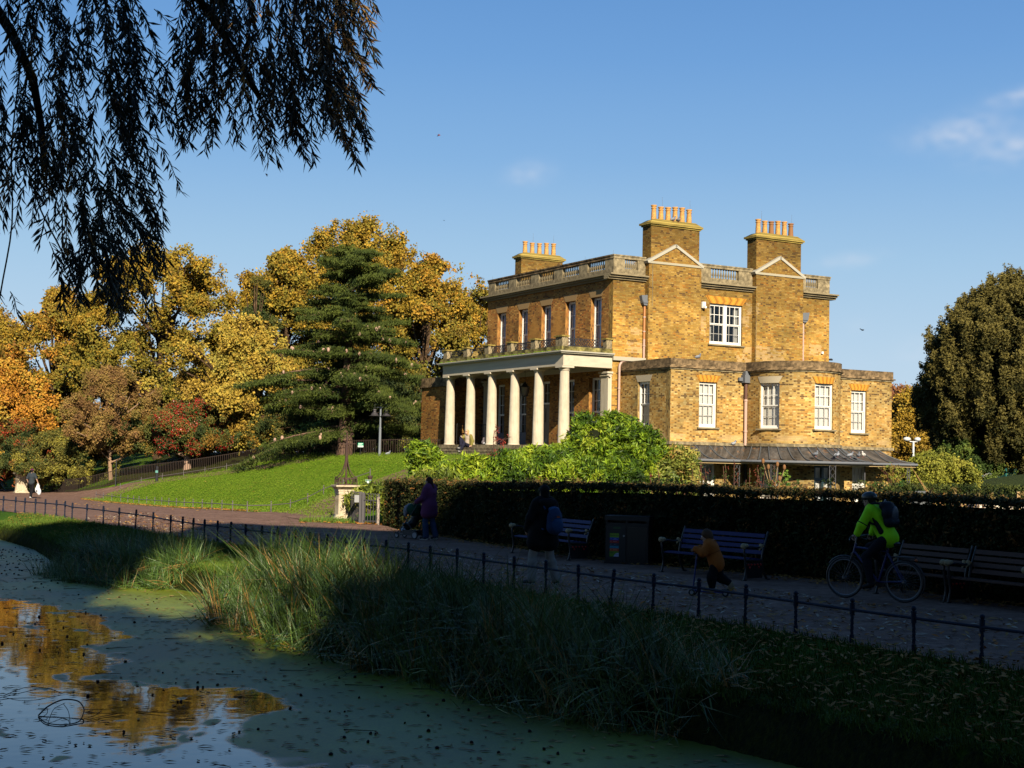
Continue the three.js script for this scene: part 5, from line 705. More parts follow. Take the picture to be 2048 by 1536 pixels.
// ---------------------------------------------------------------- fences, gate, stone piers, lamps, signs, benches, bin
const mRail = M(.014, .022, .045, .62), mBarsB = M(.05, .035, .028, .6);
{ // low railing along the pond: turned posts with ball tops and one bar
  const t = thing('pond_railing', 'low black railing with ball topped posts along the pond path', 'railing'), r = rng(1201);
  const P = [[-22.2, -58.6], [-21.2, -56.6], [-20.2, -54.8], [-19.2, -53.0], [-18.3, -51.6], [-17.44, -50.4], [-16.81, -49.5], [-16.2, -48.8], [-15.7, -48.3], [-15.1, -47.6], [-14.6, -46.9], [-13.9, -45.4], [-13.17, -44.5], [-12.3, -43.3], [-11.5, -42.1], [-10.72, -41.0], [-9.85, -39.5], [-8.95, -37.8], [-8.48, -37.1], [-8.05, -36.4], [-7.63, -35.8], [-7.2, -35.3], [-6.78, -34.8], [-6.24, -33.9], [-5.76, -33.3], [-5.29, -32.7], [-4.77, -31.8], [-4.3, -30.95], [-3.83, -30.1], [-3.4, -29.65], [-2.92, -29.0], [-2.45, -28.6], [-1.95, -27.9], [-1.47, -27.0], [-.94, -26.3], [-.43, -25.3], [.1, -24.5], [.63, -23.7], [1.13, -22.85], [1.59, -22.15], [2.17, -21.35], [2.76, -20.65], [3.28, -19.75], [3.8, -18.85], [4.32, -17.95], [4.86, -17.1], [5.4, -16.3], [6.0, -15.4], [6.6, -14.5]];
  const post = merge([CYL(.030, .030, .2, 0, -.08, 0, 8), ...[0, 1, 2, 3].map((k) => gridGeo(8, 8, (u, v) => { const a = u * 6.283, tw = v * 1.6 + k * 1.6, q = .019 * (1 + .28 * Math.cos(3 * (a + tw + k * .5))); return [Math.cos(a) * q, .12 + (k + v) * .065, Math.sin(a) * q]; }, true)), CYL(.032, .032, .13, 0, .375, 0, 10), CYL(.036, .036, .012, 0, .505, 0, 10), SPH(.031, 0, .545, 0, 12, 9)]);
  P.forEach(([x, z], i) => { const m = part('post', post, mRail, t); m.position.set(x, gy(x, z) - .01, z); m.rotation.set((r() - .5) * .05, r() * 6, (r() - .5) * .05); if (i === 26 || i === 39) m.rotation.z = .13; const n = P[i + 1]; if (n) part('rail', bar([x, gy(x, z) + .42, z], [n[0], gy(...n) + .42, n[1]], .019, 8), mRail, t); });
}
{ // thin hoop rail round the lawn
  const t = thing('lawn_railing', 'thin grey low railing along the edge of the lawn', 'railing'), P = [[-24.4, -84.2], [-23.4, -82.2], [-22.3, -80], [-21.2, -77.8], [-20.3, -75.9], [-19.5, -74], [-18.8, -72.4], [-18, -70.8], [-17.2, -69.2], [-16.5, -67.7], [-15.8, -66.2], [-15.1, -64.7], [-14.4, -63.2], [-13.7, -61.8], [-13.0, -60.4], [-12.3, -59], [-11.6, -57.6], [-10.9, -56.2], [-10.1, -55], [-9.3, -55.7], [-8.75, -57], [-8.35, -59], [-8.0, -61.3], [-7.4, -63.3], [-6.4, -65.2]], m = M(.13, .11, .11, .5);
  P.forEach(([x, z], i) => { const q = part('post', [CYL(.022, .022, .42, 0, -.05, 0, 8), SPH(.03, 0, .4, 0, 8, 6)], m, t); q.position.set(x, gy(x, z), z); const n = P[i + 1]; if (n) part('rail', bar([x, gy(x, z) + .27, z], [n[0], gy(...n) + .27, n[1]], .018, 6), m, t); });
  const t2 = thing('lawn_railing', 'short stretch of low railing beside the path beyond the lawn tip', 'railing'); for (let i = 0; i < 7; i++) { const x = -23.6 + i * 1.35, z = -86.4 + i * .35, q = part('post', [CYL(.02, .02, .4, 0, -.05, 0, 6), SPH(.028, 0, .38, 0, 8, 6)], m, t2); q.position.set(x, gy(x, z), z); if (i < 6) { const x2 = x + 1.35, z2 = z + .35; part('rail', bar([x, gy(x, z) + .26, z], [x2, gy(x2, z2) + .26, z2], .016, 5), m, t2); } }
}
{ // tall bar fence beyond the lawn
  const t = thing('park_fence', 'long dark upright bar fence across the back of the lawn', 'fence'), P = [[-31, -96], [-28, -92.5], [-24, -89.8], [-20.2, -87.2], [-15, -84.6], [-10, -80.6], [-7.2, -78], [-5, -77], [-3, -76]], bg = CYL(.016, .016, 1.0, 0, 0, 0, 5);
  let used = 0; const rest = [];
  for (let i = 0; i < P.length - 1; i++) { const a = P[i], b = P[i + 1], L = Math.hypot(b[0] - a[0], b[1] - a[1]), n = Math.round(L / .145); for (let k = 0; k < n; k++) { const x = lerp(a[0], b[0], k / n), z = lerp(a[1], b[1], k / n); const m = part('bar', bg, mBarsB, t); m.position.set(x, gy(x, z) - .1, z); }
    for (const y of [.08, .88]) for (let k = 0; k < Math.ceil(L / 2.4); k++) { const u0 = k / Math.ceil(L / 2.4), u1 = (k + 1) / Math.ceil(L / 2.4), A = [lerp(a[0], b[0], u0), 0, lerp(a[1], b[1], u0)], B = [lerp(a[0], b[0], u1), 0, lerp(a[1], b[1], u1)]; A[1] = gy(A[0], A[2]) + y - .02; B[1] = gy(B[0], B[2]) + y - .02; part('rail', beam(A, B, .03, .035), mBarsB, t); } }
}
// stone pier with an iron overthrow
const mPier = M(1, 1, 1, .92, { map: (() => { const A = field(256, 6.3, 9, 5), B = field(256, 9.3, 40, 3); return dataTex(512, 512, (x, y) => { const streak = sstep(.05, .4, A(x / 512 * 2, y / 3000)), n = 1 + B(x / 512, y / 512) * .3; return [lerp(205, 150, streak) * n, lerp(190, 130, streak) * n, lerp(163, 96, streak) * n].map((c) => clamp(c, 0, 255)); }); })() });
function pier(label, pos, s, ry) {
  const t = thing('gate_pier', label, 'pier', pos, ry), flut = (() => { const o = []; for (const [nx, nz] of [[0, 1], [1, 0], [0, -1], [-1, 0]]) for (let i = 0; i < 6; i++) { const u = -.24 + i * .096, p = CYL(.036, .034, .74, 0, .22, 0, 8); p.translate(nx * .27 + (nz ? u : 0), 0, nz * .27 + (nx ? u : 0)); o.push(p); } return o; })();
  part('plinth', [BX(.80, .10, .80, 0, .05, 0), (() => { const g = new THREE.CylinderGeometry(.44, .52, .13, 4).rotateY(Math.PI / 4); return g.translate(0, .16, 0); })()], mPier, t);
  part('shaft', [BX(.57, .80, .57, 0, .60, 0), ...flut, BX(.62, .10, .62, 0, .98, 0)], mPier, t);
  part('cap', [BX(.66, .05, .66, 0, 1.055, 0), (() => { const g = new THREE.CylinderGeometry(.60, .47, .1, 4).rotateY(Math.PI / 4); return g.translate(0, 1.13, 0); })(), BX(.86, .05, .86, 0, 1.205, 0)], mPier, t);
  const iron = M(.085, .05, .042, .6), b = .31, y0 = 1.23, o = [], st = [];
  for (const [x, z] of [[-b, -b], [b, -b], [b, b], [-b, b]]) { o.push(BX(.028, .25, .028, x, y0 + .125, z)); st.push(tube([[x, y0 + .25, z], [x * .72, y0 + .31, z * .72], [x * .34, y0 + .52, z * .34], [x * .14, y0 + .78, z * .14], [x * .09, y0 + .98, z * .09]], .017, 18, 6)); }
  for (const y of [y0 + .02, y0 + .24]) for (const s2 of [-1, 1]) o.push(BX(2 * b, .022, .022, 0, y, s2 * b), BX(.022, .022, 2 * b, s2 * b, y, 0));
  for (const s2 of [-1, 1]) for (const c of [-.17, 0, .17]) { o.push(tube([[c - .05, y0 + .05, s2 * b], [c - .06, y0 + .2, s2 * b], [c + .04, y0 + .2, s2 * b], [c + .05, y0 + .1, s2 * b]], .011, 12, 5), tube([[s2 * b, y0 + .05, c - .05], [s2 * b, y0 + .2, c - .06], [s2 * b, y0 + .2, c + .04], [s2 * b, y0 + .1, c + .05]], .011, 12, 5)); }
  part('iron_cage', o, iron, t); for (const g of st) part('iron_stay', g, iron, t);
  part('mast', [CYL(.035, .025, 1.72, 0, y0, 0, 8), CYL(.055, .055, .06, 0, y0 + .97, 0, 10), SPH(.03, 0, y0 + 1.74, 0)], iron, t);
  part('cross_bar', [bar([-.27, y0 + 1.42, 0], [.3, y0 + 1.42, 0], .012, 6), ...[-1, 1].flatMap((k) => [tube([[0, y0 + 1.4, 0], [k * .09, y0 + 1.36, 0], [k * .1, y0 + 1.3, 0], [k * .04, y0 + 1.28, 0]], .009, 10, 5), tube([[0, y0 + 1.55, 0], [k * .1, y0 + 1.68, 0], [k * .17, y0 + 1.78, 0], [k * .22, y0 + 1.74, 0], [k * .18, y0 + 1.7, 0]], .011, 12, 5), tube([[0, y0 + 1.02, 0], [k * .1, y0 + 1.08, 0], [k * .13, y0 + 1.16, 0], [k * .1, y0 + 1.18, 0]], .009, 10, 5)])], iron, t);
  t.scale.setScalar(s); return t;
}
pier('worn fluted stone pier with iron finial at the garden gate', [-5.63, gy(-5.63, -48.95), -48.95], 1, .35);
pier('distant stone pier with iron finial behind the walking man', [-32.4, gy(-32.4, -94.6) - .05, -94.6], 1.12, .5);
{ // fence panel, open gate and posts beside the pier
  const m = M(.055, .05, .055, .55), t = thing('garden_fence', 'short iron bar fence between the stone pier and the gate', 'fence');
  const panel = (tt, a, b, n, h) => { for (let i = 0; i < n; i++) { const x = lerp(a[0], b[0], (i + .5) / n), z = lerp(a[1], b[1], (i + .5) / n); part('bar', [CYL(.012, .012, h - .08, x, .06, z, 6), tube([[x, h - .02, z], [x + .02, h + .05, z], [x + .07, h + .06, z], [x + .09, h, z]], .010, 8, 5)], m, tt); } for (const y of [.12, h - .16]) part('rail', beam([a[0], y, a[1]], [b[0], y, b[1]], .02, .035), m, tt); };
  panel(t, [-5.33, -47.9], [-4.95, -47.1], 7, .98); part('post', BX(.10, 1.06, .10, -4.9, .53, -47.0), m, t); part('notice_plate', BX(.17, .24, .02, -5.02, .83, -46.98), M(.30, .31, .32, .5), t);
  const g = thing('garden_gate', 'open iron bar gate left of the gap in the hedge', 'gate'); panel(g, [-4.78, -46.85], [-4.3, -46.55], 5, .95); part('gate_post', BX(.09, 1.04, .09, -4.8, .52, -46.9), m, g);
  const c = thing('concrete_post', 'pale stained post at the end of the open gate', 'post', [-4.26, 0, -46.45]); part('shaft', [BX(.085, .92, .085, 0, .46, 0)], M(1, 1, 1, .9, { map: speckTex(4.7, [150, 138, 128], .9, 1, .8) }), c); part('post_cap', [BX(.05, .12, .05, 0, .96, 0)], m, c);
  const g2 = thing('garden_gate', 'iron gate leaf carrying the dark notice board, left of the pushchair', 'gate'); panel(g2, [-3.78, -46.1], [-3.25, -46.3], 7, .93); part('gate_post', BX(.08, 1.02, .08, -3.84, .51, -46.05), m, g2);
  const board = canvasTex(256, 384, (k, w, h) => { k.fillStyle = '#22303a'; k.fillRect(0, 0, w, h); k.fillStyle = '#2f8f9a'; k.fillRect(w - 30, 0, 30, h); k.strokeStyle = '#c9c4b4'; k.lineWidth = 10; for (const x of [82, 150]) { k.beginPath(); k.arc(x, 76, 22, 0, 7); k.stroke(); k.beginPath(); k.ellipse(x, 134, 22, 32, 0, 0, 7); k.stroke(); } k.fillStyle = '#8d9795'; for (const [y, l] of [[200, 190], [226, 60], [262, 120], [300, 170]]) k.fillRect(20, y, l, 7); });
  const nb = tag(part('notice_board', [BX(.27, .40, .025, 0, 0, 0)], M(1, 1, 1, .5, { map: board })), 'dark notice board with two round figures hung on the gate leaf', 'sign'); nb.position.set(-3.54, .57, -46.12); nb.rotation.y = -.2;
}
{ // sign posts
  const t = thing('sign_post', 'stout brown post with round top carrying a green and white sign', 'sign', [-5.1, gy(-5.1, -52) - .1, -52]); const H = 1.5 - (gy(-5.1, -52) - .1);
  part('post', [CYL(.065, .065, H - .1, 0, 0, 0, 12), CYL(.065, .10, .1, 0, H - .1, 0, 14), CYL(.10, .09, .03, 0, H, 0, 14)], M(.075, .05, .045, .7), t);
  const st = canvasTex(256, 224, (k, w, h) => { k.fillStyle = '#0c5d50'; k.fillRect(0, 0, w, h); k.fillStyle = '#dfe6da'; k.beginPath(); k.roundRect(54, 50, 104, 84, 30); k.fill(); k.fillRect(70, 100, 24, 56); k.fillRect(120, 100, 24, 56); k.fillStyle = '#0c5d50'; k.fillRect(94, 118, 26, 40); k.fillStyle = '#a9c84a'; k.fillRect(178, 46, 34, 92); k.beginPath(); k.moveTo(8, 40); k.lineTo(44, 60); k.lineTo(10, 84); k.fill(); k.fillStyle = '#dfe6da'; k.fillRect(160, 182, 70, 16); k.fillStyle = '#cfe0d2'; k.fillRect(0, 0, w, 10); });
  const sg = part('sign_board', BX(.235, .20, .02, -.06, H - .22, .08), M(1, 1, 1, .5, { map: st }), t); sg.rotation.y = .1;
  const s2 = thing('lawn_sign', 'small pale green sign on the fence beside the cedar trunk', 'sign', [-8.28, gy(-8.28, -78.6), -78.6]); const tx = canvasTex(128, 96, (k, w, h) => { k.fillStyle = '#2f9a78'; k.fillRect(0, 0, w, h); k.fillStyle = '#d9ece2'; k.fillRect(0, 60, w, 36); k.fillRect(12, 14, 104, 12); k.fillRect(12, 36, 80, 8); k.fillStyle = '#57b894'; k.fillRect(12, 74, 100, 8); });
  part('sign_board', BX(.30, .24, .02, 0, .62, .05), M(1, 1, 1, .6, { map: tx }), s2); part('sign_stake', CYL(.015, .015, .75, 0, -.1, .02, 6), mIron, s2);
  const s3 = thing('bollard', 'short dark bollard with a green plate in front of the railing by the brown tree', 'bollard', [-21.0, gy(-21.0, -84.8), -84.8]); part('post', [CYL(.09, .08, .95, 0, -.1, 0, 10), SPH(.09, 0, .86, 0, 10, 6)], M(.03, .03, .035, .6), s3); part('plate', BX(.15, .14, .02, 0, .62, .09), M(.10, .3, .26, .5), s3);
  const s4 = thing('slim_post', 'slim dark post standing in the railing left of the brown tree', 'post', [-24.6, gy(-24.6, -89), -89]); part('shaft', CYL(.04, .035, 1.7, 0, -.1, 0, 8), mIron, s4); part('top', SPH(.05, 0, 1.62, 0, 8, 6), mIron, s4);
}
{ // lamp with two hanging heads
  const x = -7.1, z = -77.2, t = thing('street_lamp', 'grey lamp post with two bell shaped heads beside the cedar', 'street lamp', [x, gy(x, z), z]), m = M(.17, .19, .22, .5), H = 2.92 + (2.12 - gy(x, z)); t.position.y = gy(x, z);
  part('pole', [CYL(.075, .07, H * .55, 0, 0, 0, 12), CYL(.055, .045, H * .45, 0, H * .55, 0, 12), CYL(.085, .085, .05, 0, H * .54, 0, 12), CYL(.06, .06, .04, 0, H * .82, 0, 12), CYL(.03, .005, .18, 0, H, 0, 8)], m, t);
  for (const s of [-1, 1]) { part('arm', [tube([[0, H - .08, 0], [s * .16, H + .05, 0], [s * .30, H + .02, 0], [s * .32, H - .12, 0]], .014, 14, 6), bar([0, H - .12, 0], [s * .32, H - .12, 0], .012, 6), CYL(.012, .004, .2, s * .32, H - .05, 0, 6)], m, t); const h = part('lamp_head', lathe([[.03, .42], [.10, .40], [.11, .34], [.09, .32], [.09, .25], [.10, .22], [.20, .12], [.21, .05], [.34, .015], [.345, 0], [.2, 0], [.0, .02]], 20), M(.05, .045, .05, .5), t); h.position.set(s * .32, H - .6, 0); h.scale.setScalar(.95); }
}
// benches with scrolled cast arms
function bench(label, a, b, wood, group) {
  const L = Math.hypot(b[0] - a[0], b[1] - a[1]), ry = Math.atan2(-(b[1] - a[1]), b[0] - a[0]), t = thing('park_bench', label, 'bench', [a[0], gy(...a), a[1]], ry, group), iron = M(.012, .013, .016, .45), tip = M(.42, .33, .19, .6), wm = M(...wood, .6);
  // local x along the bench, z towards the path; front edge at z = 0
  for (let i = 0; i < 5; i++) part('seat_slat', BX(L - .06, .025, .075, L / 2, .43 + (i === 0 ? -.01 : -.01 * (i - 1)), -.05 - i * .092), wm, t);
  for (let i = 0; i < 4; i++) part('back_slat', (() => { const g = BX(L - .06, .075, .022); g.rotateX(-.26); return g.translate(L / 2, .53 + i * .105, -.50 - i * .028); })(), wm, t);
  for (const x of [0, L]) {
    const e = part('bench_end', [tube([[x, .0, .03], [x, .2, -.02], [x, .42, .01], [x, .56, .03], [x, .66, .02]], .022, 16, 6), tube([[x, 0, -.62], [x, .22, -.5], [x, .44, -.47], [x, .7, -.55], [x, .93, -.64]], .022, 16, 6), bar([x, .40, 0], [x, .37, -.48], .02, 6), tube([[x, .62, .04], [x, .655, -.12], [x, .63, -.3], [x, .66, -.52]], .02, 14, 6), BX(.06, .03, .10, x, .015, .03), BX(.06, .03, .10, x, .015, -.62)], iron, t);
    part('arm_scroll', [SPH(.058, x, .665, .05, 12, 8).scale(1, 1, 1), (() => { const g = new THREE.SphereGeometry(.05, 10, 8).scale(1, .8, 1.5); return g.translate(x, .675, .0); })()], tip, t); part('arm_scroll', (() => { const g = new THREE.ConeGeometry(.055, .14, 6).rotateX(2.5); return g.translate(x, .62, -.42); })(), tip, t);
  }
  const pl = part('end_panel', BX(.012, .3, .44, L, .2, -.26), iron, t); for (let i = 0; i < 7; i++) { const q = i < 5 ? [.31, -.08 - i * .085] : [.255, -.12 - (i - 5) * .255]; const s = part('red_boss', SPH(.022, L + .012, q[0], q[1], 8, 6), M(.55, .02, .015, .35), pl); }
  return t;
}
bench('blue slatted bench behind the man with the backpack', [.1, -33.75], [1.35, -31.65], [.045, .06, .16], 'benches along the hedge');
bench('dark blue slatted bench behind the child on the scooter', [3.12, -28.9], [4.5, -27.15], [.04, .045, .14], 'benches along the hedge');
bench('brown slatted bench right behind the bicycle wheel', [6.45, -25.0], [7.22, -23.62], [.10, .062, .052], 'benches along the hedge');
bench('brown slatted bench cut by the right edge of the picture', [7.27, -23.55], [8.06, -22.2], [.105, .064, .052], 'benches along the hedge');
bench('far bench at the left edge beyond the path', [-40.5, -103], [-38.2, -102.2], [.3, .25, .18]);
{ // recycling bin
  const t = thing('recycling_bin', 'tall black bin with a striped colour label between the two benches', 'bin', [2.62, 0, -31.1], -.28), m = M(.006, .0065, .007, .5);
  part('body', [BX(.94, .88, .5, 0, .46, 0), BX(.98, .06, .54, 0, .03, 0)], m, t); part('hood', [BX(.98, .1, .54, 0, 1.0, 0), BX(.94, .1, .06, 0, .92, -.22), BX(.05, .12, .5, -.45, .92, 0), BX(.05, .12, .5, .45, .92, 0), BX(.05, .12, .5, 0, .92, 0)], m, t); part('door', BX(.42, .74, .015, -.23, .44, .258), M(.008, .0085, .009, .5), t); part('door', BX(.42, .74, .015, .23, .44, .258), M(.014, .015, .016, .3), t); part('lock', [CYL(.02, .02, .02, 0, 0, 0, 10).rotateX(Math.PI / 2).translate(-.06, .62, .27)], M(.4, .42, .45, .3), t);
  const tx = canvasTex(256, 716, (k, w, h) => { const rows = [['#6f9a12', 130, 'Recycle here', '#101a08', 40], ['#13309e', 84, 'Paper|Cardboard', '#8fb0e6', 28], ['#9a1a10', 84, 'Bottles', '#d8a8a0', 30], ['#23283e', 84, 'Cans', '#7f9fae', 30], ['#0d6f8c', 84, 'Plastic cups', '#49b7c4', 28], ['#b0420e', 84, 'Cartons', '#e2b48e', 30], ['#5f8a12', 166, '', '#fff', 0]]; let y = 0; k.textAlign = 'center'; for (const [c, hh, s, tc, fs] of rows) { k.fillStyle = c; k.fillRect(0, y, w, hh); if (s) { k.fillStyle = tc; k.font = 'bold ' + fs + 'px sans-serif'; s.split('|').forEach((q, i, A) => k.fillText(q, w / 2 + (fs === 40 ? 0 : 24), y + hh / 2 + 10 + (i - (A.length - 1) / 2) * 32)); if (fs < 40) { k.globalAlpha = .5; k.fillRect(20, y + 22, 26, 40); k.globalAlpha = 1; } } y += hh; } k.fillStyle = '#aab6d8'; k.beginPath(); k.moveTo(w, 716); k.lineTo(110, 716); k.quadraticCurveTo(150, 600, w, 600); k.fill(); k.fillStyle = '#20304a'; k.font = 'bold 30px sans-serif'; k.fillText('recycle', 200, 670); k.fillStyle = '#2c4a0a'; k.fillRect(20, 580, 90, 14); k.fillRect(20, 606, 60, 10); });
  part('label_panel', (() => { const g = new THREE.PlaneGeometry(.2, .5); return g.translate(-.27, .42, .2675); })(), M(1, 1, 1, .5, { map: tx }), t); part('label_panel', BX(.16, .045, .004, -.22, .79, .268), M(.02, .07, .02, .5), t);
}
// ---- beyond the hedge at the right
{
  const m = M(.07, .08, .09, .5), t = thing('litter_bin', 'grey double litter bin with a yellow label beyond the hedge at right', 'bin', [15.1, -.05, -52.5], .1);
  part('body', [BX(.62, 1.0, .55, 0, .55, 0), BX(.66, .08, .6, 0, 1.4, 0), BX(.62, .1, .5, 0, 1.3, -.02), BX(.06, .26, .5, -.28, 1.16, 0), BX(.06, .26, .5, .28, 1.16, 0), BX(.05, .26, .5, 0, 1.16, 0)], m, t); part('opening_dark_block', BX(.56, .22, .3, 0, 1.17, 0), mDark, t); part('label_panel', BX(.26, .14, .01, .18, .86, .28), M(.55, .6, .03, .6), t);  // near-black block stands in for the shade inside the bin top
  const f = thing('slatted_seat', 'low brown slatted seat between the grey bin and the pale paling fence', 'seat', [15.9, 0, -51.5], .1); for (let i = 0; i < 5; i++) part('slat', BX(1.5, .07, .03, .75, .85 + i * .09, 0), M(.19, .11, .085, .8), f); for (const x of [.05, 1.45]) part('leg', BX(.06, 1.2, .06, x, .6, -.05), mIron, f);
  const p = thing('paling_fence', 'weathered pale paling fence beyond the hedge at the right', 'fence'), r = rng(1301); for (let i = 0; i < 40; i++) { if (i > 15 && i < 18 || (i > 24 && i % 4 === 1)) continue; const x = 15.2 + i * .135, z = -46 + i * .03, g = part('pale', extrude([[-.045, 0], [.045, 0], [.045, 1], [0, 1.06], [-.045, 1]], .025), M(1, 1, 1, .9), p); g.material.color.setRGB(...mixc([.42, .34, .26], [.62, .56, .48], r())); g.position.set(x, -.05, z); g.scale.y = 1.12 + .16 * r(); g.rotation.z = (r() - .5) * .08; } for (const y of [.4, .95]) part('wire', bar([15.1, y, -46.03], [20.6, y, -44.9], .008, 4), mIron, p);
  for (const [x, h, k] of [[16.55, 1.52, 'left'], [17.2, 1.42, 'right']]) { const q = thing('timber_post', k === 'left' ? 'taller squared timber post behind the paling fence' : 'shorter squared timber post behind the paling fence', 'post', [x, 0, -46.4]); part('post', BX(.10, h, .10, 0, h / 2, 0), M(.42, .27, .12, .85), q); part('end_grain', BX(.104, .02, .104, 0, h, 0), M(.5, .36, .2, .9), q); }
  const g = thing('low_hedge', 'low dark hedge behind the grey bin and paling fence', 'hedge'), l = [], rr = rng(1310); for (let i = 0; i < 5200; i++) { const u = rr(), x = 15 + u * 16, z = -60 + (rr() - .5) * 1.2; l.push([x, rr() * 1.55, z + .5, rr() * 6, rr() * 6, rr() * 6, 1.1, ...mixc([.02, .035, .01], [.1, .12, .025], rr())]); } part('hedge_shade_core', BL(14.8, 31, -.2, 1.35, -60.6, -59.7), M(.012, .014, .006, 1), g); scatter('foliage', leafCluster(1311, 8, .14, .11, .06), leafMat, g, l);  // dark box inside the leaves is painted as inner shade
  const mound = part('grass_mound', gridGeo(30, 14, (u, v) => { const x = 17 + u * 30, z = -80 + v * 14; return [x, 2.5 * Math.sin(Math.PI * clamp(u * 1.05, 0, 1)) * Math.sin(Math.PI * v) ** .8 + .1 * fbm(x * .4, z * .4) - .1, z, x, z]; }, true), M(.05, .07, .02, 1, { bumpMap: grassBump, bumpScale: .06 })); mound.userData.kind = 'structure';
  const fl = thing('floodlight', 'pale twin headed floodlight pole right of the house', 'floodlight', [21.5, -.2, -76]), wm = M(.62, .64, .66, .4); part('pole', CYL(.075, .06, 3.85, 0, 0, 0, 10), wm, fl); part('cross_arm', bar([-.2, 3.85, 0], [.22, 3.85, 0], .03, 6), wm, fl); for (const [x, w] of [[-.34, .42], [.22, .36]]) part('lamp_head', (() => { const q = new THREE.SphereGeometry(.5, 12, 8).scale(w, .24, .3); return q.translate(x, 3.98, 0); })(), wm, fl);
  const p2 = thing('white_pole', 'thin white pole under the great oak by the green mesh fence', 'pole', [33.6, 0, -104]); part('pole', CYL(.09, .07, 4.2, 0, 0, 0, 8), wm, p2); part('band', CYL(.11, .11, .5, 0, 2.6, 0, 8), wm, p2);
  const mf = thing('mesh_fence', 'teal green mesh fence behind the great oak', 'fence'), tg = M(.02, .13, .12, .6); for (let i = 0; i < 16; i++) { part('fence_post', CYL(.05, .05, 2.4, 27 + i * .9, 0, -106, 6), tg, mf); if (i < 15) part('mesh_panel', [...Array(7)].map((_, k) => BX(.88, .02, .02, 27.45 + i * .9, .6 + k * .28, -106)).concat([...Array(9)].map((_, k) => BX(.02, 2, .02, 27.05 + i * .9 + k * .1, 1.4, -106))), tg, mf); }
  const bd = thing('pale_shed', 'pale flat wall glimpsed under the great oak', 'shed', [35.8, 0, -108], 0); part('wall', BX(1.8, 3.0, 1.5, 0, 1.5, 0), M(.45, .42, .36, .9), bd); part('roof', BX(2, .1, 1.7, 0, 3.05, 0), mGrey, bd);
  const tr = thing('young_tree', 'young tree with a red brown stem at the right end of the verandah', 'tree', [17.9, 0, -67]); const rb = rng(1320), bo = [taper([[0, 0, 0], [0, .8, 0], [.03, 1.6, 0]], .06, .035, 6, 6)], lf = []; for (let i = 0; i < 8; i++) { const a = i * .8, q = .5 + .2 * rb(); bo.push(taper([[0, 1.0 + .1 * i * .5, 0], [Math.cos(a) * q * .5, 1.6 + .1 * i, Math.sin(a) * q * .5], [Math.cos(a) * q, 2.0 + .05 * i, Math.sin(a) * q]], .02, .008, 5, 5)); for (let k = 0; k < 14; k++) lf.push([Math.cos(a) * q * rb(), 1.5 + rb() * .9, Math.sin(a) * q * rb(), rb() * 6, rb() * 6, rb() * 6, 1, .14 + .2 * rb(), .16 + .1 * rb(), .04]); } part('stem', bo, M(.14, .05, .05, .8), tr); scatter('leaves', leafCluster(1321, 4, .1, .09, .05), leafMat, tr, lf);
  const br = tag(scatter('dry_grasses', bladeTuft(1331, 14, .8, .012, .3), M(1, 1, 1, .8), scene, (() => { const o = []; for (const [x, z, n] of [[14.7, -45.5, 26], [18.5, -45, 20], [19.4, -44.6, 30], [20.2, -44.5, 24]]) for (let i = 0; i < n; i++) o.push([x + (rr() - .5) * .7, .1, z + (rr() - .5) * .6, rr() * 6, (rr() - .5) * .5, (rr() - .5) * .5, 1.5 + rr() * .9, .44 + .1 * rr(), .28 + .06 * rr(), .12]); return o; })()), 'straw coloured tall grasses by the paling fence', 'grass');
  const th = thing('teasel_stems', 'tall bare stems with brown seed heads in front of the verandah', 'plant', [9.35, .2, -50.5]); const st = [], hd = [], lv = []; for (const [x, h, lean] of [[-.35, 2.1, -.25], [-.2, 1.9, -.06], [.1, 2.0, .05], [.3, 1.9, .28], [.15, 1.5, .22], [-.1, 1.35, .1]]) { st.push(taper([[0, 0, 0], [x * .3, h * .5, 0], [x + lean * .2, h, .05]], .035, .014, 8, 5)); part('seed_head', new THREE.SphereGeometry(.06, 8, 8).scale(1, 1.7, 1).translate(x + lean * .2, h + .06, .05), M(.24, .12, .05, .95), th); } part('stems', st, M(.36, .25, .13, .9), th); for (let i = 0; i < 14; i++) lv.push([.2 + rr() * .3, 1.3 + rr() * .5, 0, rr() * 6, rr() * 6, rr() * 6, 1.3, .16, .26, .04]); scatter('leaves', leafCluster(1341, 3, .08, .12, .06), leafMat, th, lv);
  const rose = thing('rose_bushes', 'straggling bare rose stems with red leaves in front of the verandah', 'plant', [5.0, .2, -47.5]); const rs = [], rl = []; for (let i = 0; i < 26; i++) { const x = i * .16 - .3 + rr() * .1, h = 1.2 + rr() * .9, k = (rr() - .5) * .5; rs.push(tube([[x, 0, 0], [x + k * .3, h * .5, .05], [x + k, h, 0]], .012, 8, 4)); for (let j = 0; j < 9; j++) rl.push([x + k * rr(), h * (.5 + .5 * rr()), (rr() - .5) * .2, rr() * 6, rr() * 6, rr() * 6, .9, ...(rr() < .4 ? [.2, .05, .03] : [.08, .12, .03])]); } part('stems', rs, M(.13, .06, .04, .9), rose); scatter('leaves', leafCluster(1351, 4, .09, .07, .045), leafMat, rose, rl);
}
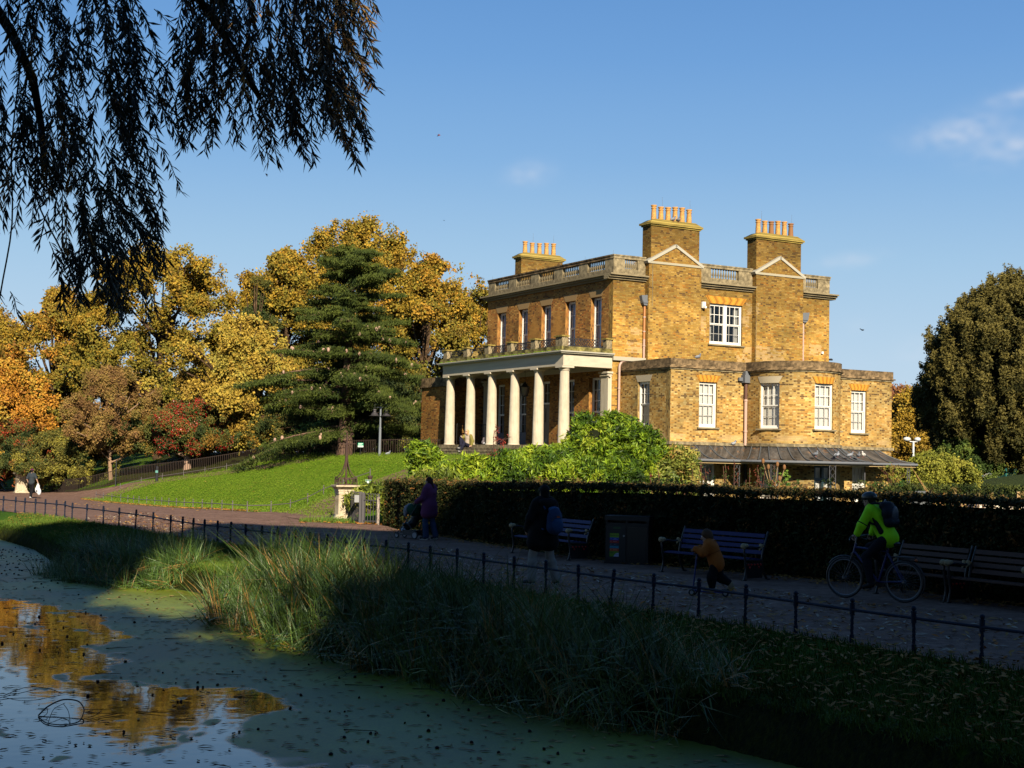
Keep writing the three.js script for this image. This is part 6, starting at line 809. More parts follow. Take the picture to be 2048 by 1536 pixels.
// pigeons
const pigeon = (() => { const o = thing('pigeon', 'pigeon walking on the lawn beside the lamp post', 'pigeon', [-6.62, gy(-6.62, -77), -77], 1.2, 'pigeons'), b = M(.2, .22, .26, .7);
  const body = [new THREE.SphereGeometry(1, 14, 10).scale(.07, .075, .13).rotateX(-.35).translate(0, .13, 0), new THREE.SphereGeometry(.038, 10, 8).translate(0, .25, .11), new THREE.CylinderGeometry(.032, .055, .1, 10).rotateX(.45).translate(0, .2, .085), new THREE.ConeGeometry(.012, .04, 6).rotateX(1.6).translate(0, .247, .16)];
  part('body', body, b, o); part('tail', BX(.06, .014, .13, 0, .085, -.16), M(.1, .1, .12, .7), o); for (const s of [-1, 1]) { part('wing', new THREE.SphereGeometry(1, 10, 8).scale(.022, .05, .12).rotateX(-.3).translate(s * .066, .14, -.02), M(.34, .36, .40, .7), o); part('foot', bar([s * .025, .07, .01], [s * .025, 0, .02], .006, 5), M(.4, .12, .1, .7), o); } return o; })();
{
  const H = (u, y, v) => house.localToWorld(V3(u, y, -v)).toArray(), pos = [['pigeon beside the third pot on the left sunny chimney', H(3.25, 13.74, -.15), 1], ['pigeon beside the fourth pot on the left sunny chimney', H(3.55, 13.74, -.15), .4], ['pigeon by the downpipe on the canopy, wings grey', H(3.95, 3.05, -4.1), 2], ['pigeon on the parapet corner of the side wing', H(2.05, 6.88, -3.9), 1], ['leftmost pigeon on the round part of the canopy', H(5.45, 2.62, -7.9), .5], ['second pigeon from the left on the round part of the canopy', H(6.5, 2.62, -8.1), 2.4], ['dark pigeon on the canopy above the garden door', H(7.25, 2.62, -8.1), 1.2], ['white pigeon on the canopy right of the tall stems', H(8.85, 2.66, -7.2), -.6], ['grey pigeon on the canopy just right of the tall stems', H(8.1, 2.62, -7.7), 0]];
  for (const [lab, p, a] of pos) { const c = copy(pigeon, lab, p, a); if (lab.startsWith('white')) c.traverse((m) => { if (m.isMesh && (m.name === 'body' || m.name === 'wing')) m.material = M(.65, .62, .58, .7); }); }
  const f = thing('flying_bird', 'small dark bird flying at the right of the house', 'bird', [29.6, 13.85, -120], .4); f.scale.setScalar(.6); part('body', new THREE.SphereGeometry(1, 8, 6).scale(.12, .1, .32), M(.05, .06, .08, .8), f); for (const s of [-1, 1]) part('wing', quads([[[0, 0, .12], [s * .5, .22, -.02], [s * .35, .1, -.2], [0, 0, -.12]]]), M(.05, .06, .08, .8), f);
}
// ---------------------------------------------------------------- people: smooth bodies meshed from joined tapered capsules
function sdf(prims, cell, k = .03) { // prims: {a, b, ra, rb} capsules or {c, r, q?} ellipsoids
  const lo = [1e9, 1e9, 1e9], hi = [-1e9, -1e9, -1e9];
  const box = (p) => { const m = [0, 1, 2].map((i) => p.c ? [p.c[i] - Math.max(...p.r), p.c[i] + Math.max(...p.r)] : [Math.min(p.a[i] - p.ra, p.b[i] - p.rb), Math.max(p.a[i] + p.ra, p.b[i] + p.rb)]); return m; };
  for (const p of prims) box(p).forEach(([a, b], i) => { lo[i] = Math.min(lo[i], a); hi[i] = Math.max(hi[i], b); });
  const pad = cell * 2.5; for (let i = 0; i < 3; i++) { lo[i] -= pad; hi[i] += pad; }
  const n = [0, 1, 2].map((i) => Math.ceil((hi[i] - lo[i]) / cell) + 1), F = new Float32Array(n[0] * n[1] * n[2]).fill(1), id = (x, y, z) => (z * n[1] + y) * n[0] + x;
  for (const p of prims) {
    const kk = p.k ?? k, R = kk + cell * 3, bb = box(p), s = bb.map(([a], i) => Math.max(0, Math.floor((a - R - lo[i]) / cell))), e = bb.map(([, b], i) => Math.min(n[i] - 1, Math.ceil((b + R - lo[i]) / cell)));
    const inv = p.c && p.q ? p.q.clone().invert() : null, v = V3();
    for (let z = s[2]; z <= e[2]; z++) for (let y = s[1]; y <= e[1]; y++) for (let x = s[0]; x <= e[0]; x++) {
      const X = lo[0] + x * cell, Y = lo[1] + y * cell, Z = lo[2] + z * cell; let d;
      if (p.c) { v.set(X - p.c[0], Y - p.c[1], Z - p.c[2]); if (inv) v.applyQuaternion(inv); const a = Math.hypot(v.x / p.r[0], v.y / p.r[1], v.z / p.r[2]), b = Math.hypot(v.x / p.r[0] ** 2, v.y / p.r[1] ** 2, v.z / p.r[2] ** 2); d = b > 1e-6 ? a * (a - 1) / b : -Math.min(...p.r); }
      else { const ax = p.b[0] - p.a[0], ay = p.b[1] - p.a[1], az = p.b[2] - p.a[2], L2 = ax * ax + ay * ay + az * az || 1e-9, t = clamp(((X - p.a[0]) * ax + (Y - p.a[1]) * ay + (Z - p.a[2]) * az) / L2, 0, 1); d = Math.hypot(X - p.a[0] - ax * t, Y - p.a[1] - ay * t, Z - p.a[2] - az * t) - lerp(p.ra, p.rb, t); }
      const i = id(x, y, z), f = F[i], h = Math.max(kk - Math.abs(f - d), 0) / kk; F[i] = p.sub ? Math.max(f, -d) : Math.min(f, d) - h * h * kk * .25;
    }
  }
  // surface nets
  const pos = [], idx = [], map = new Int32Array(F.length).fill(-1);
  for (let z = 0; z < n[2] - 1; z++) for (let y = 0; y < n[1] - 1; y++) for (let x = 0; x < n[0] - 1; x++) {
    let m = 0, cx = 0, cy = 0, cz = 0, c = 0; const g = []; for (let i = 0; i < 8; i++) { const q = F[id(x + (i & 1), y + (i >> 1 & 1), z + (i >> 2))]; g.push(q); if (q < 0) m |= 1 << i; }
    if (m === 0 || m === 255) continue;
    for (const [a, b] of EDG) { if ((g[a] < 0) === (g[b] < 0)) continue; const t = g[a] / (g[a] - g[b]); cx += lerp(a & 1, b & 1, t); cy += lerp(a >> 1 & 1, b >> 1 & 1, t); cz += lerp(a >> 2, b >> 2, t); c++; }
    map[id(x, y, z)] = pos.length / 3; pos.push(lo[0] + (x + cx / c) * cell, lo[1] + (y + cy / c) * cell, lo[2] + (z + cz / c) * cell);
  }
  for (let z = 1; z < n[2] - 1; z++) for (let y = 1; y < n[1] - 1; y++) for (let x = 1; x < n[0] - 1; x++) {
    const f = F[id(x, y, z)] < 0, quad = (a, b, c, d, fl) => fl ? idx.push(a, b, c, a, c, d) : idx.push(a, c, b, a, d, c);
    if (f !== F[id(x + 1, y, z)] < 0) quad(map[id(x, y - 1, z - 1)], map[id(x, y, z - 1)], map[id(x, y, z)], map[id(x, y - 1, z)], f);
    if (f !== F[id(x, y + 1, z)] < 0) quad(map[id(x - 1, y, z - 1)], map[id(x - 1, y, z)], map[id(x, y, z)], map[id(x, y, z - 1)], f);
    if (f !== F[id(x, y, z + 1)] < 0) quad(map[id(x - 1, y - 1, z)], map[id(x, y - 1, z)], map[id(x, y, z)], map[id(x - 1, y, z)], f);
  }
  const g = new THREE.BufferGeometry(); g.setAttribute('position', new THREE.BufferAttribute(new Float32Array(pos), 3)); g.setIndex(idx); g.computeVertexNormals(); return g;
}
const EDG = [[0, 1], [2, 3], [4, 5], [6, 7], [0, 2], [1, 3], [4, 6], [5, 7], [0, 4], [1, 5], [2, 6], [3, 7]];
const add3 = (a, b, k = 1) => [a[0] + b[0] * k, a[1] + b[1] * k, a[2] + b[2] * k], mid = (a, b, t = .5) => [lerp(a[0], b[0], t), lerp(a[1], b[1], t), lerp(a[2], b[2], t)];
const cap = (a, b, ra, rb, k) => ({ a, b, ra, rb, k });
// joints of a standing figure facing +z; its left is +x
const STAND = { hip: [0, .93, 0], hL: [.09, .90, 0], hR: [-.09, .90, 0], kL: [.10, .50, .02], kR: [-.10, .50, .02], aL: [.10, .09, -.03], aR: [-.10, .09, -.03], tL: [.12, .035, .14], tR: [-.12, .035, .14], waist: [0, 1.08, .01], chest: [0, 1.28, 0], neck: [0, 1.46, -.01], head: [0, 1.60, .015], sL: [.175, 1.40, -.01], sR: [-.175, 1.40, -.01], eL: [.23, 1.13, -.03], eR: [-.23, 1.13, -.03], wL: [.24, .89, .04], wR: [-.24, .89, .04], look: [0, 0, 1], up: [0, 1, 0] };
function hand(w, dir, palm, side, curl, s = 1) { // wrist, direction of the fingers, direction the palm faces, thumb side
  const D = V3(...dir).normalize(), N = V3(...palm), S = V3().crossVectors(D, N.addScaledVector(D, -N.dot(D)).normalize()).normalize().multiplyScalar(side), Nn = N.clone().normalize(), O = V3(...w), P = (d, n, q) => O.clone().addScaledVector(D, d * s).addScaledVector(Nn, n * s).addScaledVector(S, q * s).toArray(), o = [];
  for (const q of [-.028, -.009, .010, .028]) o.push(cap(P(0, 0, q * .6), P(.085, 0, q), .015 * s, .012 * s, .012));
  [[.030, .070], [.010, .080], [-.010, .075], [-.029, .058]].forEach(([q, L]) => { let d = .088, n = 0, an = 0; let p = P(d, n, q); for (const [f, c] of [[.45, .5], [.32, .7], [.23, .5]]) { an += curl * c; d += Math.cos(an) * L * f; n += Math.sin(an) * L * f; const e = P(d, n, q); o.push(cap(p, e, .0088 * s, .0078 * s, .004)); p = e; } });
  const t0 = P(.02, .008, .028), t1 = P(.055, .02 + .01 * curl, .052), t2 = P(.08, .03 + .022 * curl, .05 - .012 * curl); o.push(cap(t0, t1, .013 * s, .010 * s, .008), cap(t1, t2, .0095 * s, .0085 * s, .004));
  return o;
}
function headPrims(J, s = 1) { // skull, jaw, nose, ears
  const c = J.head, L = V3(...J.look).normalize(), U = V3(...J.up), X = V3().crossVectors(U, L).normalize(), Y = V3().crossVectors(L, X), q = new THREE.Quaternion().setFromRotationMatrix(new THREE.Matrix4().makeBasis(X, Y, L)), at = (x, y, z) => V3(...c).addScaledVector(X, x * s).addScaledVector(Y, y * s).addScaledVector(L, z * s).toArray();
  return { q, at, prims: [{ c: at(0, .02, -.012), r: [.074 * s, .098 * s, .094 * s], q, k: .02 }, { c: at(0, -.05, .03), r: [.054 * s, .06 * s, .058 * s], q, k: .03 }, { c: at(0, -.098, .062), r: [.024 * s, .017 * s, .018 * s], q, k: .02 }, cap(at(0, .02, .085), at(0, -.022, .106), .009 * s, .013 * s, .012), { c: at(0, -.062, .086), r: [.022 * s, .009 * s, .010 * s], q, k: .008 }, { c: at(.076 * s, -.005, -.005), r: [.010 * s, .028 * s, .018 * s], q, k: .008 }, { c: at(-.076 * s, -.005, -.005), r: [.010 * s, .028 * s, .018 * s], q, k: .008 }] };
}
function person(label, pos, ry, J0, o) {
  const J = { ...STAND, ...J0 }, s = o.s ?? 1, hs = o.headScale ?? 1, t = thing('person', label, 'person', pos, ry); if (s !== 1) t.scale.setScalar(s);
  const skin = M(...(o.skin ?? [.52, .32, .23]), .6), W = o.build ?? 1, hd = headPrims(J, hs), cell = o.cell ?? .013;
  const torso = (g) => [{ c: mid(J.hip, J.hL, .0), r: [.15 * W + g, .11 + g, .11 * W + g], k: .06 }, cap(J.hip, J.waist, .115 * W + g, .112 * W + g, .06), cap(J.waist, J.chest, .112 * W + g, .13 * W + g, .06), cap(add3(J.chest, [.05, .02, 0]), mid(J.sL, J.neck, .5), .10 * W + g, .07 + g, .05), cap(add3(J.chest, [-.05, .02, 0]), mid(J.sR, J.neck, .5), .10 * W + g, .07 + g, .05)];
  const arm = (S, g, to = 1) => { const a = J['s' + S], b = J['e' + S], c = J['w' + S]; return [cap(a, b, .052 + g, .042 + g), cap(b, mid(b, c, to), .042 + g, lerp(.042, .029, to) + g)]; };
  const leg = (S, g, to = 1, fl = 0) => { const a = J['h' + S], b = J['k' + S], c = J['a' + S]; return [cap(a, b, .088 * W + g, .058 + g, .05), cap(b, mid(b, c, .3), .056 + g, .057 + g + fl * .3), cap(mid(b, c, .3), mid(b, c, to), .057 + g + fl * .3, lerp(.057, .038, to) + g + fl)]; };
  const foot = (S, g) => { const a = J['a' + S], b = J['t' + S]; return [cap(add3(a, [0, -.035, -.02]), b, .036 + g, .030 + g, .03), cap(a, add3(a, [0, -.04, 0]), .038 + g, .036 + g, .03)]; };
  const hands = []; for (const [S, sd] of [['L', 1], ['R', -1]]) { const w = J['w' + S], e = J['e' + S], d = J['d' + S] ?? [w[0] - e[0], w[1] - e[1], w[2] - e[2]]; hands.push(sdf([cap(mid(w, e, .12), w, .028, .024, .02), ...hand(w, d, J['p' + S] ?? [-sd, 0, .2], J['th' + S] ?? sd, o.curl ?? .55, o.handScale ?? 1)], .0042, .012)); }
  const body = sdf([...torso(-.008), cap(mid(J.chest, J.neck, .6), J.neck, .07, .054, .04), cap(J.neck, add3(J.head, [0, -.03, 0]), .052 * hs, .052 * hs, .03), ...arm('L', -.004), ...arm('R', -.004), ...leg('L', -.006), ...leg('R', -.006), ...foot('L', -.006), ...foot('R', -.006)], cell);
  part('body', [body, sdf([...hd.prims, cap(J.neck, add3(J.head, [0, -.04, 0]), .05 * hs, .052 * hs, .03)], .0055 * hs + .001, .02), ...hands], skin, t);
  for (const x of [-.031, .031]) { part('eye', SPH(.0125 * hs, ...hd.at(x, .012, .080), 10, 8), M(.75, .73, .70, .2), t); part('iris', SPH(.0066 * hs, ...hd.at(x, .012, .0893), 8, 6), M(.03, .02, .015, .2), t); }
  part('mouth', sdf([{ c: hd.at(0, -.062, .0945), r: [.020 * hs, .0045 * hs, .005 * hs], q: hd.q }], .003, .004), M(.38, .14, .12, .6), t);
  if (o.hair) part('hair', sdf(o.hair(hd.at, hd.q, hs), .008, .03), M(...o.hairColor, .75), t);
  const g = o.topThick ?? .022, tp = [...torso(g), ...arm('L', g * .9, .97), ...arm('R', g * .9, .97)]; if (o.hem) for (const S of ['L', 'R']) tp.push(cap(add3(J['h' + S], [0, .05, 0]), mid(J['h' + S], J['k' + S], o.hem), .10 * W + g * 1.2, .10 * W + g * 1.5, .08)); if (o.collar) tp.push(cap(add3(J.neck, [0, -.04, -.01]), add3(J.neck, [0, .01, -.005]), .068, .066, .03));
  if (o.sleeve !== undefined) { tp.splice(5); for (const S of ['L', 'R']) { const a = J['s' + S], b = J['e' + S]; tp.push(cap(a, mid(a, b, o.sleeve), .052 + g, .05 + g)); } }
  const topMesh = part(o.topName ?? 'jacket', sdf(tp, cell, .035), M(...o.top, o.topRough ?? .85, o.topExtra ?? {}), t);
  const fl = o.flare ?? .012; part('trousers', sdf([{ c: J.hip, r: [.155 * W + .012, .12, .115 * W + .012], k: .06 }, cap(J.hip, mid(J.hip, J.waist, .6), .125 * W, .118 * W, .05), ...leg('L', .014, o.legTo ?? .93, fl), ...leg('R', .014, o.legTo ?? .93, fl)], cell, .04), M(...o.trousers, .9), t);
  for (const S of ['L', 'R']) { const sh = part('shoe', sdf(foot(S, .008), .008, .03), M(...o.shoes, .6), t); const a = J['a' + S], b = J['t' + S]; if (o.sole) part('sole', sdf([cap(add3(a, [0, -.066, -.03]), add3(b, [0, -.022, .01]), .036, .033, .03)].map((p) => p), .008, .02), M(...o.sole, .6), sh); }
  o.more?.(t, J, hd, topMesh); return t;
}
const shortHair = (at, q, s) => [{ c: at(0, .035, -.028), r: [.086 * s, .092 * s, .092 * s], q }, { c: at(0, -.03, -.062), r: [.068 * s, .06 * s, .045 * s], q }, { c: at(0, -.02, .06), r: [.075 * s, .075 * s, .055 * s], q, sub: true, k: .01 }];
const facing = (x, z) => Math.atan2(x, z); // turn so that +z looks along (x, z)

// the woman in the plum jacket and her pushchair
const wHead = facing(-.82, -.57);
person('woman in a plum jacket and flared jeans pushing the pushchair along the path', [-2.16, .012, -38.6], wHead, { kL: [.10, .5, .06], aL: [.10, .09, .02], tL: [.11, .035, .19], kR: [-.10, .52, -.02], aR: [-.10, .11, -.16], tR: [-.11, .035, -.02], eL: [.24, 1.14, .06], wL: [.20, 1.02, .30], eR: [-.24, 1.14, .06], wR: [-.20, 1.02, .30], dL: [-.1, -.2, 1], dR: [.1, -.2, 1], pL: [0, -1, 0], pR: [0, -1, 0], head: [0, 1.59, .05], look: [0, -.25, 1] },
  { s: .985, curl: 1.1, top: [.16, .045, .11], topThick: .045, hem: .42, trousers: [.035, .06, .12], flare: .03, legTo: .985, shoes: [.03, .03, .035], sole: [.7, .68, .62], hairColor: [.055, .022, .014], hair: (at, q, s) => [...shortHair(at, q, s), cap(at(0, -.02, -.085), at(.0, -.16, -.10), .05, .042, .04), cap(at(.0, -.16, -.10), at(.02, -.38, -.12), .04, .022, .03), cap(at(.07, -.06, -.03), at(.09, -.14, -.05), .03, .024, .03)], more: (t, J) => part('collar', sdf([cap(add3(J.neck, [0, -.05, -.02]), add3(J.neck, [0, .0, -.02]), .085, .075, .03)], .01), M(.14, .04, .10, .9), t) });
{
  const t = thing('pushchair', 'black pushchair with a dark green hood and a pale blanket in front of the woman', 'pushchair', [-2.62, .012, -38.92], wHead), blk = M(.012, .012, .014, .5), grn = M(.012, .06, .032, .8);
  const wheel = (x, z, r) => { const g = part('wheel', new THREE.TorusGeometry(r - .02, .02, 8, 20).rotateY(Math.PI / 2).translate(x, r, z), blk, t); part('rim', new THREE.CylinderGeometry(r - .035, r - .035, .022, 18).rotateZ(Math.PI / 2).translate(x, r, z), M(.30, .31, .33, .4), g); };
  wheel(.22, -.24, .11); wheel(-.22, -.24, .11); wheel(.17, .42, .085); wheel(-.17, .42, .085);
  part('frame', [-1, 1].flatMap((s) => [tube([[s * .22, 1.0, -.36], [s * .22, .78, -.2], [s * .21, .42, .12], [s * .18, .12, .42]], .013, 16, 6), bar([s * .22, .11, -.24], [s * .21, .52, .04], .012), bar([s * .22, .11, -.24], [s * .17, .1, .42], .011)]).concat([tube([[.22, 1.0, -.36], [.1, 1.04, -.40], [-.1, 1.04, -.40], [-.22, 1.0, -.36]], .016, 12, 6), bar([-.22, .11, -.24], [.22, .11, -.24], .011)]), blk, t);
  part('seat', [sdf([cap([-.13, .38, .2], [.13, .38, .2], .05, .05), cap([-.13, .42, 0], [.13, .42, 0], .06, .06), cap([-.13, .72, -.16], [.13, .72, -.16], .05, .05), cap([0, .42, 0], [0, .7, -.15], .12, .12), cap([0, .4, .05], [0, .22, .34], .1, .08)], .016, .05)], blk, t);
  const hood = sdf([{ c: [0, .78, -.06], r: [.21, .2, .25] }, { c: [0, .66, .12], r: [.19, .2, .22], sub: true, k: .01 }], .014, .02); part('hood', hood, grn, t); part('basket', BX(.34, .13, .40, 0, .17, .02), blk, t);
  part('blanket', sdf([{ c: [.0, .80, .13], r: [.17, .16, .06] }, { c: [.12, .74, .17], r: [.07, .16, .05] }], .012, .03), M(.42, .38, .38, .95), t); part('wrapped_bundle', sdf([{ c: [.05, .22, .26], r: [.09, .07, .08] }], .012), M(.5, .5, .56, .9), t);
}
// the man with the rucksack, back turned
const mHead = facing(-.5, -.86);
person('man in a black coat and grey trousers walking away with a blue backpack', [.62, .012, -25.4], mHead, { hL: [.1, .90, 0], hR: [-.1, .9, 0], kL: [.17, .50, .08], aL: [.22, .09, .0], tL: [.26, .035, .17], kR: [-.15, .5, .03], aR: [-.21, .09, -.10], tR: [-.27, .035, .05], eL: [.27, 1.14, .02], wL: [.22, .95, .20], eR: [-.26, 1.14, .0], wR: [-.24, .93, .14], head: [0, 1.60, .02] },
  { s: 1.02, build: 1.14, top: [.008, .008, .009], topThick: .04, hem: .40, collar: true, trousers: [.28, .26, .23], flare: .028, legTo: .97, shoes: [.03, .032, .036], sole: [.40, .41, .43], hairColor: [.008, .007, .007], hair: (at, q, s) => [{ c: at(0, .035, -.022), r: [.092, .1, .1], q }, { c: at(0, -.05, -.04), r: [.085, .08, .07], q }, { c: at(0, -.03, .07), r: [.075, .085, .055], q, sub: true, k: .01 }], more: (t, J) => part('hood', sdf([cap([-.12, 1.43, -.11], [.12, 1.43, -.11], .06, .06), { c: [0, 1.42, -.14], r: [.15, .08, .07] }], .012, .04), M(.014, .012, .013, .9), t) });
{ const t = thing('backpack', 'blue backpack hanging on the back of the man in the black coat', 'backpack', [.62, .012, -25.4], mHead), b = M(.022, .05, .12, .8), x = -.02;
  part('bag', sdf([{ c: [x - .04, 1.16, -.26], r: [.15, .22, .10] }, { c: [x - .04, 1.02, -.27], r: [.16, .13, .11] }], .012, .05), b, t); part('front_pocket', sdf([{ c: [x - .05, 1.06, -.345], r: [.12, .13, .05] }], .01), M(.02, .065, .16, .8), t); part('top_flap', sdf([{ c: [x - .04, 1.33, -.23], r: [.11, .06, .08] }], .01), M(.03, .10, .22, .8), t); part('badge', BX(.05, .03, .012, x - .05, 1.21, -.362), M(.32, .08, .05, .6), t);
  for (const s of [-1, 1]) part('strap', tube([[s * .10, 1.34, -.2], [s * .12, 1.49, -.06], [s * .13, 1.40, .13], [s * .17, 1.2, .16], [s * .2, 1.05, -.02], [s * .12, .98, -.2]], .017, 20, 6), b, t); part('zip', tube([[x - .16, 1.12, -.33], [x - .05, 1.24, -.365], [x + .07, 1.14, -.34]], .005, 10, 4), mIron, t); }
// child on a scooter
const cHead = facing(-.93, -.36);
person('child in an orange padded jacket leaning on a scooter', [3.40, .09, -23.85], cHead, { hip: [0, .46, -.08], hL: [.06, .45, -.07], hR: [-.06, .45, -.09], kL: [.07, .25, -.01], aL: [.05, .06, -.02], tL: [.05, .02, .10], kR: [-.08, .24, -.10], aR: [-.08, .14, -.30], tR: [-.08, .02, -.26], waist: [0, .57, -.045], chest: [0, .69, .01], neck: [0, .80, .055], head: [0, .915, .10], sL: [.115, .76, .03], sR: [-.115, .76, .03], eL: [.165, .64, .12], eR: [-.165, .64, .12], wL: [.14, .70, .245], wR: [-.14, .70, .245], dL: [-.4, -.1, 1], dR: [.4, -.1, 1], pL: [0, -1, 0], pR: [0, -1, 0], look: [0, -.35, 1] },
  { curl: 1.3, build: .74, headScale: .92, handScale: .7, cell: .011, top: [.38, .115, .022], topThick: .032, trousers: [.008, .010, .012], flare: .004, legTo: .86, shoes: [.30, .24, .15], sole: [.5, .34, .10], hairColor: [.10, .055, .03], hair: (at, q, s) => [{ c: at(0, .03, -.02), r: [.096 * s, .1 * s, .1 * s], q }, { c: at(0, -.03, -.05), r: [.085 * s, .08 * s, .07 * s], q }, { c: at(0, -.03, .075), r: [.075 * s, .07 * s, .055 * s], q, sub: true, k: .01 }], more: (t, J, hd, top) => { for (const f of [.2, .45, .7, .95]) { const c = mid(J.hip, J.neck, f); const r0 = .118 + .012 * Math.sin(f * 3.1); const g = new THREE.TorusGeometry(r0, .007, 6, 26).rotateX(Math.PI / 2 + .4).scale(1.04, 1, .94).translate(c[0], c[1] + .02, c[2]); part('quilt_seam', g, M(.2, .055, .012, .9), top); } part('shirt_hem', sdf([{ c: add3(J.hip, [0, .0, 0]), r: [.128, .022, .112] }], .008), M(.5, .55, .6, .9), t); } });
{ const t = thing('scooter', 'child scooter with blue deck and small black wheels', 'scooter', [3.40, .012, -23.85], cHead), bl = M(.02, .03, .16, .5), bk = M(.01, .01, .012, .5); part('deck', [BX(.11, .025, .42, .03, .075, .0), BX(.05, .03, .12, .03, .085, .25)], bl, t); part('steering_column', [bar([.03, .09, .31], [.03, .69, .25], .016, 8), SPH(.022, .03, .67, .252, 8, 6)], bl, t); part('handlebar', [bar([-.15, .70, .25], [.2, .70, .25], .013, 8)], bk, t); part('grip', bar([-.17, .70, .25], [-.07, .70, .25], .018, 8), bk, t); part('grip', bar([.13, .70, .25], [.23, .70, .25], .018, 8), bk, t);
  for (const [x, z] of [[.12, .31], [-.06, .31], [.03, -.24]]) { const w = part('wheel', new THREE.TorusGeometry(.042, .016, 8, 16).rotateY(Math.PI / 2).translate(x, .058, z), bk, t); part('hub', new THREE.CylinderGeometry(.03, .03, .02, 12).rotateZ(Math.PI / 2).translate(x, .058, z), M(.35, .36, .38, .35), w); } part('axle', bar([-.06, .058, .31], [.12, .058, .31], .01), bk, t); part('mudguard', BX(.05, .012, .12, .03, .125, -.24), bk, t); }
// the cyclist, heading along the path to the left
const bHead = facing(-.76, -.65), BP = [6.07, .012, -23.72];
{ // bicycle: x to its left, z forward; wheel hubs at z = -.53 and .53
  const t = thing('bicycle', 'dark blue bicycle ridden by the cyclist in the lime jacket', 'bicycle', BP, bHead), blk = M(.012, .012, .014, .4), blue = M(.012, .022, .15, .35), met = M(.22, .23, .25, .35, { metalness: .6 });
  for (const z of [-.53, .53]) { const w = part('wheel', new THREE.TorusGeometry(.325, .02, 8, 44).rotateY(Math.PI / 2).translate(0, .345, z), blk, t); part('rim', new THREE.TorusGeometry(.298, .011, 6, 44).rotateY(Math.PI / 2).translate(0, .345, z), met, w); part('spokes', [...Array(28)].map((_, i) => { const a = i * 2 * Math.PI / 28; return bar([i % 2 ? .025 : -.025, .345, z], [0, .345 + Math.sin(a) * .298, z + Math.cos(a) * .298], .0014, 3); }), met, w); part('hub', CYL(.022, .022, .11, 0, 0, 0, 10).rotateZ(Math.PI / 2).translate(.055, .345, z), met, w); }
  part('frame', [bar([0, .31, -.08], [0, .86, -.25], .017, 10), bar([0, .82, -.235], [0, .86, .36], .017, 10), bar([0, .31, -.08], [0, .80, .37], .02, 10), bar([0, .74, .375], [0, .92, .33], .021, 10), ...[-1, 1].flatMap((s) => [bar([s * .02, .31, -.1], [s * .05, .345, -.53], .010, 8), bar([s * .015, .8, -.23], [s * .05, .345, -.53], .009, 8)])], blue, t);
  part('fork', [-1, 1].map((s) => tube([[s * .03, .75, .375], [s * .045, .6, .42], [s * .05, .345, .53]], .012, 10, 8)).concat([BX(.1, .04, .04, 0, .74, .38)]), blk, t);
  part('handlebar', [bar([0, .9, .34], [0, 1.02, .32], .014, 8), tube([[.29, 1.06, .22], [.2, 1.05, .30], [.05, 1.03, .36], [-.05, 1.03, .36], [-.2, 1.05, .30], [-.29, 1.06, .22]], .0125, 24, 8)], met, t);
  for (const s of [-1, 1]) { part('grip', bar([s * .23, 1.056, .275], [s * .32, 1.062, .19], .017, 8), blk, t); part('brake_lever', tube([[s * .19, 1.04, .33], [s * .24, 1.0, .33], [s * .31, .985, .28]], .006, 8, 5), met, t); }
  part('saddle', sdf([cap([0, .955, -.36], [0, .965, -.12], .045, .022), { c: [0, .955, -.38], r: [.075, .03, .08] }], .008, .03), blk, t); part('seat_post', bar([0, .84, -.245], [0, .95, -.28], .013, 8), met, t);
  part('crank', [bar([.06, .31, -.08], [.06, .31 - .12, .04], .011, 6), bar([-.06, .31, -.08], [-.06, .43, -.20], .011, 6), new THREE.CylinderGeometry(.09, .09, .008, 28).rotateZ(Math.PI / 2).translate(-.045, .31, -.08), bar([-.045, .4, -.08], [-.045, .38, -.53], .004, 4), bar([-.045, .22, -.08], [-.045, .31, -.53], .004, 4)], blk, t); for (const [x, y, z] of [[.115, .19, .04], [-.115, .43, -.20]]) part('pedal', BX(.09, .02, .08, x, y, z), blk, t);
  part('mudguard', [...[-.53, .53].map((z) => { const g = new THREE.TorusGeometry(.36, .014, 5, 24, 2.2).rotateY(Math.PI / 2); return g.rotateX(z < 0 ? -.5 : .3).translate(0, .345, z); })], blk, t); part('carrier_rack', [bar([.05, .74, -.72], [.05, .74, -.35], .007), bar([-.05, .74, -.72], [-.05, .74, -.35], .007), bar([.05, .74, -.7], [.05, .345, -.53], .006), bar([-.05, .74, -.7], [-.05, .345, -.53], .006), BX(.1, .012, .36, 0, .745, -.54)], blk, t); part('reflector', SPH(.025, 0, .70, -.74, 10, 8), M(.5, .12, .02, .3), t);
}
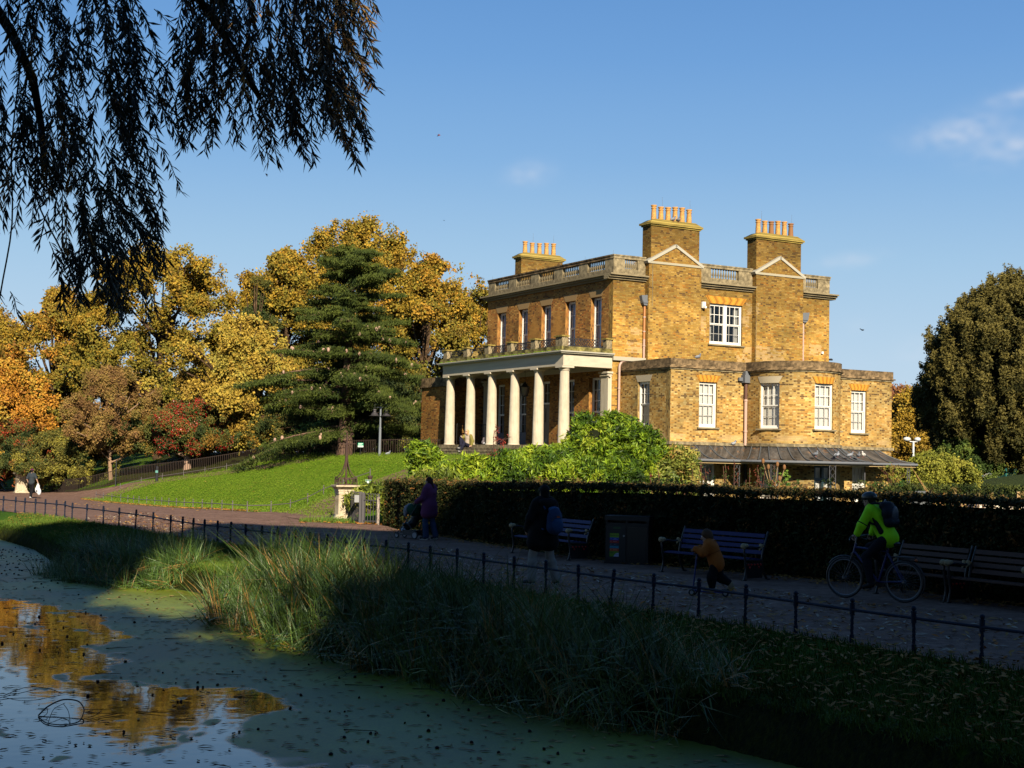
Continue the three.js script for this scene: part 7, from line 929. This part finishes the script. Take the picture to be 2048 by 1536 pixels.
person('cyclist in a lime green jacket and helmet riding a blue bicycle', BP, bHead, { hip: [0, 1.04, -.26], hL: [.09, 1.02, -.24], hR: [-.09, 1.02, -.24], kL: [.11, .72, .09], aL: [.115, .30, .0], tL: [.115, .215, .12], kR: [-.11, .86, .14], aR: [-.115, .53, -.22], tR: [-.115, .455, -.10], waist: [0, 1.17, -.18], chest: [0, 1.36, -.07], neck: [0, 1.53, .02], head: [0, 1.645, .10], sL: [.18, 1.46, .01], sR: [-.18, 1.46, .01], eL: [.26, 1.24, .10], eR: [-.26, 1.24, .10], wL: [.27, 1.10, .17], wR: [-.27, 1.10, .17], dL: [.1, -.45, .55], dR: [-.1, -.45, .55], pL: [0, -.8, -.4], pR: [0, -.8, -.4], look: [0, -.1, 1] },
  { curl: 1.3, top: [.38, .95, .012], topThick: .036, topRough: .6, collar: true, trousers: [.012, .014, .022], flare: .004, legTo: .95, shoes: [.015, .015, .017], hairColor: [.03, .02, .015], hair: shortHair, more: (t, J, hd, top) => {
    const hel = part('helmet', sdf([{ c: hd.at(0, .055, -.01), r: [.098, .095, .135], q: hd.q }, { c: hd.at(0, -.075, .02), r: [.2, .10, .2], q: hd.q, sub: true, k: .008 }], .007, .02), M(.012, .018, .013, .3), t); for (const x of [-.05, 0, .05]) part('helmet_vent', sdf([cap(hd.at(x, .135 - Math.abs(x) * .5, .06), hd.at(x * 1.1, .125 - Math.abs(x) * .5, -.09), .012, .012)], .006), M(.03, .10, .025, .4), hel); part('strap', [bar(hd.at(.07, -.0, .03), hd.at(.02, -.105, .05), .006), bar(hd.at(-.07, 0, .03), hd.at(-.02, -.105, .05), .006)], mIron, hel);
    const dk = M(.012, .014, .014, .8); for (const s of [-1, 1]) { part('side_panel', sdf([cap([s * .165, 1.38, -.05], [s * .145, 1.14, -.20], .028, .05)], .01), dk, top); const e = J[s > 0 ? 'eL' : 'eR'], sh = J[s > 0 ? 'sL' : 'sR'], c = mid(e, sh, .12), d = V3(sh[0] - e[0], sh[1] - e[1], sh[2] - e[2]).normalize(), g = new THREE.TorusGeometry(.076, .011, 6, 22); g.applyQuaternion(new THREE.Quaternion().setFromUnitVectors(V3(0, 0, 1), d)).translate(...c); part('sleeve_band', g, dk, top); } } });
{ const t = thing('backpack', 'boxy black rucksack on the back of the cyclist', 'backpack', BP, bHead), b = M(.016, .018, .024, .6); const bag = sdf([{ c: [0, 1.44, -.27], r: [.16, .2, .1] }, cap([-.09, 1.57, -.20], [.09, 1.57, -.20], .07, .07), cap([-.1, 1.30, -.31], [.1, 1.30, -.31], .085, .085), cap([-.1, 1.45, -.28], [.1, 1.45, -.28], .09, .09)], .012, .05); part('bag', bag, b, t); part('front_panel', sdf([{ c: [0, 1.42, -.365], r: [.12, .15, .03] }], .01), M(.03, .032, .045, .5), t); part('blue_tag', BX(.01, .07, .025, .165, 1.45, -.25), M(.02, .16, .3, .5), t); for (const s of [-1, 1]) part('strap', tube([[s * .10, 1.6, -.16], [s * .12, 1.6, -.02], [s * .14, 1.48, .10], [s * .17, 1.3, .02], [s * .15, 1.24, -.18]], .018, 18, 6), b, t); part('top_handle', tube([[-.04, 1.63, -.19], [0, 1.67, -.19], [.04, 1.63, -.19]], .008, 8, 5), M(.4, .4, .42, .5), t); }
// man walking away far down the path
person('man in a dark shirt and purple hat walking away down the path at far left', [-28.0, gy(-28, -83.5), -83.5], facing(.12, -1), { kL: [.08, .5, .12], aL: [.07, .09, .12], tL: [.07, .035, .28], kR: [-.08, .5, -.03], aR: [-.05, .12, -.20], tR: [-.05, .035, -.08], eL: [.27, 1.13, -.04], wL: [.25, .9, .1], eR: [-.3, 1.15, -.02], wR: [-.36, .93, .06] },
  { build: 1.12, sleeve: .8, topName: 'shirt', topThick: .03, top: [.035, .045, .055], trousers: [.010, .009, .012], legTo: .97, flare: .014, shoes: [.6, .6, .6], hairColor: [.015, .012, .01], hair: shortHair, more: (t, J, hd) => part('hat', sdf([{ c: hd.at(0, .075, -.01), r: [.092, .066, .1], q: hd.q }], .008), M(.12, .01, .09, .9), t) });
{ const y = gy(-27.6, -83.3), t = thing('carrier_bag', 'white bundle carried low in the right hand of the far walking man', 'bag', [-27.62, y, -83.45], 0), w = M(.75, .74, .78, .7); part('bag', sdf([{ c: [0, .52, 0], r: [.15, .2, .12] }, { c: [.10, .40, .02], r: [.12, .2, .1] }, { c: [.02, .72, 0], r: [.10, .12, .08] }], .02, .06), w, t); part('handle', [tube([[-.02, .8, 0], [-.03, .9, 0], [.03, .9, 0], [.05, .78, 0]], .012, 10, 5)], w, t); part('dark_patch', sdf([{ c: [0, .46, .10], r: [.05, .07, .04] }], .012), mIron, t); }
// woman resting on the steps
{ house.updateMatrixWorld(true); const p = house.localToWorld(V3(-3.02, 2.795, -8.8)).toArray();
  person('blonde woman in sunglasses and olive jacket resting on the portico steps', p, facing(-.62, .78), { hip: [0, .11, -.12], hL: [.09, .10, -.10], hR: [-.09, .10, -.10], kL: [.16, .22, .30], aL: [.06, -.12, .42], tL: [.08, -.165, .58], kR: [-.17, .46, .16], aR: [-.13, .05, .20], tR: [-.16, -.0, .36], waist: [0, .28, -.16], chest: [.0, .48, -.18], neck: [.0, .66, -.16], head: [-.01, .80, -.12], sL: [.18, .60, -.19], sR: [-.18, .60, -.17], eL: [.30, .34, -.2], eR: [-.26, .46, .04], wL: [.30, .12, -.12], wR: [-.16, .56, .16], dL: [0, -.3, 1], dR: [.5, -.3, .6], pL: [0, -1, 0], look: [-.25, .12, 1] },
    { build: .95, skin: [.62, .38, .28], topName: 'jumper', top: [.40, .33, .26], topThick: .018, trousers: [.02, .02, .04], legTo: .80, shoes: [.03, .03, .035], sole: [.6, .6, .6], hairColor: [.56, .36, .16], hair: (at, q, s) => [...shortHair(at, q, s), cap(at(.075, .02, -.02), at(.09, -.13, -.01), .038, .036, .03), cap(at(-.075, .02, -.02), at(-.095, -.13, .01), .038, .03, .03)], more: (t, J, hd, top) => {
      part('jacket', sdf([cap(J.sL, J.eL, .085, .08), cap(J.eL, J.wL, .08, .06), cap(J.sR, J.eR, .085, .072), cap(J.eR, mid(J.eR, J.wR, .4), .07, .06), cap(add3(J.sL, [.0, -.06, -.02]), [.18, .1, -.24], .09, .11), cap(add3(J.sR, [0, -.06, -.02]), [-.15, .16, -.24], .09, .09), cap([-.1, .58, -.26], [.12, .2, -.28], .08, .09)], .012, .04), M(.22, .19, .05, .9), top);
      part('sunglasses', [...[-1, 1].map((s) => sdf([{ c: hd.at(s * .034, .012, .090), r: [.028, .024, .010], q: hd.q }], .005)), bar(hd.at(-.012, .018, .099), hd.at(.012, .018, .099), .004), bar(hd.at(.06, .018, .086), hd.at(.078, .016, .0), .004), bar(hd.at(-.06, .018, .086), hd.at(-.078, .016, .0), .004)], M(.008, .008, .01, .15), t); part('scarf', sdf([cap(add3(J.neck, [-.05, -.03, .05]), add3(J.neck, [.05, -.02, .05]), .03, .03)], .01), M(.03, .03, .03, .9), t); } });
  const p2 = house.localToWorld(V3(-2.55, 2.95, -7.7)).toArray(), b = thing('handbag', 'small grey and white bag on the floor beside the third column', 'bag', p2, .4); part('bag', sdf([{ c: [0, .12, 0], r: [.13, .12, .09] }, { c: [.02, .28, 0], r: [.09, .1, .07] }], .012, .04), M(.14, .12, .13, .9), b); part('white_flap', sdf([{ c: [.02, .09, .07], r: [.08, .06, .03] }], .01), M(.6, .62, .66, .8), b);
}
// man behind the paling fence
person('man with bare head beyond the pale paling fence at right', [16.05, -.42, -49.5], facing(-.9, .3), { }, { skin: [.58, .30, .22], top: [.10, .10, .14], topThick: .03, trousers: [.03, .03, .04], shoes: [.03, .03, .03] });
scene.updateMatrixWorld(true);
renderer.render(scene, camera);
